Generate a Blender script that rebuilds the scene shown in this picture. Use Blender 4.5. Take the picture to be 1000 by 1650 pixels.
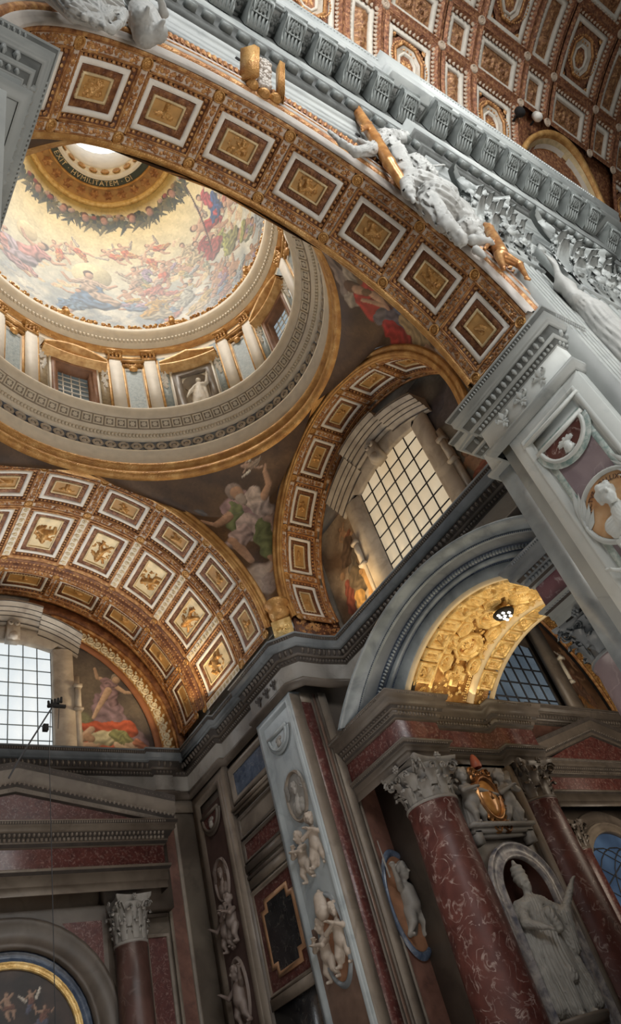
import bpy, math, random
import numpy as np
from mathutils import Matrix, Vector
PI=math.pi; R_=math.radians
random.seed(7); rng=np.random.default_rng(7)
for o in list(bpy.data.objects): bpy.data.objects.remove(o)
SC=bpy.context.scene; C=SC.collection
# ---------------- camera (all coordinates: camera at origin, floor at z=-1.6; +x along the nave, +y into the aisle)
cd=bpy.data.cameras.new('camera'); cam=bpy.data.objects.new('camera',cd); C.objects.link(cam); SC.camera=cam
CR=np.array([[.82290316,.20442182,.53013405],[-.50896385,.67994792,.52785096],[-.25255929,-.70418929,.6635746]])
m=Matrix([[CR[i][0],-CR[i][1],-CR[i][2],0] for i in range(3)]+[[0,0,0,1]])
cam.matrix_world=m
cd.sensor_fit='VERTICAL'; cd.sensor_height=36; cd.lens=36*1211.45/1650; cd.clip_start=.05; cd.clip_end=300
# ---------------- world, exposure
w=bpy.data.worlds.new('world'); SC.world=w; w.use_nodes=True
w.node_tree.nodes['Background'].inputs[0].default_value=(.88,.92,.94,1); w.node_tree.nodes['Background'].inputs[1].default_value=.11
SC.view_settings.view_transform='Standard'; SC.view_settings.look='None'; SC.view_settings.exposure=0.0; SC.view_settings.gamma=1; SC.view_settings.use_curve_mapping=False
def light(name,loc,target,size,power,col,shape='RECTANGLE',sy=None,spread=None):
    l=bpy.data.lights.new(name,'AREA'); l.energy=power; l.color=col; l.shape=shape; l.size=size; l.size_y=sy or size
    if spread: l.spread=R_(spread)
    o=bpy.data.objects.new(name,l); C.objects.link(o); o.location=loc
    o.rotation_euler=(Vector(target)-Vector(loc)).to_track_quat('-Z','Y').to_euler(); return o
# clerestory daylight of the nave, behind and above the camera; dome lantern and drum windows; warm flood lamps on the cornices; added fills for floor bounce, passage vault and next bay
light('nave_window_light',(-4,-20,30),(11,5,26),12,1700,(.97,.98,.97),spread=80)
light('nave_window_light',(14,-21,31),(16,3,27),12,2300,(.97,.98,.96),spread=80)
light('nave_floor_bounce',(14,-9,4),(11,0,24),12,2300,(1,.95,.88))
light('next_bay_fill',(27,8.5,9),(30,19,14),6,800,(1,.86,.68))  # added fill for the far pediment, standing in for daylight
light('lantern_light',(7.3,11.85,39.3),(7.3,11.85,20),3.2,1100,(1,.97,.9),'DISK')
light('dome_light',(7.3,11.85,25.6),(7.3,11.85,40),4,135,(1,.93,.82),'DISK')
light('aisle_floor_bounce',(7.3,12,1.0),(7.3,12,20),8,560,(1,.90,.78))
light('transverse_cornice_lamp',(15.3,15.9,15.0),(15.2,9,19.5),.8,90,(1,.72,.38))
light('chapel_cornice_lamp',(13.0,22.9,14.9),(7,20.5,21),1.2,170,(1,.76,.46))
light('chapel_window_light',(7.2,24.5,17),(7.3,18.8,17.5),3.0,260,(.9,.96,1))
light('passage_cornice_lamp',(17.4,9.2,9.2),(17.4,12.6,11.9),2.6,22,(1,.82,.5),sy=.5)
light('passage_cornice_lamp',(17.4,14.2,10.7),(17.4,11.0,11.9),2.6,10,(1,.82,.5),sy=.3)
light('passage_vault_fill',(17.4,11.6,8.6),(17.4,11.7,12),2.6,80,(1,.82,.52))  # unseen fill pointing up, added to brighten the gilded vault
# ---------------- materials
MATS={}
def nn(nt,t,**k):
    n=nt.nodes.new(t)
    for a,b in k.items(): setattr(n,a,b)
    return n
def ramp(nt,stops,inter='LINEAR'):
    n=nt.nodes.new('ShaderNodeValToRGB'); cr=n.color_ramp; cr.interpolation=inter
    while len(cr.elements)<len(stops): cr.elements.new(.5)
    for e,(p,c) in zip(cr.elements,stops): e.position=p; e.color=(c[0],c[1],c[2],1)
    return n
def base(name):
    if name in MATS: return None,None,None,None
    m=bpy.data.materials.new(name); m.use_nodes=True; nt=m.node_tree; b=nt.nodes['Principled BSDF']; MATS[name]=m
    tc=nn(nt,'ShaderNodeTexCoord'); return m,nt,b,tc
def bump(nt,b,src,st,dist=.02):
    bp=nn(nt,'ShaderNodeBump'); bp.inputs['Strength'].default_value=st; bp.inputs['Distance'].default_value=dist
    nt.links.new(src,bp.inputs['Height']); nt.links.new(bp.outputs[0],b.inputs['Normal'])
def once(f):
    def g_(name,*a,**k): return MATS[name] if name in MATS else f(name,*a,**k)
    return g_
@once
def marble(name,c1,c2,vein,sc=.6,vs=1.0,vw=.06,rough=.45,dist=.7,vamt=.4,bmp=.15,grime=.0):
    m,nt,b,tc=base(name)
    L=nt.links.new
    n1=nn(nt,'ShaderNodeTexNoise'); n1.inputs['Scale'].default_value=sc; n1.inputs['Detail'].default_value=9; n1.inputs['Distortion'].default_value=dist
    L(tc.outputs['Object'],n1.inputs['Vector'])
    r1=ramp(nt,[(.3,c1),(.7,c2)]); L(n1.outputs[0],r1.inputs[0])
    n2=nn(nt,'ShaderNodeTexNoise'); n2.inputs['Scale'].default_value=vs; n2.inputs['Detail'].default_value=7; n2.inputs['Distortion'].default_value=dist*.8
    L(tc.outputs['Object'],n2.inputs['Vector'])
    s=nn(nt,'ShaderNodeMath',operation='SUBTRACT'); s.inputs[1].default_value=.5; L(n2.outputs[0],s.inputs[0])
    a=nn(nt,'ShaderNodeMath',operation='ABSOLUTE'); L(s.outputs[0],a.inputs[0])
    r2=ramp(nt,[(0,(vamt,)*3),(vw,(0,0,0))]); L(a.outputs[0],r2.inputs[0])
    n4=nn(nt,'ShaderNodeTexNoise'); n4.inputs['Scale'].default_value=vs*1.7; n4.inputs['Detail'].default_value=3; n4.noise_dimensions='4D'; n4.inputs['W'].default_value=3.3; L(tc.outputs['Object'],n4.inputs['Vector'])
    r4=ramp(nt,[(.42,(0,0,0)),(.6,(1,1,1))]); L(n4.outputs[0],r4.inputs[0]); mm=nn(nt,'ShaderNodeMath',operation='MULTIPLY'); L(r2.outputs[0],mm.inputs[0]); L(r4.outputs[0],mm.inputs[1])
    mx=nn(nt,'ShaderNodeMixRGB'); mx.inputs[2].default_value=(*vein,1); L(mm.outputs[0],mx.inputs[0]); L(r1.outputs[0],mx.inputs[1])
    L(mx.outputs[0],b.inputs['Base Color']); b.inputs['Roughness'].default_value=rough
    if bmp:
        n3=nn(nt,'ShaderNodeTexNoise'); n3.inputs['Scale'].default_value=9; n3.inputs['Detail'].default_value=4; L(tc.outputs['Object'],n3.inputs['Vector'])
        bump(nt,b,n3.outputs[0],bmp,.01)
    return m
@once
def gold(name,c1,c2,c3,metal=.35,rough=.42,sc=5,bs=.5,bsc=22):
    m,nt,b,tc=base(name); L=nt.links.new
    n1=nn(nt,'ShaderNodeTexNoise'); n1.inputs['Scale'].default_value=sc; n1.inputs['Detail'].default_value=5; L(tc.outputs['Object'],n1.inputs['Vector'])
    r1=ramp(nt,[(.28,c1),(.5,c2),(.72,c3)]); L(n1.outputs[0],r1.inputs[0]); L(r1.outputs[0],b.inputs['Base Color'])
    b.inputs['Metallic'].default_value=metal; b.inputs['Roughness'].default_value=rough
    n2=nn(nt,'ShaderNodeTexVoronoi'); n2.inputs['Scale'].default_value=bsc; L(tc.outputs['Object'],n2.inputs['Vector'])
    bump(nt,b,n2.outputs[0],bs,.02); return m
@once
def plain(name,c,rough=.6,metal=0,sc=3,var=.12,bmp=.1):
    m,nt,b,tc=base(name); L=nt.links.new
    n1=nn(nt,'ShaderNodeTexNoise'); n1.inputs['Scale'].default_value=sc; n1.inputs['Detail'].default_value=5; L(tc.outputs['Object'],n1.inputs['Vector'])
    r1=ramp(nt,[(.3,tuple(x*(1-var) for x in c)),(.7,tuple(min(1,x*(1+var)) for x in c))]); L(n1.outputs[0],r1.inputs[0]); L(r1.outputs[0],b.inputs['Base Color'])
    b.inputs['Roughness'].default_value=rough; b.inputs['Metallic'].default_value=metal
    if bmp: bump(nt,b,n1.outputs[0],bmp,.01)
    return m
@once
def emit(name,c,s,c2=None,sc=.5):
    m,nt,b,tc=base(name)
    b.inputs['Base Color'].default_value=(c[0]*.25,c[1]*.25,c[2]*.25,1); b.inputs['Emission Color'].default_value=(*c,1); b.inputs['Emission Strength'].default_value=s
    if c2:
        n1=nn(nt,'ShaderNodeTexNoise'); n1.inputs['Scale'].default_value=sc; nt.links.new(tc.outputs['Object'],n1.inputs['Vector'])
        r1=ramp(nt,[(.3,c),(.7,c2)]); nt.links.new(n1.outputs[0],r1.inputs[0]); nt.links.new(r1.outputs[0],b.inputs['Emission Color'])
    return m
@once
def painted(name,rough=.55,tess=0):
    m,nt,b,tc=base(name)
    a=nn(nt,'ShaderNodeVertexColor'); a.layer_name='col'
    src=a.outputs[0]
    if tess:
        v=nn(nt,'ShaderNodeTexVoronoi'); v.inputs['Scale'].default_value=tess; nt.links.new(tc.outputs['Object'],v.inputs['Vector'])
        r=ramp(nt,[(0,(.84,.84,.84)),(1,(1.14,1.14,1.14))]); nt.links.new(v.outputs['Color'],r.inputs[0])
        mx=nn(nt,'ShaderNodeMixRGB',blend_type='MULTIPLY'); mx.inputs[0].default_value=1; nt.links.new(src,mx.inputs[1]); nt.links.new(r.outputs[0],mx.inputs[2]); src=mx.outputs[0]
    nt.links.new(src,b.inputs['Base Color']); b.inputs['Roughness'].default_value=rough; return m
M_grey=marble('grey_marble',(.235,.25,.245),(.37,.385,.37),(.14,.16,.16),.5,.7,.05)
M_white=marble('white_marble',(.50,.52,.50),(.64,.66,.63),(.33,.37,.37),.5,.6,.03)
M_blue=marble('blue_grey_marble',(.17,.195,.21),(.36,.40,.42),(.09,.11,.13),.9,1.2,.08,rough=.35)
M_slate=marble('slate_marble',(.13,.145,.16),(.25,.27,.285),(.08,.09,.10),.8,.9,.06,rough=.4)
M_tan=marble('warm_veined_marble',(.125,.098,.078),(.24,.20,.16),(.08,.06,.045),.7,.8,.06)
M_taupe=marble('taupe_marble',(.07,.056,.046),(.14,.114,.094),(.05,.04,.033),.8,1.,.06)
M_red=marble('red_veined_marble',(.065,.019,.016),(.15,.05,.04),(.42,.32,.29),1.3,2.3,.03,rough=.4,vamt=.9,dist=1.2)
M_dred=marble('dark_red_mottled_marble',(.06,.017,.016),(.12,.038,.032),(.32,.23,.20),5,7,.05,rough=.35,vamt=.6)
M_brec=marble('brown_breccia_marble',(.095,.045,.035),(.20,.10,.075),(.05,.03,.03),1.6,2.4,.06,rough=.35)
M_purple=marble('purple_breccia_marble',(.20,.15,.17),(.34,.27,.28),(.55,.46,.45),1.0,1.1,.025,rough=.3)
M_green=marble('green_speckled_marble',(.22,.32,.30),(.62,.66,.62),(.12,.2,.19),6,8,.06,rough=.35)
M_black=marble('black_veined_marble',(.012,.012,.014),(.03,.03,.032),(.16,.15,.13),2,3,.02,rough=.2,vamt=.5)
M_bw=marble('black_and_white_breccia',(.10,.10,.13),(.55,.50,.46),(.03,.03,.05),3,4,.08,rough=.3)
M_navy=marble('dark_blue_marble',(.03,.045,.08),(.10,.13,.19),(.25,.27,.3),3,4,.05,rough=.3)
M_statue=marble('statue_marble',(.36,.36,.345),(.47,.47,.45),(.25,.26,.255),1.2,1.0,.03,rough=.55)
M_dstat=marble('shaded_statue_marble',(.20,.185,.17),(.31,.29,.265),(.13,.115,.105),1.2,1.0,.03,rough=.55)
M_agrey=plain('shade_toned_grey_marble',(.10,.105,.10),.7,var=.3)  # cavity shade put into the colour, behind carved rows and dentils
M_atan=plain('shade_toned_brown_marble',(.055,.045,.04),.7,var=.3)  # brown counterpart: shade of carved hollows painted as a darker marble
M_pink=plain('off_white_stucco',(.58,.47,.38),.6,var=.12)
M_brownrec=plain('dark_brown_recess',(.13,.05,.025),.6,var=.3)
M_plas=plain('white_plaster',(.80,.765,.70),.6,var=.06)
M_gplas=plain('beige_plaster',(.72,.65,.53),.6,var=.08)
M_stain=marble('stained_stucco',(.36,.30,.24),(.56,.49,.40),(.22,.17,.13),1.5,1.2,.08)
M_gold=gold('gilding',(.36,.17,.055),(.52,.275,.085),(.70,.43,.17),sc=2.5)
M_bgold=gold('bronze_gilding',(.20,.075,.028),(.42,.195,.07),(.68,.40,.16),.3,.45)
M_dgold=gold('dark_gilding',(.10,.035,.018),(.20,.08,.035),(.36,.17,.07),.25,.5)
M_bright=gold('bright_gilding',(.55,.33,.10),(.82,.56,.22),(.90,.68,.33),.3,.38)
M_ochre=plain('ochre_ground',(.46,.255,.085),.6,var=.2)
M_pgold=plain('pale_gilt_stucco',(.66,.52,.30),.5,.2,var=.2)
M_lead=plain('dark_window_lead',(.035,.035,.04),.6)
M_wlead=plain('grey_window_lead',(.20,.25,.28),.6)
M_bronze=gold('bronze',(.10,.045,.02),(.26,.12,.05),(.50,.27,.11),.8,.35,2,.15)
M_dark=plain('dark_void',(.012,.011,.011),.9)
M_paint=painted('mosaic_painting',.5,9)
M_paint2=painted('fresco_painting',.6,0)
M_win=emit('bright_window_glass',(.78,.85,.88),.92,(.90,.94,.94),.7)
M_win2=emit('cream_window_blind',(.80,.60,.36),.60,(.90,.76,.54),.35)
M_wind=emit('blue_window_glass',(.16,.21,.26),.40,(.30,.37,.43),.5)
M_windk=emit('dim_window_glass',(.10,.12,.12),.35,(.2,.23,.22),1.5)
M_winr=emit('cool_window_glass',(.42,.52,.58),.55,(.55,.65,.7),.8)
M_lant=emit('lantern_daylight',(1,.98,.93),1.25)
# ---------------- mesh builder
def arr(x): return np.asarray(x,float)
class G:
    def __init__(s): s.V=[]; s.F=[]; s.n=0
    def add(s,v,f):
        v=arr(v).reshape(-1,3); s.V.append(v)
        for q in f: s.F.append((np.asarray(q)+s.n).reshape(-1,np.asarray(q).shape[-1]))
        s.n+=len(v); return s
    def join(s,g,fn=None):
        if not g.n: return s
        v=np.concatenate(g.V); v=fn(v) if fn else v
        o=s.n; s.V.append(v); s.F+= [f+o for f in g.F]; s.n+=len(v); return s
    def map(s,fn): s.V=[fn(np.concatenate(s.V))]; return s
    def grid(s,P,cu=False,cv=False,flip=False):
        P=arr(P); a,b=P.shape[:2]
        i,j=np.meshgrid(np.arange(a if cu else a-1),np.arange(b if cv else b-1),indexing='ij'); i=i.ravel(); j=j.ravel(); i2=(i+1)%a; j2=(j+1)%b
        q=np.stack([i*b+j,i2*b+j,i2*b+j2,i*b+j2],1)
        if flip: q=q[:,::-1]
        return s.add(P.reshape(-1,3),[q])
    def bx(s,x0,x1,y0,y1,z0,z1):
        v=[(x,y,z) for z in(z0,z1) for y in(y0,y1) for x in(x0,x1)]
        return s.add(v,[[[0,2,3,1],[4,5,7,6],[0,1,5,4],[2,6,7,3],[0,4,6,2],[1,3,7,5]]])
    def tube(s,pts,rad,k=8,cap=True):
        pts=arr(pts); n=len(pts); rad=np.broadcast_to(arr(rad),(n,))
        t=np.gradient(pts,axis=0); t/=np.linalg.norm(t,axis=1)[:,None]+1e-9
        ref=arr([0,0,1]) if abs(t[0][2])<.9 else arr([1,0,0]); a=np.cross(t,ref); a/=np.linalg.norm(a,axis=1)[:,None]+1e-9; b=np.cross(t,a)
        an=np.linspace(0,2*PI,k,endpoint=False)
        P=pts[:,None]+rad[:,None,None]*(np.cos(an)[None,:,None]*a[:,None]+np.sin(an)[None,:,None]*b[:,None])
        s.grid(P,cv=True)
        if cap: s.add(np.concatenate([P[0],P[-1]]),[[list(range(k))],[list(range(2*k-1,k-1,-1))]])
        return s
    def lathe(s,prof,c=(0,0,0),k=24,a0=0,a1=2*PI,ex=1,ey=1):
        prof=arr(prof); full=abs(a1-a0-2*PI)<1e-6; an=np.linspace(a0,a1,k,endpoint=not full)
        P=np.stack([c[0]+ex*prof[None,:,0]*np.cos(an)[:,None],c[1]+ey*prof[None,:,0]*np.sin(an)[:,None],c[2]+prof[None,:,1]+0*an[:,None]],2)
        return s.grid(P,cu=full)
    def egg(s,c,r,k=6,m=2):
        # half ellipsoid dome on the (u,v) plane, third axis up; c centre, r radii
        v=[(c[0],c[1],c[2]+r[2])]; 
        for j in range(1,m+1):
            t=j/m*PI/2
            for i in range(k):
                a=2*PI*i/k; v.append((c[0]+r[0]*math.sin(t)*math.cos(a),c[1]+r[1]*math.sin(t)*math.sin(a),c[2]+r[2]*math.cos(t)))
        f3=[(0,1+i,1+(i+1)%k) for i in range(k)]; f4=[(1+(j-1)*k+i,1+j*k+i,1+j*k+(i+1)%k,1+(j-1)*k+(i+1)%k) for j in range(1,m) for i in range(k)]
        return s.add(v,[f3]+([f4] if f4 else []))
    def leaf(s,c,ang,L,W,h):
        ca,sa=math.cos(ang),math.sin(ang)
        p=[(0,0,0),(L*.5,W,0),(L,0,h*.3),(L*.5,-W,0),(L*.45,0,h)]
        v=[(c[0]+a*ca-b*sa,c[1]+a*sa+b*ca,c[2]+z) for a,b,z in p]
        return s.add(v,[[(0,4,1),(1,4,2),(2,4,3),(3,4,0)]])
    def ring(s,c,r0,r1,h,k=16,ry=1):
        an=np.linspace(0,2*PI,k,endpoint=False); rm=(r0+r1)/2
        P=np.stack([np.stack([c[0]+r*np.cos(an),c[1]+ry*r*np.sin(an),c[2]+z+0*an],1) for r,z in((r0,0),(r0*.3+rm*.7,h),(r1*.3+rm*.7,h),(r1,0))])
        return s.grid(P,cv=True)
    def flower(s,c,r,h,k=6):
        for i in range(k): s.leaf(c,2*PI*i/k,r,r*.38,h)
        return s.egg(c,(r*.25,r*.25,h*1.3),6,1)
    def scroll(s,c,r,turn=1.6,sg=1,a0=0,w=.03,h=.04,n=14):
        t=np.linspace(0,1,n); rr=r*(1-.78*t); an=a0+sg*t*turn*2*PI; cx=c[0]+rr*np.cos(an); cy=c[1]+rr*np.sin(an); ww=w*(1-.4*t)
        nx,ny=np.cos(an),np.sin(an)
        P=np.stack([np.stack([cx-nx*ww,cy-ny*ww,c[2]+0*t],1),np.stack([cx,cy,c[2]+h+0*t],1),np.stack([cx+nx*ww,cy+ny*ww,c[2]+0*t],1)])
        return s.grid(P)
    def frame(s,u,v,hu,hv,stops,n=6):
        # nested rectangular rings; stops: (inset, height) list, each side split n times
        def rect(i):
            a,b=hu-i[0],hv-i[0]; t=np.linspace(-1,1,n,endpoint=False)
            return np.concatenate([np.stack([a*t,-b+0*t],1),np.stack([a+0*t,b*t],1),np.stack([-a*t,b+0*t],1),np.stack([-a+0*t,-b*t],1)]),i[1]
        P=[]
        for st in stops:
            q,z=rect(st); P.append(np.concatenate([q+[u,v],np.full((len(q),1),z)],1))
        return s.grid(P,cv=True)
    def plate(s,u,v,hu,hv,z,n=6,m=1):
        U,V_=np.meshgrid(np.linspace(u-hu,u+hu,n+1),np.linspace(v-hv,v+hv,m+1),indexing='ij')
        return s.grid(np.stack([U,V_,z+0*U],2))
    def rot(s,Mx,off=(0,0,0)):
        Mx=arr(Mx); return s.map(lambda v: v@Mx.T+arr(off))
    def build(s,name,mat,par=None,smooth=False,colors=None,kind=None,link=True):
        me=bpy.data.meshes.new(name)
        if s.n:
            V=np.concatenate(s.V); sizes=[len(f) for f in s.F]; 
            loops=np.concatenate([f.ravel() for f in s.F]); tot=np.concatenate([np.full(len(f),f.shape[1]) for f in s.F])
            st=np.concatenate([[0],np.cumsum(tot)[:-1]])
            me.vertices.add(len(V)); me.vertices.foreach_set('co',V.ravel())
            me.loops.add(len(loops)); me.loops.foreach_set('vertex_index',loops.astype(np.int32))
            me.polygons.add(len(tot)); me.polygons.foreach_set('loop_start',st.astype(np.int32)); me.polygons.foreach_set('loop_total',tot.astype(np.int32))
            if smooth: me.polygons.foreach_set('use_smooth',np.ones(len(tot),bool))
            me.update(calc_edges=True)
            if colors is not None:
                ca=me.color_attributes.new('col','FLOAT_COLOR','POINT'); cc=np.ones((len(V),4)); cc[:,:3]=colors; ca.data.foreach_set('color',cc.ravel())
        if mat: me.materials.append(mat)
        o=bpy.data.objects.new(name,me)
        C.objects.link(o)
        if par: o.parent=par
        if kind: o['kind']=kind
        return o
def tag(o,label,cat=None,group=None,kind=None):
    if label: o['label']=label
    if cat: o['category']=cat
    if group: o['group']=group
    if kind: o['kind']=kind
    return o
def thing(name,label,cat,loc=(0,0,0),rot=(0,0,0),group=None,kind=None):
    o=bpy.data.objects.new(name,None); C.objects.link(o); o.location=loc; o.rotation_euler=rot; o.empty_display_size=.1
    return tag(o,label,cat,group,kind)
def dup(o,par=None,**k):
    c=o.copy(); C.objects.link(c)
    if par: c.parent=par
    for a,b in k.items(): setattr(c,a,b)
    for ch in [x for x in o.children]: dup(ch,c)
    return c
def amap(R): return lambda P: np.stack([(R-P[:,2])*np.sin(P[:,0]/R),P[:,1],(R-P[:,2])*np.cos(P[:,0]/R)],1)
def sweep(g,prof,path,closed=False,zoff=0):
    # prof: (out,z) pairs; path: xy polyline, 'out' is to the right-hand side of travel
    prof=arr(prof); p=arr(path)[:,:2]; n=len(p); rows=[]
    for i in range(n):
        if closed: a,b=p[i-1],p[(i+1)%n]; d1=p[i]-a; d2=b-p[i]
        else:
            d1=p[i]-p[i-1] if i else p[1]-p[0]; d2=p[i+1]-p[i] if i<n-1 else p[i]-p[i-1]
        d1=d1/np.linalg.norm(d1); d2=d2/np.linalg.norm(d2); n1=arr([d1[1],-d1[0]]); n2=arr([d2[1],-d2[0]]); m=n1+n2; m/=max(1e-6,m@n1)
        rows.append(np.stack([p[i][0]+m[0]*prof[:,0],p[i][1]+m[1]*prof[:,0],prof[:,1]+zoff],1))
    return g.grid(rows,cu=closed)
def along(path,step,fn,off=0,ends=0):
    p=arr(path)[:,:2]
    for a,b in zip(p[:-1],p[1:]):
        d=b-a; L=np.linalg.norm(d); d=d/L; nr=arr([d[1],-d[0]]); k=int((L-2*ends)/step)
        if k<1: continue
        for i in range(k):
            t=ends+(L-2*ends)*(i+.5)/k; q=a+d*t+nr*off; fn(q,d,nr)
def dentils(g,path,off,z0,z1,w,depth,step):
    def f(q,d,nr):
        a=q-d*w/2; b=q+d*w/2; c=nr*depth
        v=[(*a,z0),(*b,z0),(*(b+c),z0),(*(a+c),z0),(*a,z1),(*b,z1),(*(b+c),z1),(*(a+c),z1)]
        g.add(v,[[[0,1,2,3],[4,7,6,5],[1,5,6,2],[0,3,7,4],[3,2,6,7]]])
    along(path,step,f,off)
def eggs(g,path,off,z,rw,rh,rd,step,tilt=0):
    def f(q,d,nr):
        h=G().egg((0,0,0),(rw,rh,rd),6,2); v=np.concatenate(h.V)
        n3=arr([nr[0],nr[1],-tilt]); n3/=np.linalg.norm(n3); u3=arr([nr[0]*tilt,nr[1]*tilt,1]); u3/=np.linalg.norm(u3); d3=arr([d[0],d[1],0])
        W=arr([q[0],q[1],z])+v[:,0:1]*d3+v[:,1:2]*u3+v[:,2:3]*n3
        g.add(W,[f_ for f_ in h.F])
    along(path,step,f,off)
def planeM(o,ux,uy):
    ux=arr(ux); uy=arr(uy); n=np.cross(ux,uy); return lambda P: arr(o)+P[:,0:1]*ux+P[:,1:2]*uy+P[:,2:3]*n
# ---------------- 2-D capsule figures: used as relief height fields and as painted figures
def capfield(X,Y,caps):
    H=np.zeros(X.shape); Id=np.full(X.shape,-1)
    for i,c in enumerate(caps):
        x1,y1,r1,x2,y2,r2=c[:6]; hb=c[6] if len(c)>6 else 0
        dx,dy=x2-x1,y2-y1; L=dx*dx+dy*dy+1e-9
        t=np.clip(((X-x1)*dx+(Y-y1)*dy)/L,0,1); r=r1+(r2-r1)*t; d=np.hypot(X-x1-t*dx,Y-y1-t*dy)
        h=np.sqrt(np.clip(r*r-d*d,0,None))+hb*(d<r); k=(d<r)&(h>H); H[k]=h[k]; Id[k]=i
    return H,Id
def relief(g,caps,u,v,hu,hv,z=0,k=1.,res=26,rough=.0,scale=1.,border=True,seed=0):
    nx=res; ny=max(4,int(res*hv/hu)); U,V_=np.meshgrid(np.linspace(-hu,hu,nx),np.linspace(-hv,hv,ny),indexing='ij')
    H,_=capfield(U/scale,V_/scale,caps); H=H*k*scale
    if rough:
        r=np.random.default_rng(seed+3); H=H+(H>0)*r.normal(0,rough,H.shape)
        H=H+rough*.8*np.abs(np.sin(U*37+seed)*np.sin(V_*41))
    if border=='sink' or not border: H=np.where(H<=0,-.05*scale,H)
    elif border: H[0]=H[-1]=0; H[:,0]=H[:,-1]=0
    return g.grid(np.stack([U+u,V_+v,H+z],2))
def cull(g,n0,e=.008):
    V=np.concatenate(g.V); g.V=[V]; F=g.F[0]; g.F=[F[V[F][:,:,2].max(1)>n0+e]]; return g
def putto(x=0,y=0,s=1,pose=0,flip=1):
    f=flip
    P=[[(0,.62,.13,0,.62,.13,.05),(0,.45,.13,.02*f,.2,.14,.02),(.02*f,.2,.14,.04*f,.05,.13,0),(-.1*f,.47,.06,-.3*f,.32,.05),(-.3*f,.32,.05,-.22*f,.52,.045),(.1*f,.47,.06,.26*f,.6,.05),(.26*f,.6,.05,.34*f,.78,.045),
        (-.02*f,.02,.1,-.14*f,-.24,.075),(-.14*f,-.24,.075,-.04*f,-.5,.05),(.1*f,.02,.1,.24*f,-.2,.075),(.24*f,-.2,.075,.36*f,-.42,.05),(-.04*f,-.5,.05,-.14*f,-.55,.04),(.36*f,-.42,.05,.45*f,-.42,.04)],
       [(.25*f,.35,.12,.25*f,.35,.12,.05),(.12*f,.22,.12,-.1*f,.06,.14,.02),(-.1*f,.06,.14,-.2*f,0,.13),(.2*f,.2,.06,.42*f,.12,.05),(.42*f,.12,.05,.52*f,.25,.04),(.05*f,.1,.06,.16*f,-.15,.05),(-.2*f,0,.11,-.42*f,-.14,.08),(-.42*f,-.14,.08,-.6*f,.02,.05),(-.18*f,-.06,.1,-.2*f,-.3,.08),(-.2*f,-.3,.08,-.42*f,-.42,.05),(0,.2,.05,-.2*f,.45,.12),(-.2*f,.45,.1,-.34*f,.4,.06)],
       [(0,.4,.12,0,.4,.12,.05),(0,.25,.15,0,-.05,.18),(-.12*f,.26,.07,-.34*f,.1,.05),(-.34*f,.1,.05,-.12*f,.0,.05),(.12*f,.26,.07,.36*f,.36,.05),(-.1*f,-.1,.13,-.34*f,-.26,.1),(-.34*f,-.26,.1,-.12*f,-.44,.06),(.1*f,-.1,.13,.34*f,-.2,.1),(.34*f,-.2,.1,.3*f,-.46,.06)],
       [(0,.1,.09,0,-.22,.11,.03),(0,.18,.07,0,.24,.06,.05),(-.06,.05,.07,-.42,.26,.05),(-.42,.26,.06,-.62,.1,.03),(-.1,0,.06,-.4,.12,.05),(.06,.05,.07,.42,.26,.05),(.42,.26,.06,.62,.1,.03),(.1,0,.06,.4,.12,.05),(0,-.22,.1,0,-.42,.14)]][pose]
    return [(x+c[0]*s,y+c[1]*s,c[2]*s,x+c[3]*s,y+c[4]*s,c[5]*s)+((c[6]*s,) if len(c)>6 else ()) for c in P]
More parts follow.
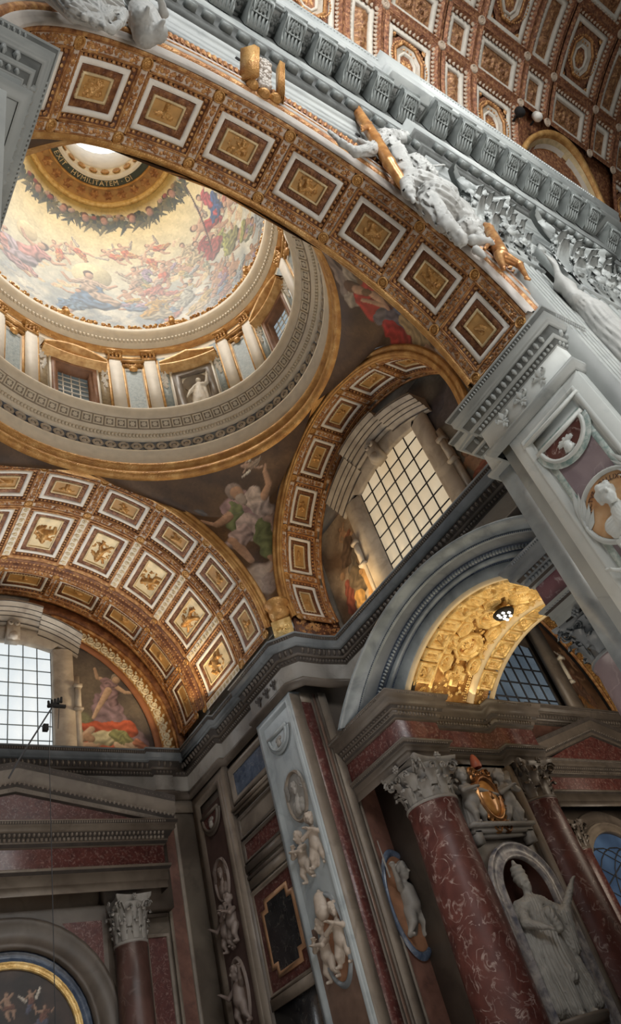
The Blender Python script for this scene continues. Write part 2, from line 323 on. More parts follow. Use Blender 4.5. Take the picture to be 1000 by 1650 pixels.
# ================= painted figures and sculpture
SKIN=(.62,.42,.30); PSK=(.70,.52,.40)
def body(pose=0,skin=SKIN,c1=(.5,.15,.12),c2=(.2,.3,.45),hair=(.16,.09,.05)):
    """coloured capsules of a robed figure, unit height about 1.6; entries (x1,y1,r1,x2,y2,r2,base,colour,cloth)"""
    S=lambda a:a+(skin,0); K=lambda a,c:a+(c,1)
    if pose==0: return [K((-.05,-.35,.3,.1,.1,.24,0),c2),K((-.25,-.5,.22,.35,-.45,.22,.02),c2),K((.1,-.1,.2,.45,-.35,.16,.06),c1),K((0,.1,.2,.02,.35,.17,.05),c1),S((-.12,.36,.07,-.4,.2,.05,.1)),S((-.4,.2,.05,-.55,.42,.045,.1)),K((-.05,.38,.09,-.3,.26,.08,.12),c1),K((.15,.36,.09,.4,.2,.07,.12),c1),S((.4,.2,.05,.6,.3,.045,.12)),S((.02,.45,.07,.03,.52,.07,.1)),(.03,.66,.12,.03,.6,.11,.08,hair,0),S((.05,.60,.10,.05,.56,.09,.17))]
    if pose==1: return [K((-.1,-.2,.26,-.5,-.3,.2,0),c2),K((-.45,-.3,.17,-.7,-.55,.12,.04),c1),K((0,-.1,.24,.2,.2,.2,.03),c1),K((.1,-.25,.2,-.3,-.5,.14,.07),c2),S((-.3,-.5,.08,-.5,-.72,.06,.08)),S((.3,.3,.07,.55,.15,.05,.08)),S((.55,.15,.05,.75,.3,.04,.08)),S((.12,.3,.07,-.15,.35,.05,.1)),S((-.15,.35,.05,-.3,.5,.04,.1)),K((.2,.3,.12,.4,.22,.09,.1),c1),(.26,.5,.11,.24,.46,.11,.06,hair,0),S((.21,.46,.10,.21,.43,.09,.15))]
    if pose==2: return [K((.3,.1,.1,.65,.45,.05,0),(.55,.48,.40)),K((-.3,.1,.1,-.6,.5,.05,0),(.60,.54,.46)),S((0,.3,.16,.03,.05,.15,.03)),K((0,0,.19,.1,-.25,.2,.05),c1),K((.1,-.2,.17,.35,-.5,.1,.05),c2),S((-.02,-.15,.1,-.15,-.45,.07,.06)),S((-.15,-.45,.07,-.1,-.7,.05,.04)),S((.15,.32,.06,.35,.2,.05,.08)),S((-.14,.32,.06,-.35,.42,.05,.08)),(.0,.54,.10,.0,.5,.10,.05,hair,0),S((.02,.49,.10,.02,.46,.09,.13))]
    if pose==3: return [S((0,.1,.12,0,.05,.12,.05)),(0,.16,.13,0,.13,.12,0,hair,0),K((.1,0,.08,.4,.12,.06,0),(.60,.52,.42)),K((-.1,0,.08,-.4,.12,.06,0),(.62,.55,.46))]
    if pose==4: return [(0,0,.3,.35,.05,.24,0,c1,2),(-.35,-.05,.25,-.1,.1,.26,0,c2,2),(.2,-.12,.22,-.2,-.15,.2,.02,c1,2)]
    if pose==5: return [S((0,.3,.17,.02,0,.15,.03)),S((.0,-.05,.15,-.12,-.35,.1,.03)),S((.08,-.05,.14,.25,-.3,.1,.05)),S((-.12,-.35,.09,-.02,-.65,.055,.04)),S((.25,-.3,.09,.2,-.62,.055,.04)),S((.14,.34,.07,.38,.5,.05,.06)),S((-.14,.34,.07,-.38,.2,.05,.06)),S((-.38,.2,.05,-.3,0,.04,.06)),K((-.15,-.08,.1,.25,-.12,.12,.1),c1),(.02,.57,.10,.02,.53,.10,.04,hair,0),S((.04,.52,.10,.04,.49,.09,.12))]
def place(caps,x,y,s,rot=0,flip=1):
    c,d=math.cos(rot),math.sin(rot); o=[]
    for q in caps:
        f=lambda a,b:(x+s*(flip*a*c-b*d),y+s*(flip*a*d+b*c))
        o.append((*f(q[0],q[1]),q[2]*s,*f(q[3],q[4]),q[5]*s,q[6]*s,q[7],q[8]))
    return o
def wob(x,y,f,s=0):
    return np.sin(x*f+1.7*np.sin(y*f*.61+s)+s)*np.sin(y*f*.83+1.3*np.sin(x*f*.53+2*s)+1.9*s)
def paint(X,Y,caps,bg,light=(-.45,.75),seed=0):
    """colours at points X,Y: background array bg (N,3) overlaid by shaded capsules"""
    col=bg.copy(); H=np.zeros(X.shape)
    for i,c in enumerate(caps):
        x1,y1,r1,x2,y2,r2,hb,cl,cloth=c; m=max(r1,r2)
        k=np.where((X>min(x1,x2)-m)&(X<max(x1,x2)+m)&(Y>min(y1,y2)-m)&(Y<max(y1,y2)+m))[0]
        if not len(k): continue
        xx=X[k]; yy=Y[k]
        if cloth: xx=xx+.12*m*np.sin(yy/m*5+i); yy=yy+.12*m*np.sin(xx/m*4+2*i)
        dx,dy=x2-x1,y2-y1; L=dx*dx+dy*dy+1e-9; t=np.clip(((xx-x1)*dx+(yy-y1)*dy)/L,0,1); r=r1+(r2-r1)*t; ex=xx-x1-t*dx; ey=yy-y1-t*dy; d=np.hypot(ex,ey)
        h=np.sqrt(np.clip(r*r-d*d,0,None))+hb; q=(d<r)&(h>H[k]-.3*r)
        kk=k[q]; 
        if not len(kk): continue
        H[kk]=h[q]; lam=(ex*light[0]+ey*light[1])[q]/r[q]; sh=.80+.42*lam-.25*(d[q]/r[q])**4
        if cloth==1:
            f=(ex*dy-ey*dx)[q]/math.sqrt(L)/m; sh=sh+.20*np.sin(f*7+3*np.sin(t[q]*5+i)+i)+.07*wob(xx[q]/m,yy[q]/m,5,i)
        elif cloth==2: sh=.95+.18*lam+.10*wob(xx[q]/m,yy[q]/m,6,i)
        else: sh=sh+.05*wob(xx[q]/m,yy[q]/m,4,i)
        a=np.clip((1-d[q]/r[q])*(3 if cloth==2 else 12),0,1)[:,None]
        col[kk]=col[kk]*(1-a)+a*np.clip(arr(cl)[None]*sh[:,None],0,1)
    return col
def clouds(X,Y,f,c1,c2,s=0):
    n=.5+.25*wob(X,Y,f,s)+.15*wob(X,Y,f*2.1,s+1)+.1*wob(X,Y,f*4.3,s+2); n=np.clip((n-.3)*2.2,0,1)[:,None]; return arr(c1)*(1-n)+arr(c2)*n
# ---- three-dimensional sculpture: smooth union of tapered capsules, one continuous surface
def nets(vol,org,h):
    s=vol<0; nx,ny,nz=vol.shape
    c=sum(s[i:nx-1+i,j:ny-1+j,k:nz-1+k].astype(int) for i in(0,1) for j in(0,1) for k in(0,1))
    act=(c>0)&(c<8); idx=-np.ones(act.shape,int); I=np.argwhere(act); idx[act]=np.arange(len(I))
    P=np.zeros((len(I),3)); W=np.zeros(len(I))
    cor=[(i,j,k) for i in(0,1) for j in(0,1) for k in(0,1)]
    for a in cor:
        for ax in range(3):
            if a[ax]: continue
            b=list(a); b[ax]=1
            va=vol[I[:,0]+a[0],I[:,1]+a[1],I[:,2]+a[2]]; vb=vol[I[:,0]+b[0],I[:,1]+b[1],I[:,2]+b[2]]
            q=(va<0)!=(vb<0); t=np.where(q,va/(va-vb+1e-12),0); p=np.tile(arr(a),(len(I),1)); p[:,ax]+=t; P[q]+=p[q]; W+=q
    P=(I+P/W[:,None])*h+arr(org); F=[]
    for ax in range(3):
        u,v=(ax+1)%3,(ax+2)%3; sl=[slice(1,-1)]*3; sl[ax]=slice(0,-1); sl2=list(sl); sl2[ax]=slice(1,None)
        A=s[tuple(sl)]; B=s[tuple(sl2)]; E=np.argwhere(A!=B); 
        if not len(E): continue
        fl=A[tuple(E.T)]; off=np.ones(3,int); off[ax]=0; E=E+off
        def g(du,dv):
            e=E.copy(); e[:,u]-=du; e[:,v]-=dv; return idx[e[:,0],e[:,1],e[:,2]]
        q=np.stack([g(1,1),g(0,1),g(0,0),g(1,0)],1); ok=(q>=0).all(1); q=q[ok]; fl=fl[ok]; q[~fl]=q[~fl][:,::-1]; F.append(q)
    return P,np.concatenate(F)
def sculpt(caps,n=70,k=.03,fold=None):
    """caps: (p1,r1,p2,r2[,cloth]); returns a G with the continuous surface; fold=(amplitude, frequency, z threshold)"""
    P=arr([[*c[0],c[1]] for c in caps]+[[*c[2],c[3]] for c in caps]); lo=(P[:,:3]-P[:,3:]).min(0)-.06; hi=(P[:,:3]+P[:,3:]).max(0)+.06
    h=(hi-lo).max()/n; ax=[np.arange(lo[i],hi[i]+h,h) for i in range(3)]; X,Y,Z=np.meshgrid(*ax,indexing='ij'); D=np.full(X.shape,9.); DC=np.full(X.shape,9.)
    for c in caps:
        p1,r1,p2,r2=arr(c[0]),c[1],arr(c[2]),c[3]; m=max(r1,r2)+.18; a=np.maximum(((np.minimum(p1,p2)-m-lo)/h).astype(int),0); b=((np.maximum(p1,p2)+m-lo)/h).astype(int)+2
        sl=tuple(slice(a[i],b[i]) for i in range(3)); x,y,z=X[sl],Y[sl],Z[sl]; d=p2-p1; L=d@d+1e-9
        t=np.clip(((x-p1[0])*d[0]+(y-p1[1])*d[1]+(z-p1[2])*d[2])/L,0,1); s=np.sqrt((x-p1[0]-t*d[0])**2+(y-p1[1]-t*d[1])**2+(z-p1[2]-t*d[2])**2)-(r1+(r2-r1)*t)
        if len(c)>4 and c[4] and fold:
            dn=d/math.sqrt(L); e1=np.cross(dn,arr([.3,.9,.1])); e1/=np.linalg.norm(e1); e2=np.cross(dn,e1); qx,qy,qz=x-p1[0]-t*d[0],y-p1[1]-t*d[1],z-p1[2]-t*d[2]
            ang=np.arctan2(qx*e2[0]+qy*e2[1]+qz*e2[2],qx*e1[0]+qy*e1[1]+qz*e1[2]); w_=np.sin(fold[1]*ang+1.6*np.sin(t*3.5+c[4]*1.3)+c[4]); s=s+fold[0]*(.45-np.abs(w_))*np.clip((r1+(r2-r1)*t)/.15,.3,1)
        e=D[sl]; hh=np.clip(k-np.abs(e-s),0,None)/k; D[sl]=np.minimum(e,s)-hh*hh*k*.25
    V,F=nets(D,lo,h); return G().add(V,[F])
def hand(p,d,up,s=1,curl=.3):
    """palm with five separate fingers at p pointing along d"""
    p=arr(p); d=arr(d)/np.linalg.norm(d); up=arr(up)-d*(arr(up)@d); up/=np.linalg.norm(up); sd=np.cross(d,up); o=[(p,.030*s,p+d*.07*s,.036*s)]
    for i,(a,L) in enumerate(((-.033,.075),(-.011,.088),(.011,.083),(.033,.062))):
        b=p+d*.08*s+sd*a*s; m_=b+(d*.55-up*curl*.3+sd*a*3)*L*s; e=m_+(d*.45-up*curl)*L*.8*s; o+= [(b,.0125*s,m_,.0115*s),(m_,.0115*s,e,.009*s)]
    b=p+d*.02*s-sd*.03*s; m_=b+(d*.6-sd*.7)*.05*s; return o+[(b,.016*s,m_,.013*s),(m_,.013*s,m_+(d*.9-sd*.2)*.04*s,.010*s)]
def head3(c,r,face=(0,-1,0),beard=0,hair=1):
    c=arr(c); f=arr(face)/np.linalg.norm(face); z=arr([0,0,1]); s=np.cross(f,z); s/=np.linalg.norm(s); u=np.cross(s,f)
    P=lambda a,b,d:c+s*a*r+f*b*r+u*d*r
    o=[(P(0,-.1,.15),r*.98,P(0,.15,-.35),r*.72),(P(0,.85,.1),r*.13,P(0,1.05,-.2),r*.17),(P(-.5,.7,.28),r*.16,P(.5,.7,.28),r*.16),(P(-.2,.82,-.5),r*.12,P(.2,.82,-.5),r*.12),(P(-.95,0,0),r*.12,P(-.95,0,-.25),r*.1),(P(.95,0,0),r*.12,P(.95,0,-.25),r*.1),(P(0,.6,-.85),r*.25,P(0,.5,-.8),r*.3)]
    if hair: o+=[(P(a,b,d),r*.36,P(a*1.05,b-.1,d-.5),r*.3) for a,b,d in((-.75,-.1,.4),(.75,-.1,.4),(-.4,.35,.85),(.4,.35,.85),(0,-.7,.5),(-.6,-.6,.3),(.6,-.6,.3),(0,0,1))]
    if beard: o+=[(P(a,.6,-.7),r*.28,P(a*.6,.6,-1.25),r*.2) for a in(-.35,0,.35)]
    return o
def putto3(s=1,pose=0,f=1):
    """child figure about 1.0 s tall standing on z=0, facing -y"""
    q=lambda x,y,z:(x*f*s,y*s,z*s)
    o=[(q(0,0,.62),.125*s,q(.01,-.02,.42),.13*s),(q(.01,-.02,.42),.13*s,q(0,.02,.36),.135*s),(q(0,0,.70),.05*s,q(0,-.01,.78),.05*s),
       (q(-.08,0,.34),.10*s,q(-.10,-.07,.18),.065*s),(q(-.10,-.07,.18),.06*s,q(-.09,0,.03),.038*s),(q(-.09,0,.03),.035*s,q(-.10,-.11,.015),.028*s),
       (q(.08,0,.34),.10*s,q(.15,-.04,.18),.065*s),(q(.15,-.04,.18),.06*s,q(.20,.04,.04),.038*s),(q(.20,.04,.04),.035*s,q(.24,-.06,.02),.028*s)]
    arms={0:[((-.13,0,.66),(-.26,-.1,.52),(-.36,-.16,.60)),((.13,0,.66),(.25,-.08,.74),(.36,-.14,.86))],1:[((-.13,0,.66),(-.24,-.12,.56),(-.08,-.2,.58)),((.13,0,.66),(.33,-.08,.60),(.54,-.12,.54))],2:[((-.13,0,.66),(-.2,-.15,.56),(-.02,-.22,.66)),((.13,0,.66),(.2,-.16,.54),(.02,-.22,.60))]}[pose]
    for a,b,c in arms:
        o+=[(q(*a),.055*s,q(*b),.045*s),(q(*b),.044*s,q(*c),.032*s)]
        d=arr(q(*c))-arr(q(*b)); o+=hand(q(*c),d,(0,0,1),s*.9)
    return o+head3(q(0,-.02,.90),.115*s,(-.3*f,-1,-.1))
def robed3(h=2.,arms=None,lean=0,face=(0,-1,0),head='bare',stance=.0,mantle=1,beard=0):
    """draped standing figure height h on z=0, facing -y; arms: list of (shoulder side, elbow, wrist) in units of h/7.5"""
    u=h/7.5; q=lambda x,y,z:(x*u+lean*z*u,y*u,z*u)
    o=[(q(0,0,6.0),.50*u,q(0,0,4.6),.62*u,1),(q(-.45,0,5.9),.42*u,q(.45,0,5.9),.42*u,1),(q(0,0,4.5),.72*u,q(0,.05,2.3),.92*u,2),(q(-.25,-.1,3.8),.62*u,q(-.45,-.35,.5),.55*u,3),(q(.3,0,3.6),.62*u,q(.55,-.1,.5),.58*u,4),(q(0,.2,3),.7*u,q(0,.3,.5),.7*u,5),
       (q(-.35,-.5,.15),.17*u,q(-.42,-1.0,.1),.13*u),(q(.45,-.35,.15),.17*u,q(.58,-.85,.1),.13*u),(q(0,0,6.3),.24*u,q(0,-.08,6.7),.22*u)]
    if mantle: o+=[(q(-.75,.15,5.9),.3*u,q(-1.0,.3,2.0),.38*u,6),(q(-1,.3,2.2),.38*u,q(-.8,.3,.4),.45*u,7),(q(.75,.15,5.9),.3*u,q(1.0,.3,2.4),.34*u,8),(q(.9,.2,2.4),.34*u,q(.8,.2,.5),.42*u,9),(q(0,.5,5.6),.5*u,q(0,.55,.6),.75*u,10)]
    for sx,e,w_ in (arms or [(-1,(-1.2,-.5,4.6),(-.5,-1.1,4.9)),(1,(1.2,-.5,4.6),(.6,-1.2,4.4))]):
        o+=[(q(.7*sx,0,5.85),.30*u,q(*e),.27*u,11),(q(*e),.27*u,q(*w_),.17*u,12)]; d=arr(q(*w_))-arr(q(*e)); dn=d/np.linalg.norm(d); o+=[(arr(q(*w_)),.11*u,arr(q(*w_))+dn*.15*u,.09*u)]+hand(arr(q(*w_))+dn*.15*u,d,(0,0,1),u*3.6)
    o+=head3(q(0,-.12,7.05),.36*u,face,beard,head!='tiara')
    if head=='tiara': o+=[(q(0,0,7.3),.40*u,q(0,.05,7.9),.34*u),(q(0,.05,7.9),.34*u,q(0,.08,8.3),.12*u),(q(0,.08,8.35),.1*u,q(0,.08,8.45),.09*u)]+[(q(.36*math.cos(a)*w_,.04+.36*math.sin(a)*w_,z),.07*u,q(.36*math.cos(a+.5)*w_,.04+.36*math.sin(a+.5)*w_,z),.07*u) for z,w_ in((7.42,1.05),(7.72,1.0),(8.02,.8)) for a in np.arange(0,2*PI,.5)]
    if head=='veil': o+=[(q(0,.1,7.2),.42*u,q(0,.35,6.2),.45*u,13)]
    return o
def statue(name,caps,mat,label,cat,loc,rotz=0,n=80,k=.03,fold=(.03,9),group=None,par=None,tilt=None,smooth=True):
    g=sculpt(caps,n,k,fold); o=g.build(name,mat,par,smooth=smooth); o.location=loc; o.rotation_euler=(tilt[0] if tilt else 0,tilt[1] if tilt else 0,rotz)
    if label: tag(o,label,cat,group)
    return o
def text_mesh(s,size,fn,name,mat,par=None,depth=.01,spacing=1.0):
    """capital letters as raised solids laid on the (u,v,n) chart, centred at u=0"""
    cu=bpy.data.curves.new(name,'FONT'); cu.body=s; cu.size=size; cu.extrude=depth; cu.align_x='CENTER'; cu.align_y='CENTER'; cu.space_character=spacing
    o=bpy.data.objects.new(name,cu); me=o.to_mesh(); n=len(me.vertices); co=np.zeros(n*3); me.vertices.foreach_get('co',co); co=co.reshape(-1,3); fs=[list(p.vertices) for p in me.polygons]
    o.to_mesh_clear(); bpy.data.objects.remove(o); bpy.data.curves.remove(cu)
    co=fn(co); rt=list(range(len(co)))
    def find(i):
        while rt[i]!=i: rt[i]=rt[rt[i]]; i=rt[i]
        return i
    for p in fs:
        for q in p[1:]: rt[find(q)]=find(p[0])
    e=bpy.data.objects.new(name,None); C.objects.link(e); e.parent=par; gr={}
    for p in fs: gr.setdefault(find(p[0]),[]).append(p)
    for k,ps in gr.items():
        ids=sorted({i for p in ps for i in p}); mp={i:j for j,i in enumerate(ids)}
        m2=bpy.data.meshes.new('letter'); m2.from_pydata([tuple(co[i]) for i in ids],[],[[mp[i] for i in p] for p in ps]); m2.materials.append(mat)
        o=bpy.data.objects.new('letter',m2); C.objects.link(o); o.parent=e
    return e
# ================= coffered arches and vaults
X0,ZN,RN=7.268,14.67,6.5          # nave arch: centre x, centre z, radius
ZC,RC=14.93,6.63                  # chapel vault
YT,ZT,RT,XT=12.0,16.30,4.94,14.6  # transverse arch
STEP=R_(19.43)
BEASTS=[putto(0,-.05,1,0),putto(0,0,1,1),putto(0,.02,1.05,2),putto(0,0,1,1,-1)]
DOVE=putto(0,.05,1.15,3)
def coffer_mesh(hu,hv,R,mg=(.14,.29,.44,.63,.68),dep=.10,fig=0,gm=M_bgold,pm=M_ochre,wm=M_plas,name='coffer',fm=None,res=22,ug=None):
    """returns a coffer object (gilded border with egg moulding) with children white_frame, leaf_border, relief_panel; apex-centred"""
    mp=amap(R) if R else (lambda P:P)
    b,e,w1,l1,d1=mg
    G().frame(0,0,hu-b-.03,hv-b-.03,[(0,-.0),(e-b-.03,-dep)]).map(mp).build('border_ground',M_brownrec,None)if 0 else None
    g=G(); g.frame(0,0,hu-b,hv-b,[(0,-.03),(0,.02),(.03,.02),(.035,-.03)]).frame(0,0,hu-e+.03,hv-e+.03,[(0,-dep-.02),(.0,-dep+.02),(.03,-dep+.02)])
    n=int((hu-e)*2/.125); st=2*(hu-b-.05)/n
    for i in range(n):
        for s in(-1,1): g.egg((-(hu-b-.05)+st*(i+.5),s*(hv-(b+e)/2-.01),-dep*.55),(st*.36,(e-b)*.36,.05),6,1)
    n=int((hv-e)*2/.125); st=2*(hv-b-.05)/n
    for i in range(n):
        for s in(-1,1): g.egg((s*(hu-(b+e)/2-.01),-(hv-b-.05)+st*(i+.5),-dep*.55),((e-b)*.36,st*.36,.05),6,1)
    g.frame(0,0,hu,hv,[(0,-.015),(b,-.015)]); c=g.map(mp).build(name,gm)
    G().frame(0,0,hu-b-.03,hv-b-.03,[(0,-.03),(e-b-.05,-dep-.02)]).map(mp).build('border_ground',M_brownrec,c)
    G().frame(0,0,hu-e,hv-e,[(0,-dep),(.012,-dep+.035),(w1-e-.012,-dep+.035),(w1-e,-dep-.02)]).map(mp).build('white_frame',wm,c)
    g=G().frame(0,0,hu-w1,hv-w1,[(0,-dep-.02),(.02,-dep+.02),(l1-w1-.01,-dep-.05)])
    for ax in(0,1):
        H=(hu,hv)[ax]-w1-.03; K=(hv,hu)[ax]-(w1+l1)/2; n=max(3,int(2*H/.11)); st=2*H/n
        for i in range(n):
            for s in(-1,1):
                p=(-H+st*(i+.5),s*K) if ax==0 else (s*K,-H+st*(i+.5)); a=(PI/2 if s<0 else -PI/2) if ax==0 else (0 if s<0 else PI)
                g.leaf((p[0]-.06*math.cos(a),p[1]-.06*math.sin(a),-dep-.03),a,.14,.045,.05)
    g.map(mp).build('leaf_border',M_dgold if gm is M_bgold else gm,c)
    G().frame(0,0,hu-l1,hv-l1,[(-.01,-dep-.06),(.0,-dep-.0),(d1-l1,-dep-.01),(d1-l1,-dep-.06)]).map(mp).build('bead_moulding',M_pgold,c)
    caps=fig if isinstance(fig,list) else BEASTS[fig%4]
    pu,pv=hu-d1,hv-d1; sc=min(pu/.62,pv/.68)
    if isinstance(caps,list) and abs(pu-pv)>.15 and pu>pv and caps is not DOVE: caps=[(c_[1]*1.1,-c_[0],c_[2],c_[4]*1.1,-c_[3],c_[5])+tuple(c_[6:]) for c_ in caps] if fig!=1 else caps
    p=G().plate(0,0,pu,pv,-dep-.055,3,3).map(mp).build('relief_panel',pm,c)
    g=cull(relief(G(),caps,0,0,pu,pv,-dep-.055,1.5,res+8,.012,sc*1.05),-dep-.055,.022)
    g.map(mp).build('relief_figure',fm or M_gold,p,smooth=False,kind='stuff' if len(caps)>20 else None)
    return c
def foliage(hu,hv,R,long_u,seed=0,name='foliage_band',gm=M_bgold,wm=M_pink,fruit=True,center=(0,0)):
    """a white band with gilt leaves and fruit lying along it"""
    mp=amap(R) if R else (lambda P:P); r=random.Random(seed)
    b=G().plate(0,0,hu,hv,.0,8 if long_u else 2,1)
    b.map(mp); b=b.build(name,wm)
    g=G()
    L=hu if long_u else hv; W=hv if long_u else hu
    n=int(2*L/.17)
    for i in range(n):
        t=-L+.1+2*(L-.1)*(i+.5)/n; near=1-abs(t)/L
        P=lambda a,c_,z: (a,c_,z) if long_u else (c_,a,z)
        a0=0 if long_u else PI/2
        if fruit and near>.3:
            for k in range(3): g.egg(P(t+r.uniform(-.06,.06),r.uniform(-W*.5,W*.5),0),(r.uniform(.04,.062),)*2+(r.uniform(.06,.10),),5,1)
            for k in range(3): g.leaf(P(t,r.uniform(-.3,.3)*W,0),a0+r.uniform(-2.9,2.9),W*.9,.045,.06)
        else:
            for k in range(5): g.leaf(P(t,0,0),a0+PI/2.5*k+r.uniform(-.2,.2),min(.13,W*1.0),.04,.06)
            g.egg(P(t,0,0),(.035,.035,.07),5,1)
    fillet(g,-hu,hu,hv-.0,hv+.03,.04) if long_u else fillet(g,hu,hu+.03,-hv,hv,.04)
    fillet(g,-hu,hu,-hv-.03,-hv,.04) if long_u else fillet(g,-hu-.03,-hu,-hv,hv,.04)
    g.map(mp).build('gilt_foliage',gm,b,kind='stuff'); return b
def fillet(g,u0,u1,v0,v1,h,n=6):
    U=np.linspace(u0,u1,n+1)
    if (u1-u0)>(v1-v0): P=np.stack([np.stack([U,v+0*U,z+0*U],1) for v,z in((v0,0),(v0,h),(v1,h),(v1,0))],1)
    else:
        V_=np.linspace(v0,v1,n+1); P=np.stack([np.stack([u+0*V_,V_,z+0*V_],1) for u,z in((u0,0),(u0,h),(u1,h),(u1,0))],1)
    return g.grid(P)
def rosette_mesh(R,r=.15,gm=M_gold):
    g=G().ring((0,0,.0),r*.72,r,.05,14).egg((0,0,0),(r*.7,r*.7,.015),10,1).flower((0,0,.01),r*.55,.04,6)
    return g.map(amap(R)).build('rosette',gm)
def arch_row(par,R,v0,v1,angs,step,figs,foli=True,mg=(.14,.29,.44,.63,.68),edge=(.0,.0),variants=None,first=None,gm=M_bgold,bandm=M_bgold,ros=True,wm=M_plas,pm=M_ochre):
    """row of coffers centred at angles angs (radians from apex, + to local +X)"""
    hu=R*step/2; hv=(v1-v0)/2; vm=(v0+v1)/2; protos={}
    for i,a in enumerate(angs):
        f=figs[i%len(figs)]; k=id(f) if isinstance(f,list) else f
        if k not in protos: c=protos[k]=coffer_mesh(hu,hv,R,mg,fig=f,gm=gm,wm=wm,pm=pm); 
        else: c=dup(protos[k])
        c.parent=par; c.location=(0,vm,0); c.rotation_euler=(0,a,0)
    return hu,hv
def cross_bands(par,R,v0,v1,step,edges,seed=1,w=.12,**k):
    hv=(v1-v0)/2; p=None
    for a in edges:
        b=dup(p) if p else foliage(w,hv-.16,R,False,seed,**k); p=p or b
        b.parent=par; b.location=(0,(v0+v1)/2,0); b.rotation_euler=(0,a,0)
def long_bands(par,R,v,step,angs,hw=.12,seed=2,**k):
    p=None
    for a in angs:
        b=dup(p) if p else foliage(R*step/2-.16,hw,R,True,seed,**k); p=p or b
        b.parent=par; b.location=(0,v,0); b.rotation_euler=(0,a,0)
def rosettes(par,R,v,edges,r=.15,gm=M_gold):
    p=None
    for a in edges:
        b=dup(p) if p else rosette_mesh(R,r,gm); p=p or b
        b.parent=par; b.location=(0,v,0); b.rotation_euler=(0,a,0)
def shell(par,R,v0,v1,a0,a1,mat,name='vault_shell',th=.3,n=72):
    an=np.linspace(a0,a1,n); g=G()
    prof=[(R+.23,v0),(R+.23,v1),(R+.13+th,v1),(R+.13+th,v0)]
    g.grid([[(r*math.sin(a),v,r*math.cos(a)) for r,v in prof] for a in an],cv=True); return g.build(name,mat,par)
def rail(par,R,v0,v1,a0,a1,h,mat,name,n=90,prof=None):
    an=np.linspace(a0,a1,n); prof=prof or [(v0,0),(v0+(v1-v0)*.15,h),(v1-(v1-v0)*.15,h),(v1,0)]
    return G().grid([[((R-z)*math.sin(a),v,(R-z)*math.cos(a)) for v,z in prof] for a in an]).build(name,mat,par)
def egg_rail(g,R,v,a0,a1,ru,rv,rn,step):
    n=int((a1-a0)*R/step)
    for i in range(n):
        h=G().egg((a0*R+(i+.5)*(a1-a0)*R/n,v,0),(ru,rv,rn),6,1); g.join(h,amap(R))
    return g
# ---- nave arch (axis y)
na=thing('coffered_arch','great arch opening from the nave with one row of nine gilded coffers on its underside','arch',(X0,0,ZN))
A0=-R_(87.5); A1=R_(87.5); angs=[STEP*k for k in range(-4,5)]; edges=[STEP*(k-.5) for k in range(-4,6)]
YA,YB=4.16,6.03
def orn(caps,sd):
    r=random.Random(sd); o=[(c[0]*1.25,c[1]*1.2,c[2]*1.25,c[3]*1.25,c[4]*1.2,c[5]*1.25)+tuple(c[6:]) for c in caps]
    for i in range(16):
        a=i*PI/8+r.uniform(-.2,.2); x,y=.52*math.cos(a),.56*math.sin(a); b=r.uniform(0,6); o.append((x,y,.045,x+.13*math.cos(b),y+.13*math.sin(b),.03))
    return o
BE=[3,0,1,DOVE,1,2,2,0,DOVE]
FIG=[orn(BEASTS[k],k) for k in (1,2,1)]+[DOVE,orn(BEASTS[1],4),orn(BEASTS[2],5),orn(BEASTS[2],6),orn(BEASTS[0],7),[( -.25,-.3,.1,.1,0,.16),(.1,0,.16,.2,.35,.09),(-.3,.1,.05,-.1,.4,.05),(-.1,.4,.05,.1,.45,.04)]]
arch_row(na,RN,YA,YB,angs,STEP,FIG)
cross_bands(na,RN,YA,YB,STEP,edges,1,.115); long_bands(na,RN,YA,STEP,angs,.11,2); long_bands(na,RN,YB,STEP,angs,.11,5)
rosettes(na,RN,YA,edges,.17); rosettes(na,RN,YB,edges,.17)
shell(na,RN,3.86,6.32,A0-.1,A1+.1,M_plas)
G().join(egg_rail(G(),RN,3.98,A0,A1,.03,.025,.03,.075)).join(egg_rail(G(),RN,6.22,A0,A1,.03,.025,.03,.075)).build('bead_row',M_gold,na,kind='stuff')
rail(na,RN,3.90,4.03,A0,A1,.05,M_bgold,'fillet'); rail(na,RN,6.16,6.32,A0,A1,.07,M_gold,'fillet')
M_tan2=plain('warm_white_marble',(.44,.40,.36),.5,var=.1)
# archivolt on the nave face
def arch_prof(par,prof,a0,a1,mat,name,n=96,Rz=None):
    an=np.linspace(a0,a1,n); return G().grid([[(r*math.sin(a),v,r*math.cos(a)) for r,v in prof] for a in an]).build(name,mat,par)
arch_prof(na,[(6.42,3.9),(6.42,3.82),(6.56,3.8),(6.58,3.74),(6.66,3.74)],A0,A1,M_tan2,'archivolt_moulding')
arch_prof(na,[(6.64,3.75),(6.68,3.68),(6.77,3.66),(6.80,3.72)],A0,A1,M_bgold,'rope_moulding')
arch_prof(na,[(6.90,3.66),(6.92,3.59),(6.97,3.59),(6.98,3.62)],A0,A1,M_bgold,'rope_moulding')
arch_prof(na,[(6.78,3.72),(6.80,3.64),(6.92,3.62),(6.94,3.58),(7.04,3.58),(7.06,3.70)],A0,A1,M_tan2,'archivolt_moulding')
g=G(); n=132
arch_prof(na,[(7.06,3.66),(7.08,3.60),(7.36,3.52),(7.46,3.55),(7.50,3.75)],A0,A1,M_dgold,'egg_moulding_ground')
for i in range(n):
    a=A0+(A1-A0)*(i+.5)/n; h=G().egg((0,0,0),(.062,.15,.085),6,2); v=np.concatenate(h.V); rr=7.24
    g.add(np.stack([(rr+v[:,1])*math.sin(a)+v[:,0]*math.cos(a),3.56-v[:,2],(rr+v[:,1])*math.cos(a)-v[:,0]*math.sin(a)],1),h.F)
g.build('egg_row',M_bgold,na,kind='stuff')
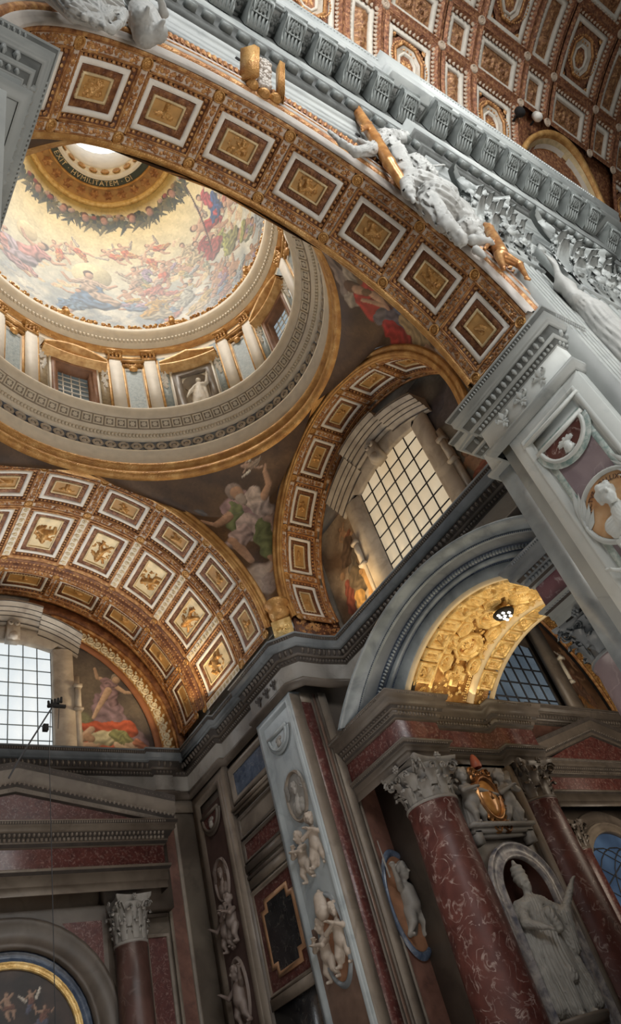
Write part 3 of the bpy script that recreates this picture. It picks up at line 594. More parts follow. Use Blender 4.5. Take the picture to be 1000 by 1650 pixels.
# ---- chapel barrel vault (axis y) : three rows
cv=thing('coffered_vault','deep barrel vault over the chapel at lower left, three rows of white-framed gilded coffers','vault',(X0,0,ZC))
Y1,Y2,Y3,Y4,Y5=18.05,19.93,23.05,23.49,25.0
angc=[STEP*k for k in range(-3,5)]; edc=[STEP*(k-.5) for k in range(-3,6)]
arch_row(cv,RC,Y1,Y2,angc,STEP,[1,3,0,DOVE,1,2,3,DOVE])
arch_row(cv,RC,Y2+.06,Y3,angc,STEP,[orn(BEASTS[2],11),orn(BEASTS[0],12),orn(BEASTS[1],13),orn(BEASTS[2],14),orn(BEASTS[0],15),orn(BEASTS[3],16),orn(BEASTS[0],17),orn(BEASTS[1],18)],mg=(.2,.35,.49,.67,.72),gm=M_bgold,pm=M_pgold)
arch_row(cv,RC-.12,Y3+.42,Y5-.05,angc,STEP,[3,2,1,DOVE,0,2,1,DOVE],mg=(.12,.24,.35,.49,.52))
cross_bands(cv,RC,Y1,Y2,STEP,edc,3,.115); long_bands(cv,RC,Y1,STEP,angc,.11,6); long_bands(cv,RC,Y2,STEP,angc,.11,7)
rosettes(cv,RC,Y1,edc,.17); rosettes(cv,RC,Y2,edc,.17); rosettes(cv,RC,Y3,edc,.13)
cross_bands(cv,RC-.12,Y3+.42,Y5-.05,STEP,edc,4,.10); long_bands(cv,RC-.12,Y3+.5,STEP,angc,.09,8); rosettes(cv,RC-.12,Y3+.5,edc,.14); long_bands(cv,RC-.12,Y5-.08,STEP,angc,.09,9)
def scroll_band(hu,hv,R,gm,wm,long_u=False):
    b=G().plate(0,0,hu,hv,.02,2,6).map(amap(R)).build('scroll_band',wm); g=G(); n=int(2*max(hu,hv)/.26); L=max(hu,hv); W=min(hu,hv)
    for i in range(n):
        t=-L+2*L*(i+.5)/n; c=(t,0,.02) if long_u else (0,t,.02)
        g.scroll(c,W*.8,1.5,1 if i%2 else -1,i*PI,.018,.03,10)
    g.map(amap(R)).build('gilt_scrolls',gm,b,kind='stuff'); return b
sb=None
for a in edc:
    b=dup(sb) if sb else scroll_band(.14,(Y3-Y2)/2-.2,RC,M_pgold,M_gplas); sb=sb or b; b.parent=cv; b.location=(0,(Y2+Y3)/2,0); b.rotation_euler=(0,a,0)
shell(cv,RC,Y1-.25,Y5+.3,-R_(70),R_(88),M_plas)
AC0,AC1=-R_(68),R_(86.5)
rail(cv,RC,Y1-.26,Y1-.12,AC0,AC1,.09,M_gold,'fillet'); rail(cv,RC,Y2+.13,Y2+.19,AC0,AC1,.04,M_bgold,'fillet')
rail(cv,RC,Y3-.0,Y3+.42,AC0,AC1,.1,M_dgold,'stepped_band',prof=[(Y3+.0,.0),(Y3+.08,.04),(Y3+.2,.05),(Y3+.22,.12),(Y3+.4,.15),(Y3+.42,.12)])
G().join(egg_rail(G(),RC-.05,Y3+.14,AC0,AC1,.06,.05,.05,.15)).join(egg_rail(G(),RC-.13,Y3+.33,AC0,AC1,.045,.06,.04,.12)).join(egg_rail(G(),RC,Y1-.08,AC0,AC1,.03,.025,.03,.075)).build('egg_row',M_bgold,cv,kind='stuff')
rail(cv,RC-.12,Y5-.05,Y5+.1,AC0,AC1,.07,M_bgold,'fillet')
# ---- transverse arch (axis x), soffit in front of the window wall
ta=thing('coffered_arch','side arch across the aisle with one row of gilded coffers, framing the cream window','arch',(0,YT,ZT),(0,0,-PI/2))
STT=R_(22.86); HT=XT+1.55
angt=[STT*k for k in range(-4,5)]; edt=[STT*(k-.5) for k in range(-4,6)]
arch_row(ta,RT,XT,HT,angt,STT,[DOVE,0,2,1,3,2,DOVE,1,0],mg=(.13,.26,.38,.53,.57))
cross_bands(ta,RT,XT,HT,STT,edt,11,.105); long_bands(ta,RT,XT,STT,angt,.1,12); long_bands(ta,RT,HT,STT,angt,.08,13); rosettes(ta,RT,XT,edt,.15)
AT=R_(103)
shell(ta,RT,XT-.2,HT+.25,-AT-.05,AT+.05,M_plas)
rail(ta,RT,XT-.22,XT-.1,-AT,AT,.07,M_gold,'fillet'); rail(ta,RT,HT+.08,HT+.2,-AT,AT,.05,M_bgold,'fillet')
egg_rail(G(),RT,XT-.14,-AT,AT,.03,.025,.03,.075).build('bead_row',M_gold,ta,kind='stuff')
for q,nm in((-1,'n'),(1,'f')):
    g=G().bx(q*4.90,q*5.05,XT-.2,HT+.25,-2.0,-.95); g.build('stilt_ground',M_brownrec,ta); g=G(); r=random.Random(8)
    for i in range(90): v_=G().flower((0,0,0),.1,.05,5) if i%2 else G().egg((0,0,0),(.05,.05,.06),5,1); w_=np.concatenate(v_.V); a_,b_=r.uniform(XT-.1,HT+.15),r.uniform(-1.9,-1.0); g.add(np.stack([q*(4.9-w_[:,2]),a_+w_[:,0],b_+w_[:,1]],1),v_.F)
    g.build('gilt_ornament',M_bgold,ta,kind='stuff')
# mouldings round the aisle side of the three arches (gold and brown)
for nm,par,R,v,s,a0,a1 in(('n',na,RN,6.32,1,A0,A1),('c',cv,RC,Y1-.26,-1,AC0,AC1),('t',ta,RT,XT-.22,-1,-AT,AT)):
    arch_prof(par,[(R,v),(R-.0,v+s*.05),(R+.12,v+s*.07),(R+.14,v+s*.03),(R+.22,v+s*.05),(R+.24,v+s*.10),(R+.34,v+s*.09),(R+.42,v-s*.05)],a0,a1,M_gold,'archivolt_moulding')
# ================= pendentives, ring, drum, dome
DX,DY,DA,DB,ZR=7.27,11.85,6.70,5.74,21.25

dome=thing('aisle_dome','oval dome with painted mosaic sky, stone cornice ring and pilastered drum above the aisle','dome',(DX,DY,0))
def DBv(a): return np.where(np.sin(a)<0,DB+.5,DB)
def zq(z): return z if z<24.4 else 24.4+(z-24.4)*.94
def ring_prof(prof,mat,name,par=dome,n=128,kind=None):
    an=np.linspace(0,2*PI,n,endpoint=False)
    return G().grid([[((DA-d)*math.cos(a),max((float(DBv(a))-d)*math.sin(a),6.42-DY-(.3 if z>24 else 0)),zq(z)) for d,z in prof] for a in an],cu=True).build(name,mat,par,kind=kind)
def dmap(th0,rr=6.2): 
    def f(P):
        th=th0-P[:,0]/rr; return np.stack([(DA-P[:,2])*np.cos(th),np.maximum((DBv(th)-P[:,2])*np.sin(th),6.42-DY),np.where(P[:,1]<24.4,P[:,1],24.4+(P[:,1]-24.4)*.94)],1)
    return f
def around(n,fn,name,mat,kind='stuff'):
    g=G()
    for i in range(n): g.join(fn(i),dmap(2*PI*(i+.5)/n))
    return g.build(name,mat,dome,kind=kind)
ring_prof([(-.25,ZR-.05),(.02,ZR-.1),(.12,ZR),(.16,ZR+.14),(.1,ZR+.25),(.02,ZR+.3),(.02,ZR+.42),(.12,ZR+.5),(.16,ZR+.62),(.1,ZR+.72),(-.02,ZR+.78)],M_gold,'gilt_ring_moulding')
ring_prof([(-.02,ZR+.78),(.02,ZR+.82),(.04,ZR+1.35),(.1,ZR+1.4),(.1,ZR+1.5),(-.02,ZR+1.52)],M_gplas,'white_frieze_band')
ring_prof([(-.02,ZR+1.5),(-.02,ZR+2.12)],M_navy,'guilloche_ground')
def guil(i):
    g=G().ring((0,ZR+1.8,.02),.10,.21,.06,10).egg((0,ZR+1.8,.02),(.08,.08,.05),6,1)
    return g
around(84,guil,'guilloche_ring',M_stain)
ring_prof([(-.02,ZR+2.1),(.06,ZR+2.14),(.10,ZR+2.2),(.10,ZR+2.38),(.2,ZR+2.42),(.3,ZR+2.5)],M_gplas,'dome_cornice')
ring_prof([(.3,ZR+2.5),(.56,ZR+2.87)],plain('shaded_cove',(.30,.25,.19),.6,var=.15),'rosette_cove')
ring_prof([(.56,ZR+2.87),(.62,ZR+2.9),(.64,ZR+3.02),(.70,ZR+3.10),(.74,ZR+3.26),(.74,ZR+3.34),(.3,ZR+3.36),(-.2,ZR+3.36),(-.2,ZR+3.2)],M_gplas,'dome_cornice')
around(300,lambda i:G().bx(-.04,.04,ZR+2.24,ZR+2.37,.10,.19),'dentil_row',M_gplas)
def modil(i):
    g=G(); s=(.36,.25)
    L=np.linalg.norm(s); f=lambda P: np.stack([P[:,0],ZR+2.5+(P[:,1]*s[0]/L)-.0*P[:,2],.3+P[:,1]*s[1]/L+P[:,2]*.7],1)
    h=G().frame(0,.20,.19,.17,[(0,0),(0,.05),(.04,.05),(.05,.015)],1).flower((0,.2,.02),.12,.05,6); g.join(h,lambda P: np.stack([P[:,0],ZR+2.52+P[:,1]*.82-P[:,2]*.57,.31+P[:,1]*.57+P[:,2]*.82],1)); return g
for i in range(88): modil(i).map(dmap(2*PI*(i+.5)/88)).build('cornice_rosette',M_gplas,dome)
# drum
ring_prof([(-.75,ZR+3.2),(-.75,30.3)],M_dark,'drum_wall')
ring_prof([(-.0,29.7),(.08,29.74),(.1,30.0),(.14,30.06)],M_gold,'gilt_architrave')
ring_prof([(.0,30.05),(.12,30.08),(.12,30.4),(.2,30.46),(.2,30.66),(.34,30.72),(.42,30.9),(.48,31.0),(.50,31.2),(.3,31.24),(-.1,31.26),(-.1,32.0)],M_gplas,'drum_cornice')
around(230,lambda i:G().bx(-.05,.05,30.48,30.64,.19,.29),'dentil_row',M_gplas)
def bay(th,kind):
    mp=dmap(th); P=lambda g,n,m,par=dome,**k:g.map(mp).build(n,m,par,**k)
    g=G(); ho,zo=(.64,27.7) if kind=='window' else (.56,27.58)
    for a_,b_ in((-2.44,-ho),(ho,2.44)): g.grid([[(u,z,-.01) for z in(24.3,30.4)] for u in np.linspace(a_,b_,6)])
    g.grid([[(u,z,-.01) for z in(zo,30.4)] for u in np.linspace(-ho,ho,5)])
    if kind!='window': g.grid([[(u,27.0+math.sqrt(max(0,.3025-u*u)),-.01) for u in np.linspace(-.56,.56,13)],[(u,zo,-.01) for u in np.linspace(-.56,.56,13)]])
    P(g,'drum_wall_panel',M_gplas)
    for s in(-1,1):
        g=G(); x=s*1.72; g.bx(x-.25,x+.25,24.4,29.1,0,.16); p=P(g,'pilaster',M_plas)
        P(G().bx(x-.36,x-.25,24.4,29.1,0,.08).bx(x+.25,x+.36,24.4,29.1,0,.08),'gilt_edge_strip',M_tgold,p)
        g=G().bx(x-.3,x+.3,29.05,29.13,0,.2).bx(x-.34,x+.34,29.6,29.72,0,.27)
        for r_ in range(2):
            for i in range(4): g.leaf((x-.24+.16*i,29.12+.2*r_,.16),PI/2,.26,.07,.12)
        for q in(-1,1): g.scroll((x+q*.22,29.5,.2),.11,1.2,q,0,.03,.07,9)
        P(g,'capital',M_gold,p)
        x=s*1.22; P(G().bx(x-.19,x+.19,24.4,29.3,.0,.05),'speckled_strip',M_spk if (math.degrees(th)<60) else M_olive)
        g=G(); rr=random.Random(int(th*9)+s)
        for i in range(34): t=i/33; wd=.13*math.sin(PI*(.12+.8*t)); g.egg((x+rr.uniform(-wd,wd),28.5-1.55*t,.06),(.075,.075,.1),5,1)
        P(g,'stucco_garland',M_plas)
        P(G().bx(s*.92-.06,s*.92+.06,24.4,28.2,0,.1),'white_strip',M_plas)
    if kind=='window':
        P(G().frame(0,26.2,.90,1.75,[(0,0),(0,.14),(.16,.14),(.16,.04),(.27,.04),(.27,-.32)],2),'window_surround',M_brown)
        w_=P(G().plate(0,26.2,.63,1.48,-.30,2,2),'glass_panes',M_windk if math.degrees(th)>50 else M_winr)
        g=G()
        for i in range(1,4): g.bx(-.63+i*.315-.02,-.63+i*.315+.02,24.75,27.65,-.30,-.25)
        for i in range(1,9): g.bx(-.63,.63,24.75+i*.325-.02,24.75+i*.325+.02,-.30,-.26)
        P(g,'glazing_bars',M_plas,w_)
    else:
        # shell-headed niche
        an=np.linspace(0,PI,17); g=G()
        g.grid([[(-.55*math.cos(a),z,-.55*math.sin(a)) for a in an] for z in(24.4,27.0)])
        ph=np.linspace(0,PI/2,8); g.grid([[(-.55*math.cos(a)*math.cos(p),27.0+.55*math.sin(p),-.55*math.sin(a)*math.cos(p)*(1-.12*(i%2))) for i,a in enumerate(an)] for p in ph])
        P(g,'niche_shell',M_stain)
        P(G().frame(0,26.1,.90,1.75,[(0,0),(0,.12),(.3,.12),(.36,.03)],2),'niche_surround',M_tan)
    g=G()
    prof=[(0,.0),(.3,.05),(.34,.14),(.5,.18),(.56,.3),(.7,.36),(.75,0)]
    us=np.linspace(-1.32,1.32,15)
    P(G().grid([[(u,27.98+z*.62,n*1.5) for n,z in ((.0,0),(.06,.02),(.08,.18),(.16,.2),(.18,.34),(.26,.38),(.28,.5),(.0,.52))] for u in us]),'pediment_cornice',M_tgold)
    if kind=='window': top=lambda u: .62*(1-(u/1.32)**2)
    else: top=lambda u: .55*(1-abs(u)/1.32)
    P(G().grid([[(u,28.28+top(u)+z,n) for n,z in ((.05,-.0),(.2,.02),(.24,.1),(.36,.12),(.42,.24),(.0,.26))] for u in np.linspace(-1.32,1.32,25)]).grid([[(u,28.25,.06),(u,28.30+top(u),.06)] for u in np.linspace(-1.3,1.3,15)]),'pediment_raking_cornice',M_tgold)
    # blank panel between bays
    m2=dmap(th-PI/8); P2=lambda g,n,m,**k:g.map(m2).build(n,m,dome,**k)
    P2(G().frame(0,27.0,.68,2.5,[(0,0),(0,.05),(.14,.05),(.16,.02)],2),'gilt_panel_frame',M_tgold)
    P2(G().frame(0,26.6,.42,1.9,[(0,.02),(0,.06),(.09,.06),(.11,.0)],2),'white_panel_frame',M_plas)
    P2(G().plate(0,26.6,.31,1.79,.01,2,2),'speckled_panel',M_spk)
    g=G().bx(-.42,.42,28.62,28.72,0,.14).bx(-.5,.5,28.9,28.98,0,.2)
    for q in(-1,1): g.scroll((q*.2,28.75,.08),.15,1.3,q,0,.04,.08,10)
    g.egg((0,28.5,.05),(.2,.22,.12),8,2); P2(g,'shell_ornament',M_gold)
M_tgold=gold('tan_gilding',(.42,.22,.08),(.60,.36,.14),(.74,.50,.24),.35,.5,4,.15)
M_brown=plain('brown_stucco',(.26,.13,.075),.6,var=.2)
M_spk=marble('blue_speckled_mosaic',(.24,.31,.35),(.42,.49,.51),(.14,.18,.22),8,9,.06)
M_olive=marble('olive_speckled_mosaic',(.26,.20,.12),(.42,.34,.22),(.16,.12,.08),8,9,.06)
for i in range(8): bay(i*PI/4,'window' if i%2==0 else 'niche')
for th,fc in((PI/4,1),(3*PI/4,-1),(-PI/4,1)):
    s_=robed3(2.15,[(-1,(-1.3,-.3,4.9),(-1.6,-.6,3.9)),(1,(1.3,-.3,5.6),(1.5,-.6,6.9))],.08)
    p=(DX+(DA-.12)*math.cos(th),DY+(DB-.12)*math.sin(th),24.65)
    o=statue('niche_statue',s_,M_plas,'white stucco robed statue standing in %s shell niche of the dome drum'%('the visible' if th==PI/4 else 'the far left' if th>2 else 'the hidden right'),'statue',p,th+PI/2+PI,60,.04,(.03,8))
    o.rotation_euler=(0,0,th-PI/2)
    if th!=PI/4: bpy.data.objects.remove(o)
# gilded garland on top of the drum cornice with cherub knots
def garl(i):
    g=G(); r=random.Random(i)
    if i%8==0: g.egg((0,31.55,.36),(.2,.3,.3),8,2).egg((0,31.95,.36),(.16,.17,.2),7,2); [g.leaf((0,31.5,.4),a,.42,.13,.14) for a in(.3,2.84,-.5,3.6)]
    else:
        for k in range(7): g.egg((r.uniform(-.26,.26),31.3+r.uniform(.02,.28)+.12*abs((i%8)-4)/4,.36),(.09,.09,.13),5,2)
        for k in range(3): g.leaf((r.uniform(-.2,.2),31.4,.4),r.uniform(0,6),.26,.07,.1)
    return g
around(64,garl,'gilded_garland',M_bright if 0 else M_gold)
# mosaic shell: chart u = -theta*6.1, v = phi*11
ZS,HS,PE=31.45,9.95,R_(54.6)
def dsurf(th,ph,inset=0):
    k=np.cos(ph); bl=np.clip(ph/PE,0,1); av=6.1
    return np.stack([((DA*(1-bl)+av*bl)*k-inset*k)*np.cos(th),((DBv(th)*(1-bl)+av*bl)*k-inset*k)*np.sin(th),ZS+HS*np.sin(ph)-inset*np.sin(ph)],-1)
TH,PHI=np.meshgrid(np.linspace(R_(-55),R_(155),560),np.linspace(0,PE,330),indexing='ij')
U=(-TH*6.1).ravel(); V_=(PHI*11).ravel()
gy=np.clip(PHI.ravel()/PE,0,1)[:,None]
bg=arr((.56,.60,.60))*(1-gy)+arr((.74,.62,.36))*gy
cw=np.clip(1.25-2.2*gy,0,1); bg=bg*(1-cw*.8)+clouds(U,V_,1.6,(.42,.46,.50),(.80,.78,.72),3)*cw*.8
bg=bg*(.96+.06*wob(U,V_,3.1,5)[:,None])
def at(thd,phd): return -R_(thd)*6.1,R_(phd)*11
F=[]
rr=random.Random(5)
PALE=[(.62,.56,.46),(.60,.50,.40),(.55,.57,.55),(.66,.60,.52),(.58,.46,.40)]
for i in range(150):   # cloud bank puffs
    th=rr.uniform(-40,150); ph=rr.uniform(-1,24) if i<110 else rr.uniform(14,34); x,y=at(th,ph); q=rr.uniform(.35,.8)
    F+=place(body(4,c1=(.60,.60,.58) if ph<12 else (.70,.62,.46),c2=(.50,.53,.55) if ph<12 else (.66,.54,.42)),x,y,q,rr.uniform(-.5,.5))
CO=[(.55,.27,.20),(.50,.42,.50),(.34,.42,.52),(.62,.52,.30),(.56,.40,.34),(.45,.46,.36),(.64,.56,.42),(.60,.35,.30)]
for i in range(44):
    th=rr.uniform(12,70) if i<24 else rr.uniform(-35,20); ph=rr.uniform(3,27) if i<24 else rr.uniform(0,30); x,y=at(th,ph)
    F+=place(body(rr.choice([1,2,2,5,0]),(.64,.47,.36),rr.choice(CO),rr.choice(CO),(.30,.20,.12)),x,y,rr.uniform(1.0,1.35),rr.uniform(-.7,.7)+(.5 if i>=24 else 0),rr.choice([1,-1]))
for th,ph in((86,33.3),(67,33.5),(60,35),(95,30),(128,22),(48,30),(42,34)):
    x,y=at(th,ph); F+=place(body(2,(.68,.50,.38),(.62,.28,.16),(.60,.40,.22),(.35,.2,.1)),x,y,1.3,rr.uniform(-1.3,1.3),rr.choice([1,-1]))
def big(th,ph,s,rot,pose,c1,c2,flip=1,hair=(.2,.12,.07),sk=(.66,.49,.38)):
    global F; x,y=at(th,ph); F+=place(body(pose,sk,c1,c2,hair),x,y,s,rot,flip)
x,y=at(113,30); F+=[(x,y,1.15,x,y,1.15,-1.3,(.72,.62,.44),0),(x,y,.85,x,y,.85,-1,(.77,.68,.50),0)]
big(110,22.5,2.5,-.1,1,(.60,.38,.36),(.50,.44,.48),1)
big(117,17,1.6,.3,1,(.62,.44,.42),(.55,.42,.44),-1)
x,y=at(79,24); F+=[(x,y,1.3,x,y,1.3,-1.2,(.76,.70,.52),0)]
big(80.5,17,2.25,.05,0,(.62,.52,.44),(.26,.36,.48),1)
big(86,11.5,1.6,.35,1,(.28,.38,.50),(.30,.40,.50),1)
for th,ph,s,r,p,a,b in((57,24,1.5,.1,2,(.60,.52,.44),(.56,.44,.36)),(44,23,1.5,-.2,2,(.62,.26,.16),(.58,.50,.44)),(63,15,1.35,.3,5,(.62,.50,.24),(.5,.5,.4)),(52,10,1.5,0,0,(.64,.48,.20),(.58,.54,.44)),(38,12,1.4,.2,1,(.60,.60,.55),(.50,.50,.46)),(30,20,1.3,.5,5,(.5,.5,.5),(.5,.4,.4)),(20,9,1.3,.5,5,(.4,.3,.4),(.5,.4,.4)),(8,8,1.7,.6,5,(.52,.56,.56),(.4,.3,.35)),(-2,15,1.9,.7,5,(.52,.52,.26),(.6,.5,.3)),(6,20,1.5,.5,0,(.52,.53,.25),(.45,.44,.25)),(-12,24,1.7,.9,5,(.55,.4,.35),(.45,.35,.35)),(-20,16,1.6,.9,5,(.6,.6,.6),(.5,.5,.5)),(-14,8,1.5,.8,1,(.55,.58,.6),(.5,.5,.5)),(14,3,1.6,.2,1,(.48,.52,.56),(.5,.5,.5)),(30,3,1.4,-.2,1,(.5,.5,.5),(.56,.5,.44))): big(th,ph,s,r,p,a,b,1 if p%2 else -1)
big(9,29,2.2,.9,2,(.52,.13,.12),(.10,.18,.34),1); big(0,34,1.7,.8,1,(.58,.18,.20),(.12,.2,.38),1); big(16,24,1.5,.6,0,(.45,.12,.11),(.5,.2,.18),-1)
x1,y1=at(3.3,46); x2,y2=at(15.8,21); F+=[(x1,y1,.06,x2,y2,.05,2,(.20,.10,.07),0)]
# leaf wreath with cherub heads, painted round the lantern
for i in range(330):
    th=rr.uniform(-60,160); x,y=at(th,47.7+rr.uniform(-2.2,2.0)); a=-PI*.5+rr.uniform(-.9,.9); L=rr.uniform(.5,1.0); cl=rr.choice([(.12,.13,.05),(.20,.20,.08),(.08,.10,.05),(.30,.26,.12),(.26,.22,.09)])
    F+=[(x,y,.19,x+L*math.cos(a),y+L*math.sin(a)*.8,.03,.3,cl,0)]
for i in range(40):
    x,y=at(rr.uniform(-60,160),49.5+rr.uniform(-.8,.6)); c_=rr.choice([(.5,.2,.16),(.66,.5,.4),(.6,.6,.5),(.5,.36,.2)]); F+=[(x,y,.17,x+.1,y,.17,.6,c_,0)]
for i,th in enumerate((118,99,82,69,50,36,14,-5)):
    x,y=at(th,47.2); F+=place(body(3,(.62,.40,.30),(.4,.4,.4),(.3,.3,.3),(.30,.16,.08)),x,y,2.2,rr.uniform(-.4,.4))
    F[-4]=F[-4][:6]+(1.2,)+F[-4][7:]; F[-3]=F[-3][:6]+(.9,)+F[-3][7:]
cols=np.clip(paint(U,V_,F,bg),0,1)**1.75*.97
P=dsurf(TH,PHI); G().grid(P,flip=False).build('mosaic_shell',M_paint,dome,smooth=True,colors=cols)
# the unseen remainder of the shell
T2,P2_=np.meshgrid(np.linspace(R_(155),R_(305),60),np.linspace(0,PE,20),indexing='ij'); G().grid(dsurf(T2,P2_)).build('mosaic_shell',M_pgold,dome,smooth=True)
# lantern ring: gilded bands, dark lettered band, white coffered mouth
def lring(prof,mat,name,n=96):
    an=np.linspace(0,2*PI,n,endpoint=False); return G().grid([[(r*math.cos(a),r*math.sin(a),z) for r,z in prof] for a in an],cu=True).build(name,mat,dome)
ZL=39.6
lring([(3.66,ZL-.05),(3.58,ZL-.2),(3.42,ZL-.2),(3.36,ZL-.05)],M_bright,'gilt_ring')
lring([(3.36,ZL-.05),(2.72,ZL+.05)],M_ochre,'gold_leaf_band_ground')
lring([(2.72,ZL+.05),(2.70,ZL-.1),(2.63,ZL-.1),(2.61,ZL+.05)],M_gold,'gilt_ring')
lring([(2.61,ZL+.02),(2.28,ZL+.02)],plain('dark_green_band',(.045,.06,.045),.4),'inscription_band')
lring([(2.28,ZL+.02),(2.25,ZL-.06),(2.18,ZL-.06),(2.14,ZL+.1),(2.1,ZL+.2)],M_plas,'white_rim')
lring([(2.1,ZL+.2),(2.02,ZL+.8)],M_pgold,'rosette_band')
lring([(2.02,ZL+.8),(1.96,ZL+.85),(1.96,ZL+2.6)],M_plas,'lantern_wall')
for i in range(28):
    g=G(); a=2*PI*i/28; h=G().flower((0,0,0),.28,.08,6); v=np.concatenate(h.V); g.add(np.stack([(3.03+v[:,1])*math.cos(a)-v[:,0]*math.sin(a),(3.03+v[:,1])*math.sin(a)+v[:,0]*math.cos(a),ZL-.02-v[:,2]],1),h.F).build('gilt_leaf',M_bgold,dome)
g=G()
for i in range(22):
    a=2*PI*i/22; h=G().flower((0,0,0),.2,.08,6).ring((0,0,0),.16,.22,.05,8); v=np.concatenate(h.V); rr_=2.05-v[:,2]; g.add(np.stack([rr_*math.cos(a)-v[:,0]*math.sin(a),rr_*math.sin(a)+v[:,0]*math.cos(a),ZL+.5+v[:,1]*1.1],1),h.F)
g.build('gilt_rosettes',M_gold,dome,kind='stuff')
G().add([(1.96*math.cos(a),1.96*math.sin(a),ZL+2.6) for a in np.linspace(0,2*PI,32,endpoint=False)],[[list(range(32))]]).build('lantern_opening',M_lant,dome)
def tmap(P,th0=R_(84)):   # letters: top toward the centre when read from below
    a=th0-P[:,0]/2.44; r=2.44-P[:,1]; return np.stack([r*np.cos(a),r*np.sin(a),ZL-P[:,2]-.0],1)
text_mesh('EXIT · HVMILITATEM · DI',.35,tmap,'inscription',M_pgold,dome,.01,1.12)
# ================= pendentives
def pend(name,label,c1,c2,px,py,figs,seed):
    """px: x sign (edge of side arch) ; c1=(arch centre z,R,plane y) nave/chapel type; c2=(centre z,R,plane x) side type"""
    z1,r1,yp=c1; z2,r2,xp=c2; zb=ZN+.3; n=200
    ss=np.linspace(0,1,n); zz=np.concatenate([np.linspace(zb,ZR-1.2,120),np.linspace(ZR-1.18,ZR-.02,59)**1,[ZR]])
    P=np.zeros((n,len(zz),3))
    for j,z in enumerate(zz):
        h1=math.sqrt(max(0,(r1+.34)**2-(z-z1)**2)) if z>z1 else r1+.34; h2=math.sqrt(max(0,(r2+.36)**2-(z-z2)**2)) if z>z2 else r2+.36
        t=(z-zb)/(ZR-zb)
        x1=X0+px*h1; y2=YT+py*h2
        if z>ZR-.9: 
            k=(z-(ZR-.9))/.9; x1=x1*(1-k)+DX*k if h1>.1 else DX; y2=y2*(1-k)+DY*k
        xe=DX+px*DA if 1 else xp; ye=DY+py*DB
        xe=xp*(1-t**9)+(DX+px*(DA+.0))*t**9; ye=yp*(1-t**9)+(DY+py*(DB+(.5 if py<0 else 0)))*t**9
        sn=np.sin(ss*PI/2); cs=1-np.cos(ss*PI/2)
        P[:,j,0]=x1+(xe-x1)*sn; P[:,j,1]=np.maximum(ye+(y2-ye)*cs,6.42 if py<0 else -99); P[:,j,2]=z
    U=P[:,:,0].ravel()*0; 
    # chart: u along the diagonal facing the dome centre, v height
    d=arr([px*.7071,py*.7071]); tg=arr([-d[1],d[0]])*(-1 if px*py>0 else 1)
    if seed==1: tg=-tg
    cx,cy=xp,yp; U=((P[:,:,0]-cx)*tg[0]+(P[:,:,1]-cy)*tg[1]).ravel(); V_=np.tile(np.concatenate([[0],np.cumsum(np.linalg.norm(np.diff(P[n//2],axis=0),axis=1))]),(n,1)).ravel()
    bg=clouds(U,V_,1.3,(.06,.034,.02),(.12,.07,.035),seed)
    # painted gilt framing lines
    e=np.abs(U)/(.12+V_*.50+.03*V_*V_); bg[(e>.86)&(e<.93)]=arr((.45,.26,.10)); bg[(e>.80)&(e<.83)]=arr((.36,.2,.08))
    cols=np.clip(paint(U,V_,figs,bg)*1.5,0,.9)**1.1; o=G().grid(P).build(name,M_paint,None,smooth=True,colors=cols); return tag(o,label,'pendentive')
RD=(.30,.08,.07); GN=(.17,.19,.09); MV=(.30,.20,.20)
def elder(x,y,s):
    S=lambda a:a+((.42,.26,.17),0); K=lambda a,c:a+(c,1)
    return [K((-.9,.45,.26,-.55,.35,.05,-.3),(.10,.09,.09)),K((-.1,.5,.42,.25,.0,.4,0),MV),K((.25,.6,.3,.45,.15,.26,.1),(.44,.36,.32)),K((-.15,.45,.26,-.25,.1,.24,.12),GN),K((.0,.0,.36,.45,-.3,.3,.1),(.46,.36,.32)),K((-.1,-.1,.25,-.4,-.4,.2,.16),(.40,.30,.27)),K((.3,-.2,.3,.35,-.8,.22,.15),GN),K((.5,-.1,.22,.6,-.8,.14,.12),(.33,.24,.20)),
     S((-.4,-.35,.15,-.15,-.85,.09,.2)),S((.3,-.85,.1,.42,-1.15,.07,.2)),S((.42,-1.15,.07,.25,-1.25,.06,.2)),S((-.35,.35,.12,-.7,.1,.08,.22)),S((-.7,.1,.07,-.95,.15,.05,.22)),S((.5,.5,.13,.72,.75,.09,.2)),S((.72,.75,.08,.72,1.1,.06,.2)),S((.72,1.1,.05,.78,1.25,.03,.2)),
     (-.1,.95,.2,-.08,.88,.2,.15,(.26,.20,.17),0),S((-.05,.9,.15,-.02,.82,.14,.26)),(-.0,.72,.13,.03,.62,.1,.32,(.34,.28,.24),0)]
def sc(L,x,y,s,rot=0,flip=1): return place(L,x,y,s,rot,flip)
cloudy=[(-.3,0,.35,.3,.05,.3,0,(.34,.27,.22),2),(0,-.2,.3,.4,-.2,.2,.02,(.26,.20,.17),2)]
fg=sc(cloudy,.12,2.75,1.5)+sc(cloudy,0,2.3,1.0)+sc(elder(0,0,1),.0,4.9,1.7,-.05)+sc(body(2,(.40,.27,.2),(.3,.22,.16),(.26,.2,.15)),.9,7.2,.7,1.2)
pend('pendentive_mosaic','mosaic pendentive with a bearded seated man in green and mauve robe above the corner pier',(ZC,RC,Y1-.3),(ZT,RT,XT-.25),1,1,fg,0)
K=lambda *a:a
S_=(.40,.25,.17); RR=(.34,.045,.035); DK=(.14,.12,.13); TB=(.30,.22,.12)
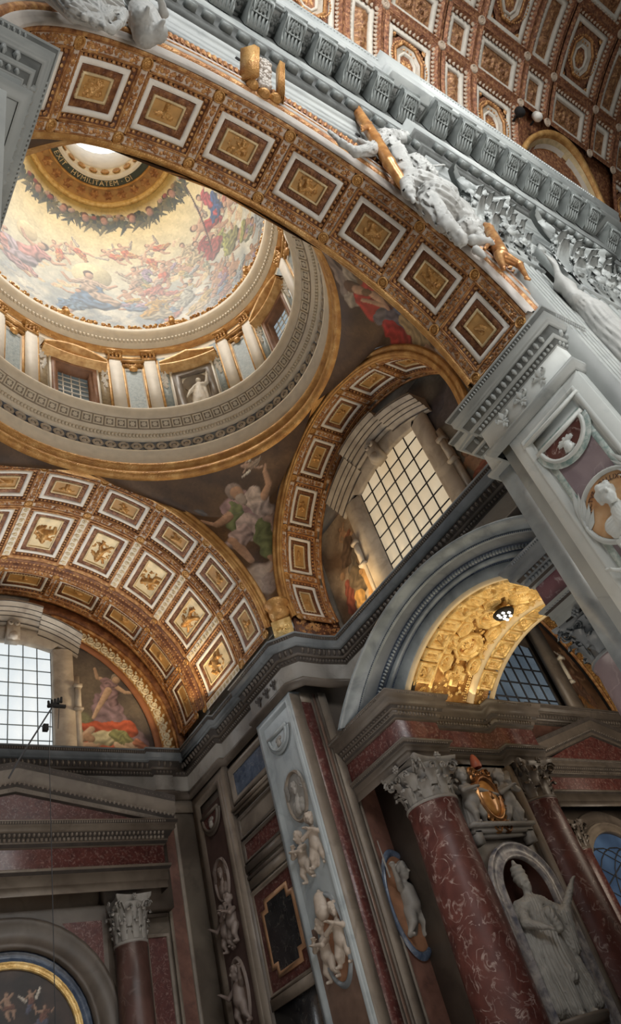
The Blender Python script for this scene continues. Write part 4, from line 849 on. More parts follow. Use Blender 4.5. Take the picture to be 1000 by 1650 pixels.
fg=sc(cloudy,-.3,2.4,1.5)+[K(.5,6.6,.35,2.2,6.9,.2,0,(.22,.17,.14),1),K(.3,6.6,.3,1.6,6.3,.2,.05,(.30,.25,.2),1),K(.2,6.0,.5,-.6,5.2,.45,.1,RR,1),K(-.3,5.6,.4,-.3,4.2,.4,.2,DK,1),K(-.7,5.3,.35,-.9,3.9,.35,.25,RR,1),K(-.2,4.6,.35,-.5,3.3,.3,.3,TB,1),K(.5,6.2,.3,.9,5.7,.25,.3,RR,1),K(.5,5.8,.16,.0,5.4,.12,.5,S_,0),K(.0,5.4,.12,.3,6.2,.09,.5,S_,0),K(.85,6.5,.27,.8,6.35,.25,.4,(.13,.07,.04),0),K(.72,6.3,.2,.7,6.2,.2,.55,S_,0),K(.6,6.05,.16,.62,5.95,.12,.6,(.16,.09,.05),0),K(-.5,3.3,.15,-.4,2.7,.1,.5,S_,0),K(.1,4.9,.2,.5,4.2,.2,.3,(.10,.12,.17),1)]
pend('pendentive_mosaic','dark mosaic pendentive with a red-robed figure behind the end of the great nave arch',(ZN,RN,6.40),(ZT,RT,XT-.25),1,-1,fg,1)
pend('pendentive_mosaic','dark brown mosaic pendentive at the left edge of the aisle dome',(ZC,RC,Y1-.3),(ZT,RT,.95),-1,1,[],2)
pend('pendentive_mosaic','plain brown mosaic pendentive behind the crown of the nave arch, upper left',(ZN,RN,6.40),(ZT,RT,.3),-1,-1,[],3)
# ================= piers, walls and cornices
def WX(x): return planeM((x,0,0),(0,-1,0),(0,0,1))     # faces -x, u=-y
def WY(y): return planeM((0,y,0),(1,0,0),(0,0,1))      # faces -y, u=x
def struct(g,name,mat,par=None,smooth=False): return g.build(name,mat,par,kind=None if par else 'structure',smooth=smooth)
def pan(W,par,u0,u1,v0,v1,mat,fmat,name='panel',fw=.12,h=.05,back=-.06):
    u,v,hu,hv=(u0+u1)/2,(v0+v1)/2,(u1-u0)/2,(v1-v0)/2
    f=G().frame(u,v,hu,hv,[(0,0),(.01,h),(fw*.45,h),(fw*.6,h*.4),(fw*.9,h*.5),(fw,back)],1).map(W).build('panel_frame',fmat,par)
    G().plate(u,v,hu-fw,hv-fw,back,1,1).map(W).build(name,mat,f if (par is None or not par.parent) else par); return f
def bxw(W,par,name,mat,*b):
    g=G()
    for q in b: g.bx(*q)
    return g.map(W).build(name,mat,par)
OUT=.5
def entab(name,label,path,mt,fm,z0=12.46,out=OUT,cm=M_blue,fleur=None,fin=None,closed=False,parts=True,sc=1.0,egm=None):
    """full entablature with architrave, frieze, egg row and corona along a horizontal path"""
    t=thing(name,label,'cornice'); Z=lambda z: z0+(z-12.46)*sc; O=lambda o:o*out/OUT
    q=lambda L:[(O(o),Z(z)) for o,z in L]
    sweep(G(),q([(.0,12.46),(.06,12.48),(.10,12.56),(.16,12.62),(.16,12.70),(.06,12.76),(.03,12.80)]),path).build('architrave_moulding',mt,t)
    sweep(G(),q([(.03,12.80),(.03,13.40)]),path).build('frieze',fm,t)
    am=M_agrey if mt is M_grey else M_atan  # moulding grounds take the shade-dark marble so the hollows read deep
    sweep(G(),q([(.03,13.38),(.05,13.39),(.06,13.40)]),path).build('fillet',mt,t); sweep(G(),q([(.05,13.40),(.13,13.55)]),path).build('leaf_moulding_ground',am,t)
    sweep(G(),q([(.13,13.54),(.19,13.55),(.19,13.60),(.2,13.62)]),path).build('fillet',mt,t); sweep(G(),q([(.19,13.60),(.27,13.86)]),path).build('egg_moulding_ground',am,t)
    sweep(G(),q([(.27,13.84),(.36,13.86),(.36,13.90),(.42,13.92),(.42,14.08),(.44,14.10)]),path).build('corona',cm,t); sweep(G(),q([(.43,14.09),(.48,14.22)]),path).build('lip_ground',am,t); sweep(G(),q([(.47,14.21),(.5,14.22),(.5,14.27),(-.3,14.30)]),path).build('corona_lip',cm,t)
    em=mt if egm is None else egm
    g=G(); eggs(g,path,O(.235),Z(13.73),.062*sc,.115*sc,.075*sc,.20*sc,.35); dentils(g,path,O(.2),Z(13.63),Z(13.84),.022*sc,.07*sc,.20*sc)
    g.build('egg_row',em,t,kind='stuff')
    g=G(); eggs(g,path,O(.09),Z(13.48),.045*sc,.065*sc,.05*sc,.12*sc,.5); eggs(g,path,O(.45),Z(14.155),.026*sc,.06*sc,.04*sc,.085*sc,.2); g.build('leaf_row',em,t,kind='stuff')
    return t
def fleurs(W,us,z,mat,s=1.,par=None):
    for u in us:
        g=G(); P=lambda a,b:(u+a*s,z+b*s,.03)
        g.leaf(P(0,-.02),PI/2,.3*s,.075*s,.07).egg(P(0,-.03),(.11*s,.035*s,.06),6,1)
        for q in(-1,1): g.leaf(P(q*.02,-.02),PI/2-q*.75,.22*s,.05*s,.05).scroll(P(q*.13,.1),.07*s,1.,-q,PI/2,.03*s,.05,8).leaf(P(0,-.04),-PI/2+q*.7,.15*s,.035*s,.05)
        g.leaf(P(0,-.04),-PI/2,.2*s,.05*s,.05); o=g.map(W).build('fleur_de_lis_relief',mat,par)
        
# ---- main entablature of the nave pier (right) and nave wall return
PN=[(15.9,7.30),(14.35,7.30),(14.35,6.72),(13.75,6.72),(13.75,3.86),(14.95,3.86)]
e1=entab('nave_pier_cornice','grey marble cornice with egg rows capping the big pilaster at the right end of the nave arch',PN,M_grey,M_white,cm=M_grey)
fleurs(WX(13.72),[-4.6,-5.3,-6.0],13.08,M_white,1.15,e1)
# ---- nave pier body
np_=thing('nave_pier','tall grey and white marble pier under the right end of the nave arch','pier')
W=WX(13.75)
G().bx(13.84,14.4,3.86,6.27,-1.6,12.5).build('pilaster_shaft',M_white,np_)
G().bx(13.9,24.2,3.95,6.60,-1.6,14.6).build('pier_core',M_grey,np_)
G().bx(14.3,15.9,6.5,7.25,-1.6,12.5).build('back_pilaster',M_blue,np_)
f=G().frame(-5.07,5.43,1.2,7.03,[(0,-.09),(0,.0),(.27,.0),(.27,.02),(.31,.05),(.35,.05),(.39,.01),(.43,.0),(.45,-.05),(.51,-.05)],1).map(W).build('pilaster_frame',M_white,np_)
G().frame(-5.07,5.25,.69,6.42,[(0,-.045),(.0,-.03),(.14,-.03),(.16,-.05)],1).map(W).build('green_border',M_green,np_)
G().plate(-5.07,5.25,.55,6.28,-.04,1,1).map(W).build('purple_panel',M_purple,np_)
bxw(W,np_,'marble_band',M_white,(-6.0,-4.13,11.93,12.02,0,.06))
# lunette with urn on top of the panel
def lunette(W,par,u,v,r,mg,mr,mu):
    an=np.linspace(PI,2*PI,17); g=G()
    g.grid([[(u+q*math.cos(a),v+q*math.sin(a),n) for a in an] for q,n in((r*1.32,.0),(r*1.3,.03),(r*1.08,.03))]); g.build('border_arc',mg,par) if 0 else g.map(W).build('border_arc',mg,par)
    g=G().grid([[(u+q*math.cos(a),v+q*math.sin(a),n) for a in an] for q,n in((r*1.1,.02),(r*1.1,.09),(r*.96,.09),(r*.93,.02))]); g.bx(u-r*1.2,u+r*1.2,v,v+.1,0,.09); g.map(W).build('lunette_moulding',mg if mg is not M_green else M_white,par)
    g=G().add([(u,v,.03)]+[(u+r*.95*math.cos(a),v+r*.95*math.sin(a),.03) for a in an],[[(0,i+1,i+2) for i in range(16)]]); g.map(W).build('lunette_panel',mr,par)
    c=[(-.02,-.42,.10,.0,-.34,.20),(.0,-.34,.20,.0,-.2,.17),(0,-.2,.08,0,-.08,.10),(-.02,-.6,.06,0,-.5,.05),(.12,-.2,.03,.2,-.4,.03),(-.12,-.2,.03,-.2,-.4,.03)]
    c+=[(math.cos(a)*.12,-.02+.07*math.sin(a),.07,math.cos(a)*.3,.02+.14*math.sin(a),.05) for a in np.linspace(-.3,PI+.3,7)]
    H=.62*r; g=cull(relief(G(),[(q[0]*1.15,q[1]*1.1+.05,q[2]*1.15,q[3]*1.15,q[4]*1.1+.05,q[5]*1.15) for q in c],u,v-.42*r,H*1.2,.55*r,.03,.9,56,.002,r*.9,border='sink'),.03); return g.map(W).build('urn_relief',mu,par)
lunette(W,np_,-5.07,11.42,.62,M_green,M_red,M_white)
# ---- corner pier between chapel and side passage; chapel jamb wall
M_pgrey=marble('pale_blue_grey_marble',(.26,.29,.31),(.38,.42,.44),(.15,.18,.20),.7,.8,.05)
cp=thing('corner_pier','corner pier of white, tan and red marble strips where the two arches meet above','pier')
G().bx(13.83,14.25,17.5,19.73,-1.6,12.5).build('pilaster_shaft',M_pgrey,cp)
G().bx(14.2,17.4,17.62,25.0,-1.6,14.5).build('pier_core',M_taupe,cp)
WF=WY(17.5)
bxw(WF,cp,'tan_marble_strip',M_tan,(13.76,14.16,-1.6,12.4,0,.02)); bxw(WF,cp,'pale_marble_cap',M_tan,(14.16,14.6,12.12,12.46,0,.02))
bxw(WF,cp,'red_marble_strip',M_dred,(14.16,14.56,-1.6,12.12,-.02,.005))
bxw(WF,cp,'taupe_marble_strip',M_taupe,(14.56,14.66,-1.6,12.46,-.02,.03),(14.78,14.86,-1.6,12.46,-.02,.08))
bxw(WF,cp,'brown_marble_strip',M_brown2:=plain('brown_marble',(.17,.11,.085),.35,var=.2),(14.66,14.78,-1.6,12.46,-.02,.02))
bxw(WF,cp,'pale_marble_strip',M_tan,(14.86,15.16,-1.6,12.46,-.02,.12)); bxw(WF,cp,'black_marble_strip',M_navy,(15.16,15.26,-1.6,12.2,-.3,.0))
W=WX(13.75)
G().frame(-18.61,5.43,1.115,7.03,[(0,-.09),(0,0),(.115,.0),(.115,.02),(.17,.06),(.22,.06),(.26,.02),(.36,-.05)],1).map(W).build('pilaster_frame',M_pgrey,cp)
G().plate(-18.61,9.1,.77,3.3,-.04,1,1).map(W).build('white_marble_panel',M_pgrey,cp)
G().plate(-18.61,2.0,.77,3.8,-.04,1,1).map(W).build('brown_marble_panel',M_brown2,cp)
lunette(W,cp,-18.6,11.55,.5,M_pgrey,M_pgrey,M_dstat)
# breccia panel right of the strips (faces -y)
bp=thing('breccia_pilaster','brown breccia marble pilaster right of the corner pier, behind the first column','pilaster')
WB=WY(17.55)
G().bx(15.26,16.75,17.56,17.66,-1.6,11.3).build('pilaster_core',M_taupe,bp)
f=pan(WY(17.5),bp,15.28,16.74,-1.5,10.9,M_brec,M_tan,'breccia_panel',.10,.05,-.02)
gp=thing('grey_pilaster','narrow grey marble pilaster strip in shadow behind the first red column','pilaster')
G().bx(16.95,17.5,16.2,16.6,-1.6,8.6).bx(17.0,17.45,16.1,16.2,-1.6,8.3).build('pilaster_shaft',M_taupe,gp)
G().bx(16.85,17.6,16.1,16.6,4.6,4.75).bx(16.85,17.6,16.05,16.6,5.2,5.35).build('string_course',M_taupe,gp)
# jamb wall of the chapel, x about 13.95
jw=thing('chapel_side_wall','chapel side wall of stacked coloured marble panels between two relief pilasters','wall panelling')
W=WX(13.97)
G().bx(14.06,14.2,19.7,25,-1.6,13.2).build('wall_core',M_tan,jw)
pan(W,jw,-22.42,-19.75,10.95,12.3,M_navy,M_tan,'dark_blue_panel',.24,.05)
bxw(W,jw,'string_course',M_tan,(-22.4,-19.72,10.62,10.72,0,.10),(-22.4,-19.72,10.72,10.80,0,.18))
pan(W,jw,-22.42,-19.75,9.72,10.5,M_tan,M_taupe,'veined_band',.08,.03)
pan(W,jw,-22.42,-19.75,8.92,9.66,M_dred,M_taupe,'red_panel',.1,.03)
bxw(W,jw,'string_course',M_taupe,(-22.4,-19.72,8.62,8.86,0,.07),(-22.4,-19.72,8.4,8.5,0,.05)); bxw(W,jw,'veined_band',M_tan,(-22.4,-19.72,7.6+.5,8.36,0,.02))
pan(W,jw,-22.5,-19.72,4.95,8.02,M_dred,M_tan,'red_panel',.12,.05)
def stepped(hu,hv,c): return [(-hu+c,-hv),(hu-c,-hv),(hu-c,-hv+c),(hu,-hv+c),(hu,hv-c),(hu-c,hv-c),(hu-c,hv),(-hu+c,hv),(-hu+c,hv-c),(-hu,hv-c),(-hu,-hv+c),(-hu+c,-hv+c)]
u,v=-21.1,6.45
A_=stepped(1.0,1.12,.28); B_=stepped(.86,.98,.28)
G().grid([[(u+x,v+y,n) for x,y in S_] for S_,n in((A_,-.05),(A_,-.01),(B_,-.01),(B_,-.03))],cv=True).map(W).build('ochre_border',plain('ochre_marble',(.36,.20,.11),.4,var=.2),jw)
G().add([(u+x,v+y,-.03) for x,y in B_],[[list(range(12))]]).map(W).build('black_stepped_panel',M_black,jw)
bxw(W,jw,'pale_marble_lintel',M_tan,(-22.6,-19.72,4.62,4.92,0,.08)); bxw(W,jw,'dark_doorway',M_black,(-22.6,-19.72,-1.6,4.62,-.02,.01))
p2=thing('relief_pilaster','dark narrow pilaster with shaded reliefs in the corner beside the altar wall','pilaster')
W=WX(13.75)
G().bx(13.83,14.2,22.4,25.2,-1.6,13.2).build('pilaster_shaft',M_taupe,p2)
G().frame(-23.71,5.43,1.3,7.03,[(0,-.09),(0,0),(.25,.0),(.25,.02),(.31,.06),(.45,.06),(.51,-.05)],1).map(W).build('pilaster_frame',M_tan,p2); G().plate(-23.75,5.1,.79,6.54,-.045,1,1).map(W).build('dark_brown_panel',plain('dark_brown_marble',(.075,.045,.04),.35,var=.25),p2)
lunette(W,p2,-23.75,11.3,.55,M_taupe,M_dred,M_dstat)
# main entablature: chapel end wall -> jamb -> corner pier -> transverse wall
PC=[(-1,25.0),(12.3,25.0),(12.3,24.85),(13.0,24.85),(13.0,24.95),(13.6,24.95),(13.72,24.9),(13.72,22.42),(13.95,22.42),(13.95,19.73),(13.75,19.73),(13.75,17.5),(14.15,17.05),(15.1,17.05),(16.1,16.9),(16.1,7.2)]
e2=entab('main_cornice','dark moulded stone cornice running round the chapel, the corner pier and below the cream window',PC,M_taupe,M_dstat,cm=M_slate,egm=M_taupe)
fleurs(WX(13.72),[-18.1,-18.62,-19.15],13.08,M_atan,.85,e2)
# chapel end wall
ew=struct(G().bx(-1,14.2,25.08,25.3,-1.6,14.25),'wall_chapel',M_tan)
bxw(WY(25.0),ew,'marble_band',M_tan,(12.2,13.9,12.0,12.5,-.1,.02))
W=WY(25.0)
pan(W,None,12.28,13.0,-1.5,11.85,M_brec,M_tan,'brown_marble_panel',.12,.06).parent=ew
for z0,z1,mt in((10.5,11.0,M_tan),(9.3,9.95,M_dred),(8.4,9.1,M_taupe)): bxw(W,ew,'marble_band',mt,(11.2,12.2,z0,z1,0,.05))
f=pan(W,ew,11.35,12.2,2.0,7.9,M_dred,M_tan,'red_marble_panel',.10,.05)
# lunette wall above the chapel cornice
def arcwall(W,R,c,hole,mat,name,z0=14.2,n=48):
    an=np.linspace(0,PI,n); return G()
lw=struct(G().add([(X0+8*math.cos(a),25.30,ZC-.7+8*math.sin(a) if 0<a<PI else ZC-.7) for a in np.linspace(0,PI,40)],[[list(range(39,-1,-1))]]),'wall_chapel_lunette',M_stain)
# window of the chapel: grid of bright panes, moulded surround, hood
def window_obj(name,label,W,u,v0,v1,hw,cols,rows,gm,bm,mull=.045,seg=True,depth=-.25,par=None,bs=.06):
    wn=thing(name,None,None,kind='structure')
    arc=lambda x: (v1-.0)-(.28*(x/hw)**2 if seg else 0)
    pw=2*hw/cols; ph=(v1-v0)/rows
    for i in range(cols):
        for j in range(rows):
            x0,x1=u-hw+i*pw+.012,u-hw+(i+1)*pw-.012; y0,y1=v0+j*ph+.012,v0+(j+1)*ph-.012
            ya,yb=min(y1,arc(x0-u)),min(y1,arc(x1-u))
            if ya<=y0+.02: continue
            G().add([(x0,y0,depth),(x1,y0,depth),(x1,yb,depth),(x0,ya,depth),(x0,y0,depth-.02),(x1,y0,depth-.02),(x1,yb,depth-.02),(x0,ya,depth-.02)],[[[0,1,2,3],[7,6,5,4],[0,4,5,1],[1,5,6,2],[2,6,7,3],[3,7,4,0]]]).map(W).build('pane',gm,wn)
    g=G()
    for i in range(cols+1): g.bx(u-hw+i*pw-mull/2,u-hw+i*pw+mull/2,v0,arc(min(hw,abs(-hw+i*pw)))+.02,depth-.02,depth+bs)
    for j in range(rows+1): g.bx(u-hw,u+hw,v0+j*ph-mull/2,v0+j*ph+mull/2,depth-.02,depth+bs*.8) if j<rows else None
    g.map(W).build('window_bars',bm,wn); return wn
w1=window_obj('window_1',None,WY(25.0),7.0,14.25,19.05,1.62,6,8,M_win,M_wlead,.035,bs=.03)
def surround(W,par,u,v0,v1,hw,mat,seg=.28,hood=True,wd=.5,n=13):
    g=G(); prof=[(0,-.3),(0,.0),(.06,.05),(.2,.08),(.3,.14),(wd,.16),(wd,.0)]
    for s in(-1,1): g.grid([[(u+s*(hw+o),z,n_) for o,n_ in prof] for z in(v0,v1-seg)],flip=s>0)
    us=np.linspace(-1,1,n)
    g.grid([[(u+x*(hw+o),v1-seg*x*x+o*.8,n_) for o,n_ in prof] for x in us]); g.map(W).build('window_surround',mat,par)
    if hood:
        g=G(); g2=G(); p2=[(-.22,.0),(-.22,.12),(-.1,.14),(-.08,.24),(0,.26),(.04,.36),(.12,.38),(.14,.52),(.24,.54),(.26,.66),(.36,.68),(.40,.78),(.46,.80),(.5,.0)]
        for a,b,dz in((-1.1,-.42,0),(-.42,.42,.22),(.42,1.1,0)):
            xs=np.linspace(a,b,9); g.grid([[(u+x*(hw+wd),v1+.55+dz-.75*x*x+o,n_+(.16 if dz else 0)) for o,n_ in p2] for x in xs])
            for o_,n_ in((-.16,.16),(.02,.33),(.13,.47),(.25,.62),(.40,.79)): g2.tube([(u+x*(hw+wd),v1+.55+dz-.75*x*x+o_,n_+(.16 if dz else 0)) for x in xs],.022,4)
            for x in(a,b): P_=[(u+x*(hw+wd),v1+.55+dz-.75*x*x+o,n_+(.16 if dz else 0)) for o,n_ in p2]; g.add(P_,[[list(range(len(P_)))]])
        g.map(W).build('window_hood',mat,par); g2.map(W).build('hood_beads',M_atan,par)
        g=G().bx(u-.24,u+.24,v1-.25,v1+.6,0,.42); g.scroll((u-.1,v1+.5,.42),.14,1.3,1,0,.05,.08,10).scroll((u+.1,v1+.5,.42),.14,1.3,-1,PI,.05,.08,10).egg((u,v1-.1,.42),(.2,.22,.15),8,2); g.map(W).build('keystone_bracket',mat,par)
        for s in(-1,1):
            g=G(); x=u+s*(hw+wd+.12); g.bx(x-.12,x+.12,v0,v1-1.5,0,.12); g.bx(x-.16,x+.16,v1-2.1,v1-1.95,0,.3).bx(x-.11,x+.11,v1-3.0,v1-2.1,0,.24).egg((x,v1-2.4,.22),(.12,.3,.12),6,2).bx(x-.17,x+.17,v1-3.1,v1-3.0,0,.3); g.map(W).build('side_bracket',mat,par)
surround(WY(25.0),w1,7.0,14.25,19.05,1.62,M_stain,wd=.75)
# mosaic lunette, right half of chapel end wall
def lun_paint(name,label,W,uf,zf,inside,figs,bgf,n=150):
    Uq,Vq=np.meshgrid(np.linspace(*uf,n),np.linspace(*zf,n),indexing='ij'); u,v=Uq.ravel(),Vq.ravel()
    cols=paint(u,v,figs,bgf(u,v)); k=inside(Uq,Vq); kc=k[:-1,:-1]&k[1:,:-1]&k[1:,1:]&k[:-1,1:]
    i,j=np.where(kc); q=np.stack([i*n+j,(i+1)*n+j,(i+1)*n+j+1,i*n+j+1],1)
    g=G().add(np.stack([u,v,0*u+.0],1),[q]).map(W); o=g.build(name,M_paint,None,smooth=True,colors=cols)
    return tag(o,label,'mosaic')
RDK=(.46,.10,.05)
fg=place(body(1,(.52,.36,.25),(.30,.20,.22),(.26,.18,.21),(.3,.25,.2)),11.0,16.9,1.75,-.75,-1)
fg+=[(9.5,15.2,.6,9.8,15.9,.35,0,(.20,.20,.12),2)]
K=lambda *a:a
fg+=[K(10.6,16.2,.5,11.9,14.9,.5,.1,(.27,.19,.22),1),K(9.9,15.45,.25,11.6,15.5,.4,.3,RDK,1),K(9.8,14.5,.35,10.9,14.6,.3,.3,RDK,1),K(10.3,15.0,.32,11.0,15.1,.34,.5,(.50,.46,.30),1),K(11.1,15.15,.33,11.4,15.0,.34,.55,(.22,.23,.10),1),K(11.4,14.95,.2,12.2,14.5,.12,.6,(.56,.42,.30),0),K(11.1,14.8,.18,11.8,14.4,.11,.6,(.56,.42,.30),0),K(9.7,15.0,.16,10.1,15.4,.14,.6,(.55,.38,.27),0),K(9.75,14.7,.14,10.3,14.8,.12,.6,(.55,.38,.27),0),K(9.95,15.05,.2,10.05,15.0,.17,.8,(.45,.28,.18),0),K(10.9,17.2,.16,10.4,16.3,.10,.8,(.55,.38,.27),0),K(10.4,16.3,.1,10.2,15.9,.07,.8,(.55,.38,.27),0),K(11.9,14.9,.2,12.5,14.5,.12,.7,(.5,.2,.12),1)]
def bgl(u,v): 
    b=clouds(u,v,1.2,(.06,.05,.05),(.16,.13,.10),1); return b
lun_paint('lunette_mosaic','mosaic of a leaning mauve-robed woman over a fallen figure, right of the bright window',WY(25.18),(9.35,12.7),(14.25,19.6),lambda u,v: np.hypot(u-X0,v-ZC+.5)<5.42,fg,bgl)
def rings(par,W,cu,cz,rad,mat,name,a0,a1,n=60,h=.06,back=0):
    an=np.linspace(a0,a1,n); (r0,r1)=rad
    return G().grid([[(cu+r*math.cos(a),cz+r*math.sin(a),z) for r,z in((r0,back),(r0,back+h),(r1,back+h),(r1,back))] for a in an]).map(W).build(name,mat,par)
lr=thing('gilt_arch_band','brown and gilt scrollwork band framing the lunette mosaic of the chapel','arch band')
W=WY(25.15)
cz=ZC-.5
rings(lr,W,X0,cz,(5.35,5.62),plain('terracotta_band',(.32,.13,.06),.5,var=.15),'brown_band',-.02,1.35)
rings(lr,W,X0,cz,(5.62,6.25),M_gold,'gilt_ground',-.02,1.35,h=.02)
rings(lr,W,X0,cz,(6.25,6.36),M_bgold,'gilt_edge',-.02,1.35,h=.1); rings(lr,W,X0,cz,(6.36,6.9),M_dgold,'dark_edge',-.02,1.5,h=.05)
g=G()
for i in range(22):
    a=.02+i*.06; h=G().scroll((0,0,0),.2,1.5,1 if i%2 else -1,i*PI,.045,.07,14); h.flower((.0,0,.0),.11,.05,5).leaf((.1,.12,0),.8,.2,.06,.05).leaf((-.1,-.12,0),3.9,.2,.06,.05)
    v_=np.concatenate(h.V); r=5.93+v_[:,1]; b=a+v_[:,0]/5.93; g.add(np.stack([X0+r*np.cos(b),cz+r*np.sin(b),.03+v_[:,2]],1),h.F)
g.map(W).build('scrollwork',M_cream:=plain('cream_gilt_stucco',(.72,.62,.42),.5,.1,var=.15),lr,kind='stuff')
# ---- wall of the cream window (transverse, x=16.3)
tw=struct(G().add([(16.72,YT+6.4*math.cos(a),ZT-2.2+8.6*math.sin(a)) for a in np.linspace(0,PI,40)],[[list(range(39,-1,-1))]]),'wall_side_lunette',M_stain)
WT=WX(16.55)
w2=window_obj('window_2',None,WT,-12.0,14.2,19.25,1.72,6,8,M_win2,M_lead,.045,depth=-.12,bs=.03)
surround(WT,w2,-12.0,14.2,19.25,1.72,M_stain,wd=.8)
S=(.50,.33,.22)
K=lambda *a:a
fg=[K(-15.7,15.2,.35,-15.3,17.3,.3,0,(.16,.13,.10),1),K(-15.6,17.3,.35,-15.2,17.9,.3,0,(.14,.09,.06),1),K(-15.95,16.3,.3,-16.2,15.4,.25,0,(.30,.09,.06),1),K(-15.5,16.4,.42,-15.4,15.8,.38,.1,(.19,.14,.09),1),K(-15.6,15.6,.3,-15.7,14.9,.28,.2,(.52,.30,.10),1),K(-14.95,16.2,.24,-14.9,15.3,.2,.2,(.60,.36,.16),0),K(-14.9,15.3,.2,-14.5,14.6,.12,.2,(.60,.36,.16),0),K(-15.0,15.3,.18,-15.2,14.6,.11,.25,(.55,.32,.14),0),K(-14.8,16.5,.16,-14.8,16.45,.15,.3,(.30,.16,.08),0),K(-15.1,16.3,.12,-15.5,16.6,.08,.3,(.58,.34,.16),0),K(-14.7,16.1,.2,-14.5,15.6,.15,.1,(.42,.14,.08),1),K(-16.0,14.8,.2,-15.9,14.4,.15,.2,(.07,.07,.08),1),K(-16.1,16.9,.16,-16.1,16.85,.15,.2,(.45,.27,.15),0)]+place(body(1,(.5,.3,.2),(.45,.12,.06),(.5,.3,.13)),-14.9,14.5,.7,0)+place(body(5,(.5,.3,.17),(.3,.12,.07),(.2,.15,.1)),-15.2,18.2,.9,.4)
lun_paint('lunette_mosaic','golden-brown mosaic of struggling figures left of the cream window, under the side arch',WX(16.62),(-16.9,-13.75),(14.2,19.3),lambda u,v: np.hypot(u+YT,v-ZT)<5.6,fg,lambda u,v: clouds(u,v,1.0,(.16,.10,.06),(.46,.36,.25),2))
fg=place(body(5,(.45,.25,.15),(.33,.10,.06),(.2,.25,.35)),-8.85,15.4,1.6,.2)+place(body(1,(.5,.3,.2),(.42,.16,.08),(.18,.24,.33)),-8.7,14.7,1.2,0)+place(body(4,(.3,.2,.1),(.12,.10,.10),(.09,.08,.09)),-8.8,18.4,2.0,0)
lun_paint('lunette_mosaic','dark mosaic with small red and blue figures right of the cream window',WX(16.62),(-10.2,-7.2),(14.2,20.5),lambda u,v: np.hypot(u+YT,v-ZT)<5.6,fg,lambda u,v: clouds(u,v,1.0,(.06,.055,.06),(.26,.24,.20),2))
# wall below with arch hole, blue marble
YP,RB0,ZB0=11.6,4.27,7.5
g=G(); ys=np.linspace(7.2,17.2,60)
def holez(y): d=RB0**2-(y-YP)**2; return max(10.6,ZB0+math.sqrt(d)) if d>0 else 10.6
g.grid([[(16.1,y,holez(y)),(16.1,y,12.5)] for y in ys],flip=True); struct(g,'wall_passage_front',M_blue)
struct(G().bx(16.1,16.3,15.0,17.6,-1.6,10.6),'wall_passage_side',M_taupe)
# curved archivolt cornice of the passage
ar=thing('curved_pediment','blue-grey marble curved pediment moulding arching over the gilded passage','pediment')
def aring(ts,n=64,zc=10.58):
    rows=[]
    for t,dn in ts:
        z0=5.47*(1-t)+ZB0*t; R=7.14*(1-t)+RB0*t; x=14.55*(1-t)+15.4*t+dn; h=math.sqrt(R*R-(zc-z0)**2); a1=math.asin((zc-z0)/R)
        an=np.linspace(PI-a1,a1,n); rows.append([(x,YP+R*math.cos(a),z0+R*math.sin(a)) for a in an])
    return rows
def ap(ts,mat,name,par=ar): return G().grid(aring(ts)).build(name,mat,par)
ap([(-.02,1.6),(-.02,.02),(.0,0),(.03,0),(.05,.06),(.13,.22),(.2,.26)],M_blue,'corona_moulding')
ap([(.2,.26),(.22,.2),(.24,.2),(.25,.28)],M_blue,'bead_fillet'); ap([(.25,.28),(.33,.36),(.36,.40),(.40,.42)],M_slate,'shaded_band')
ap([(.40,.42),(.42,.36),(.50,.42),(.52,.5)],M_navy,'egg_moulding_ground'); ap([(.52,.50),(.54,.44),(.64,.42),(.65,.48)],M_blue,'fascia')
ap([(.65,.48),(.70,.5)],M_navy,'leaf_moulding_ground'); ap([(.70,.5),(.72,.40),(.98,.30),(1.0,.30),(1.0,.33)],M_blue,'fascia')
def aeggs(t,dn,n,r3):
    g=G(); z0=5.47*(1-t)+ZB0*t; R=7.14*(1-t)+RB0*t; x=14.55*(1-t)+15.4*t+dn; a1=math.asin((10.58-z0)/R)
    for i in range(n):
        a=a1+(PI-2*a1)*(i+.5)/n; h=G().egg((0,0,0),r3,6,2); v=np.concatenate(h.V)
        g.add(np.stack([x-v[:,2],YP+(R+v[:,1]-v[:,2]*.4)*math.cos(a)-v[:,0]*math.sin(a),z0+(R+v[:,1]-v[:,2]*.4)*math.sin(a)+v[:,0]*math.cos(a)],1),h.F)
    return g
aeggs(.46,.40,78,(.045,.09,.07)).build('egg_row',M_blue,ar,kind='stuff'); aeggs(.23,.2,150,(.022,.03,.03)).join(aeggs(.675,.48,120,(.028,.04,.04))).build('bead_row',M_navy,ar,kind='stuff')
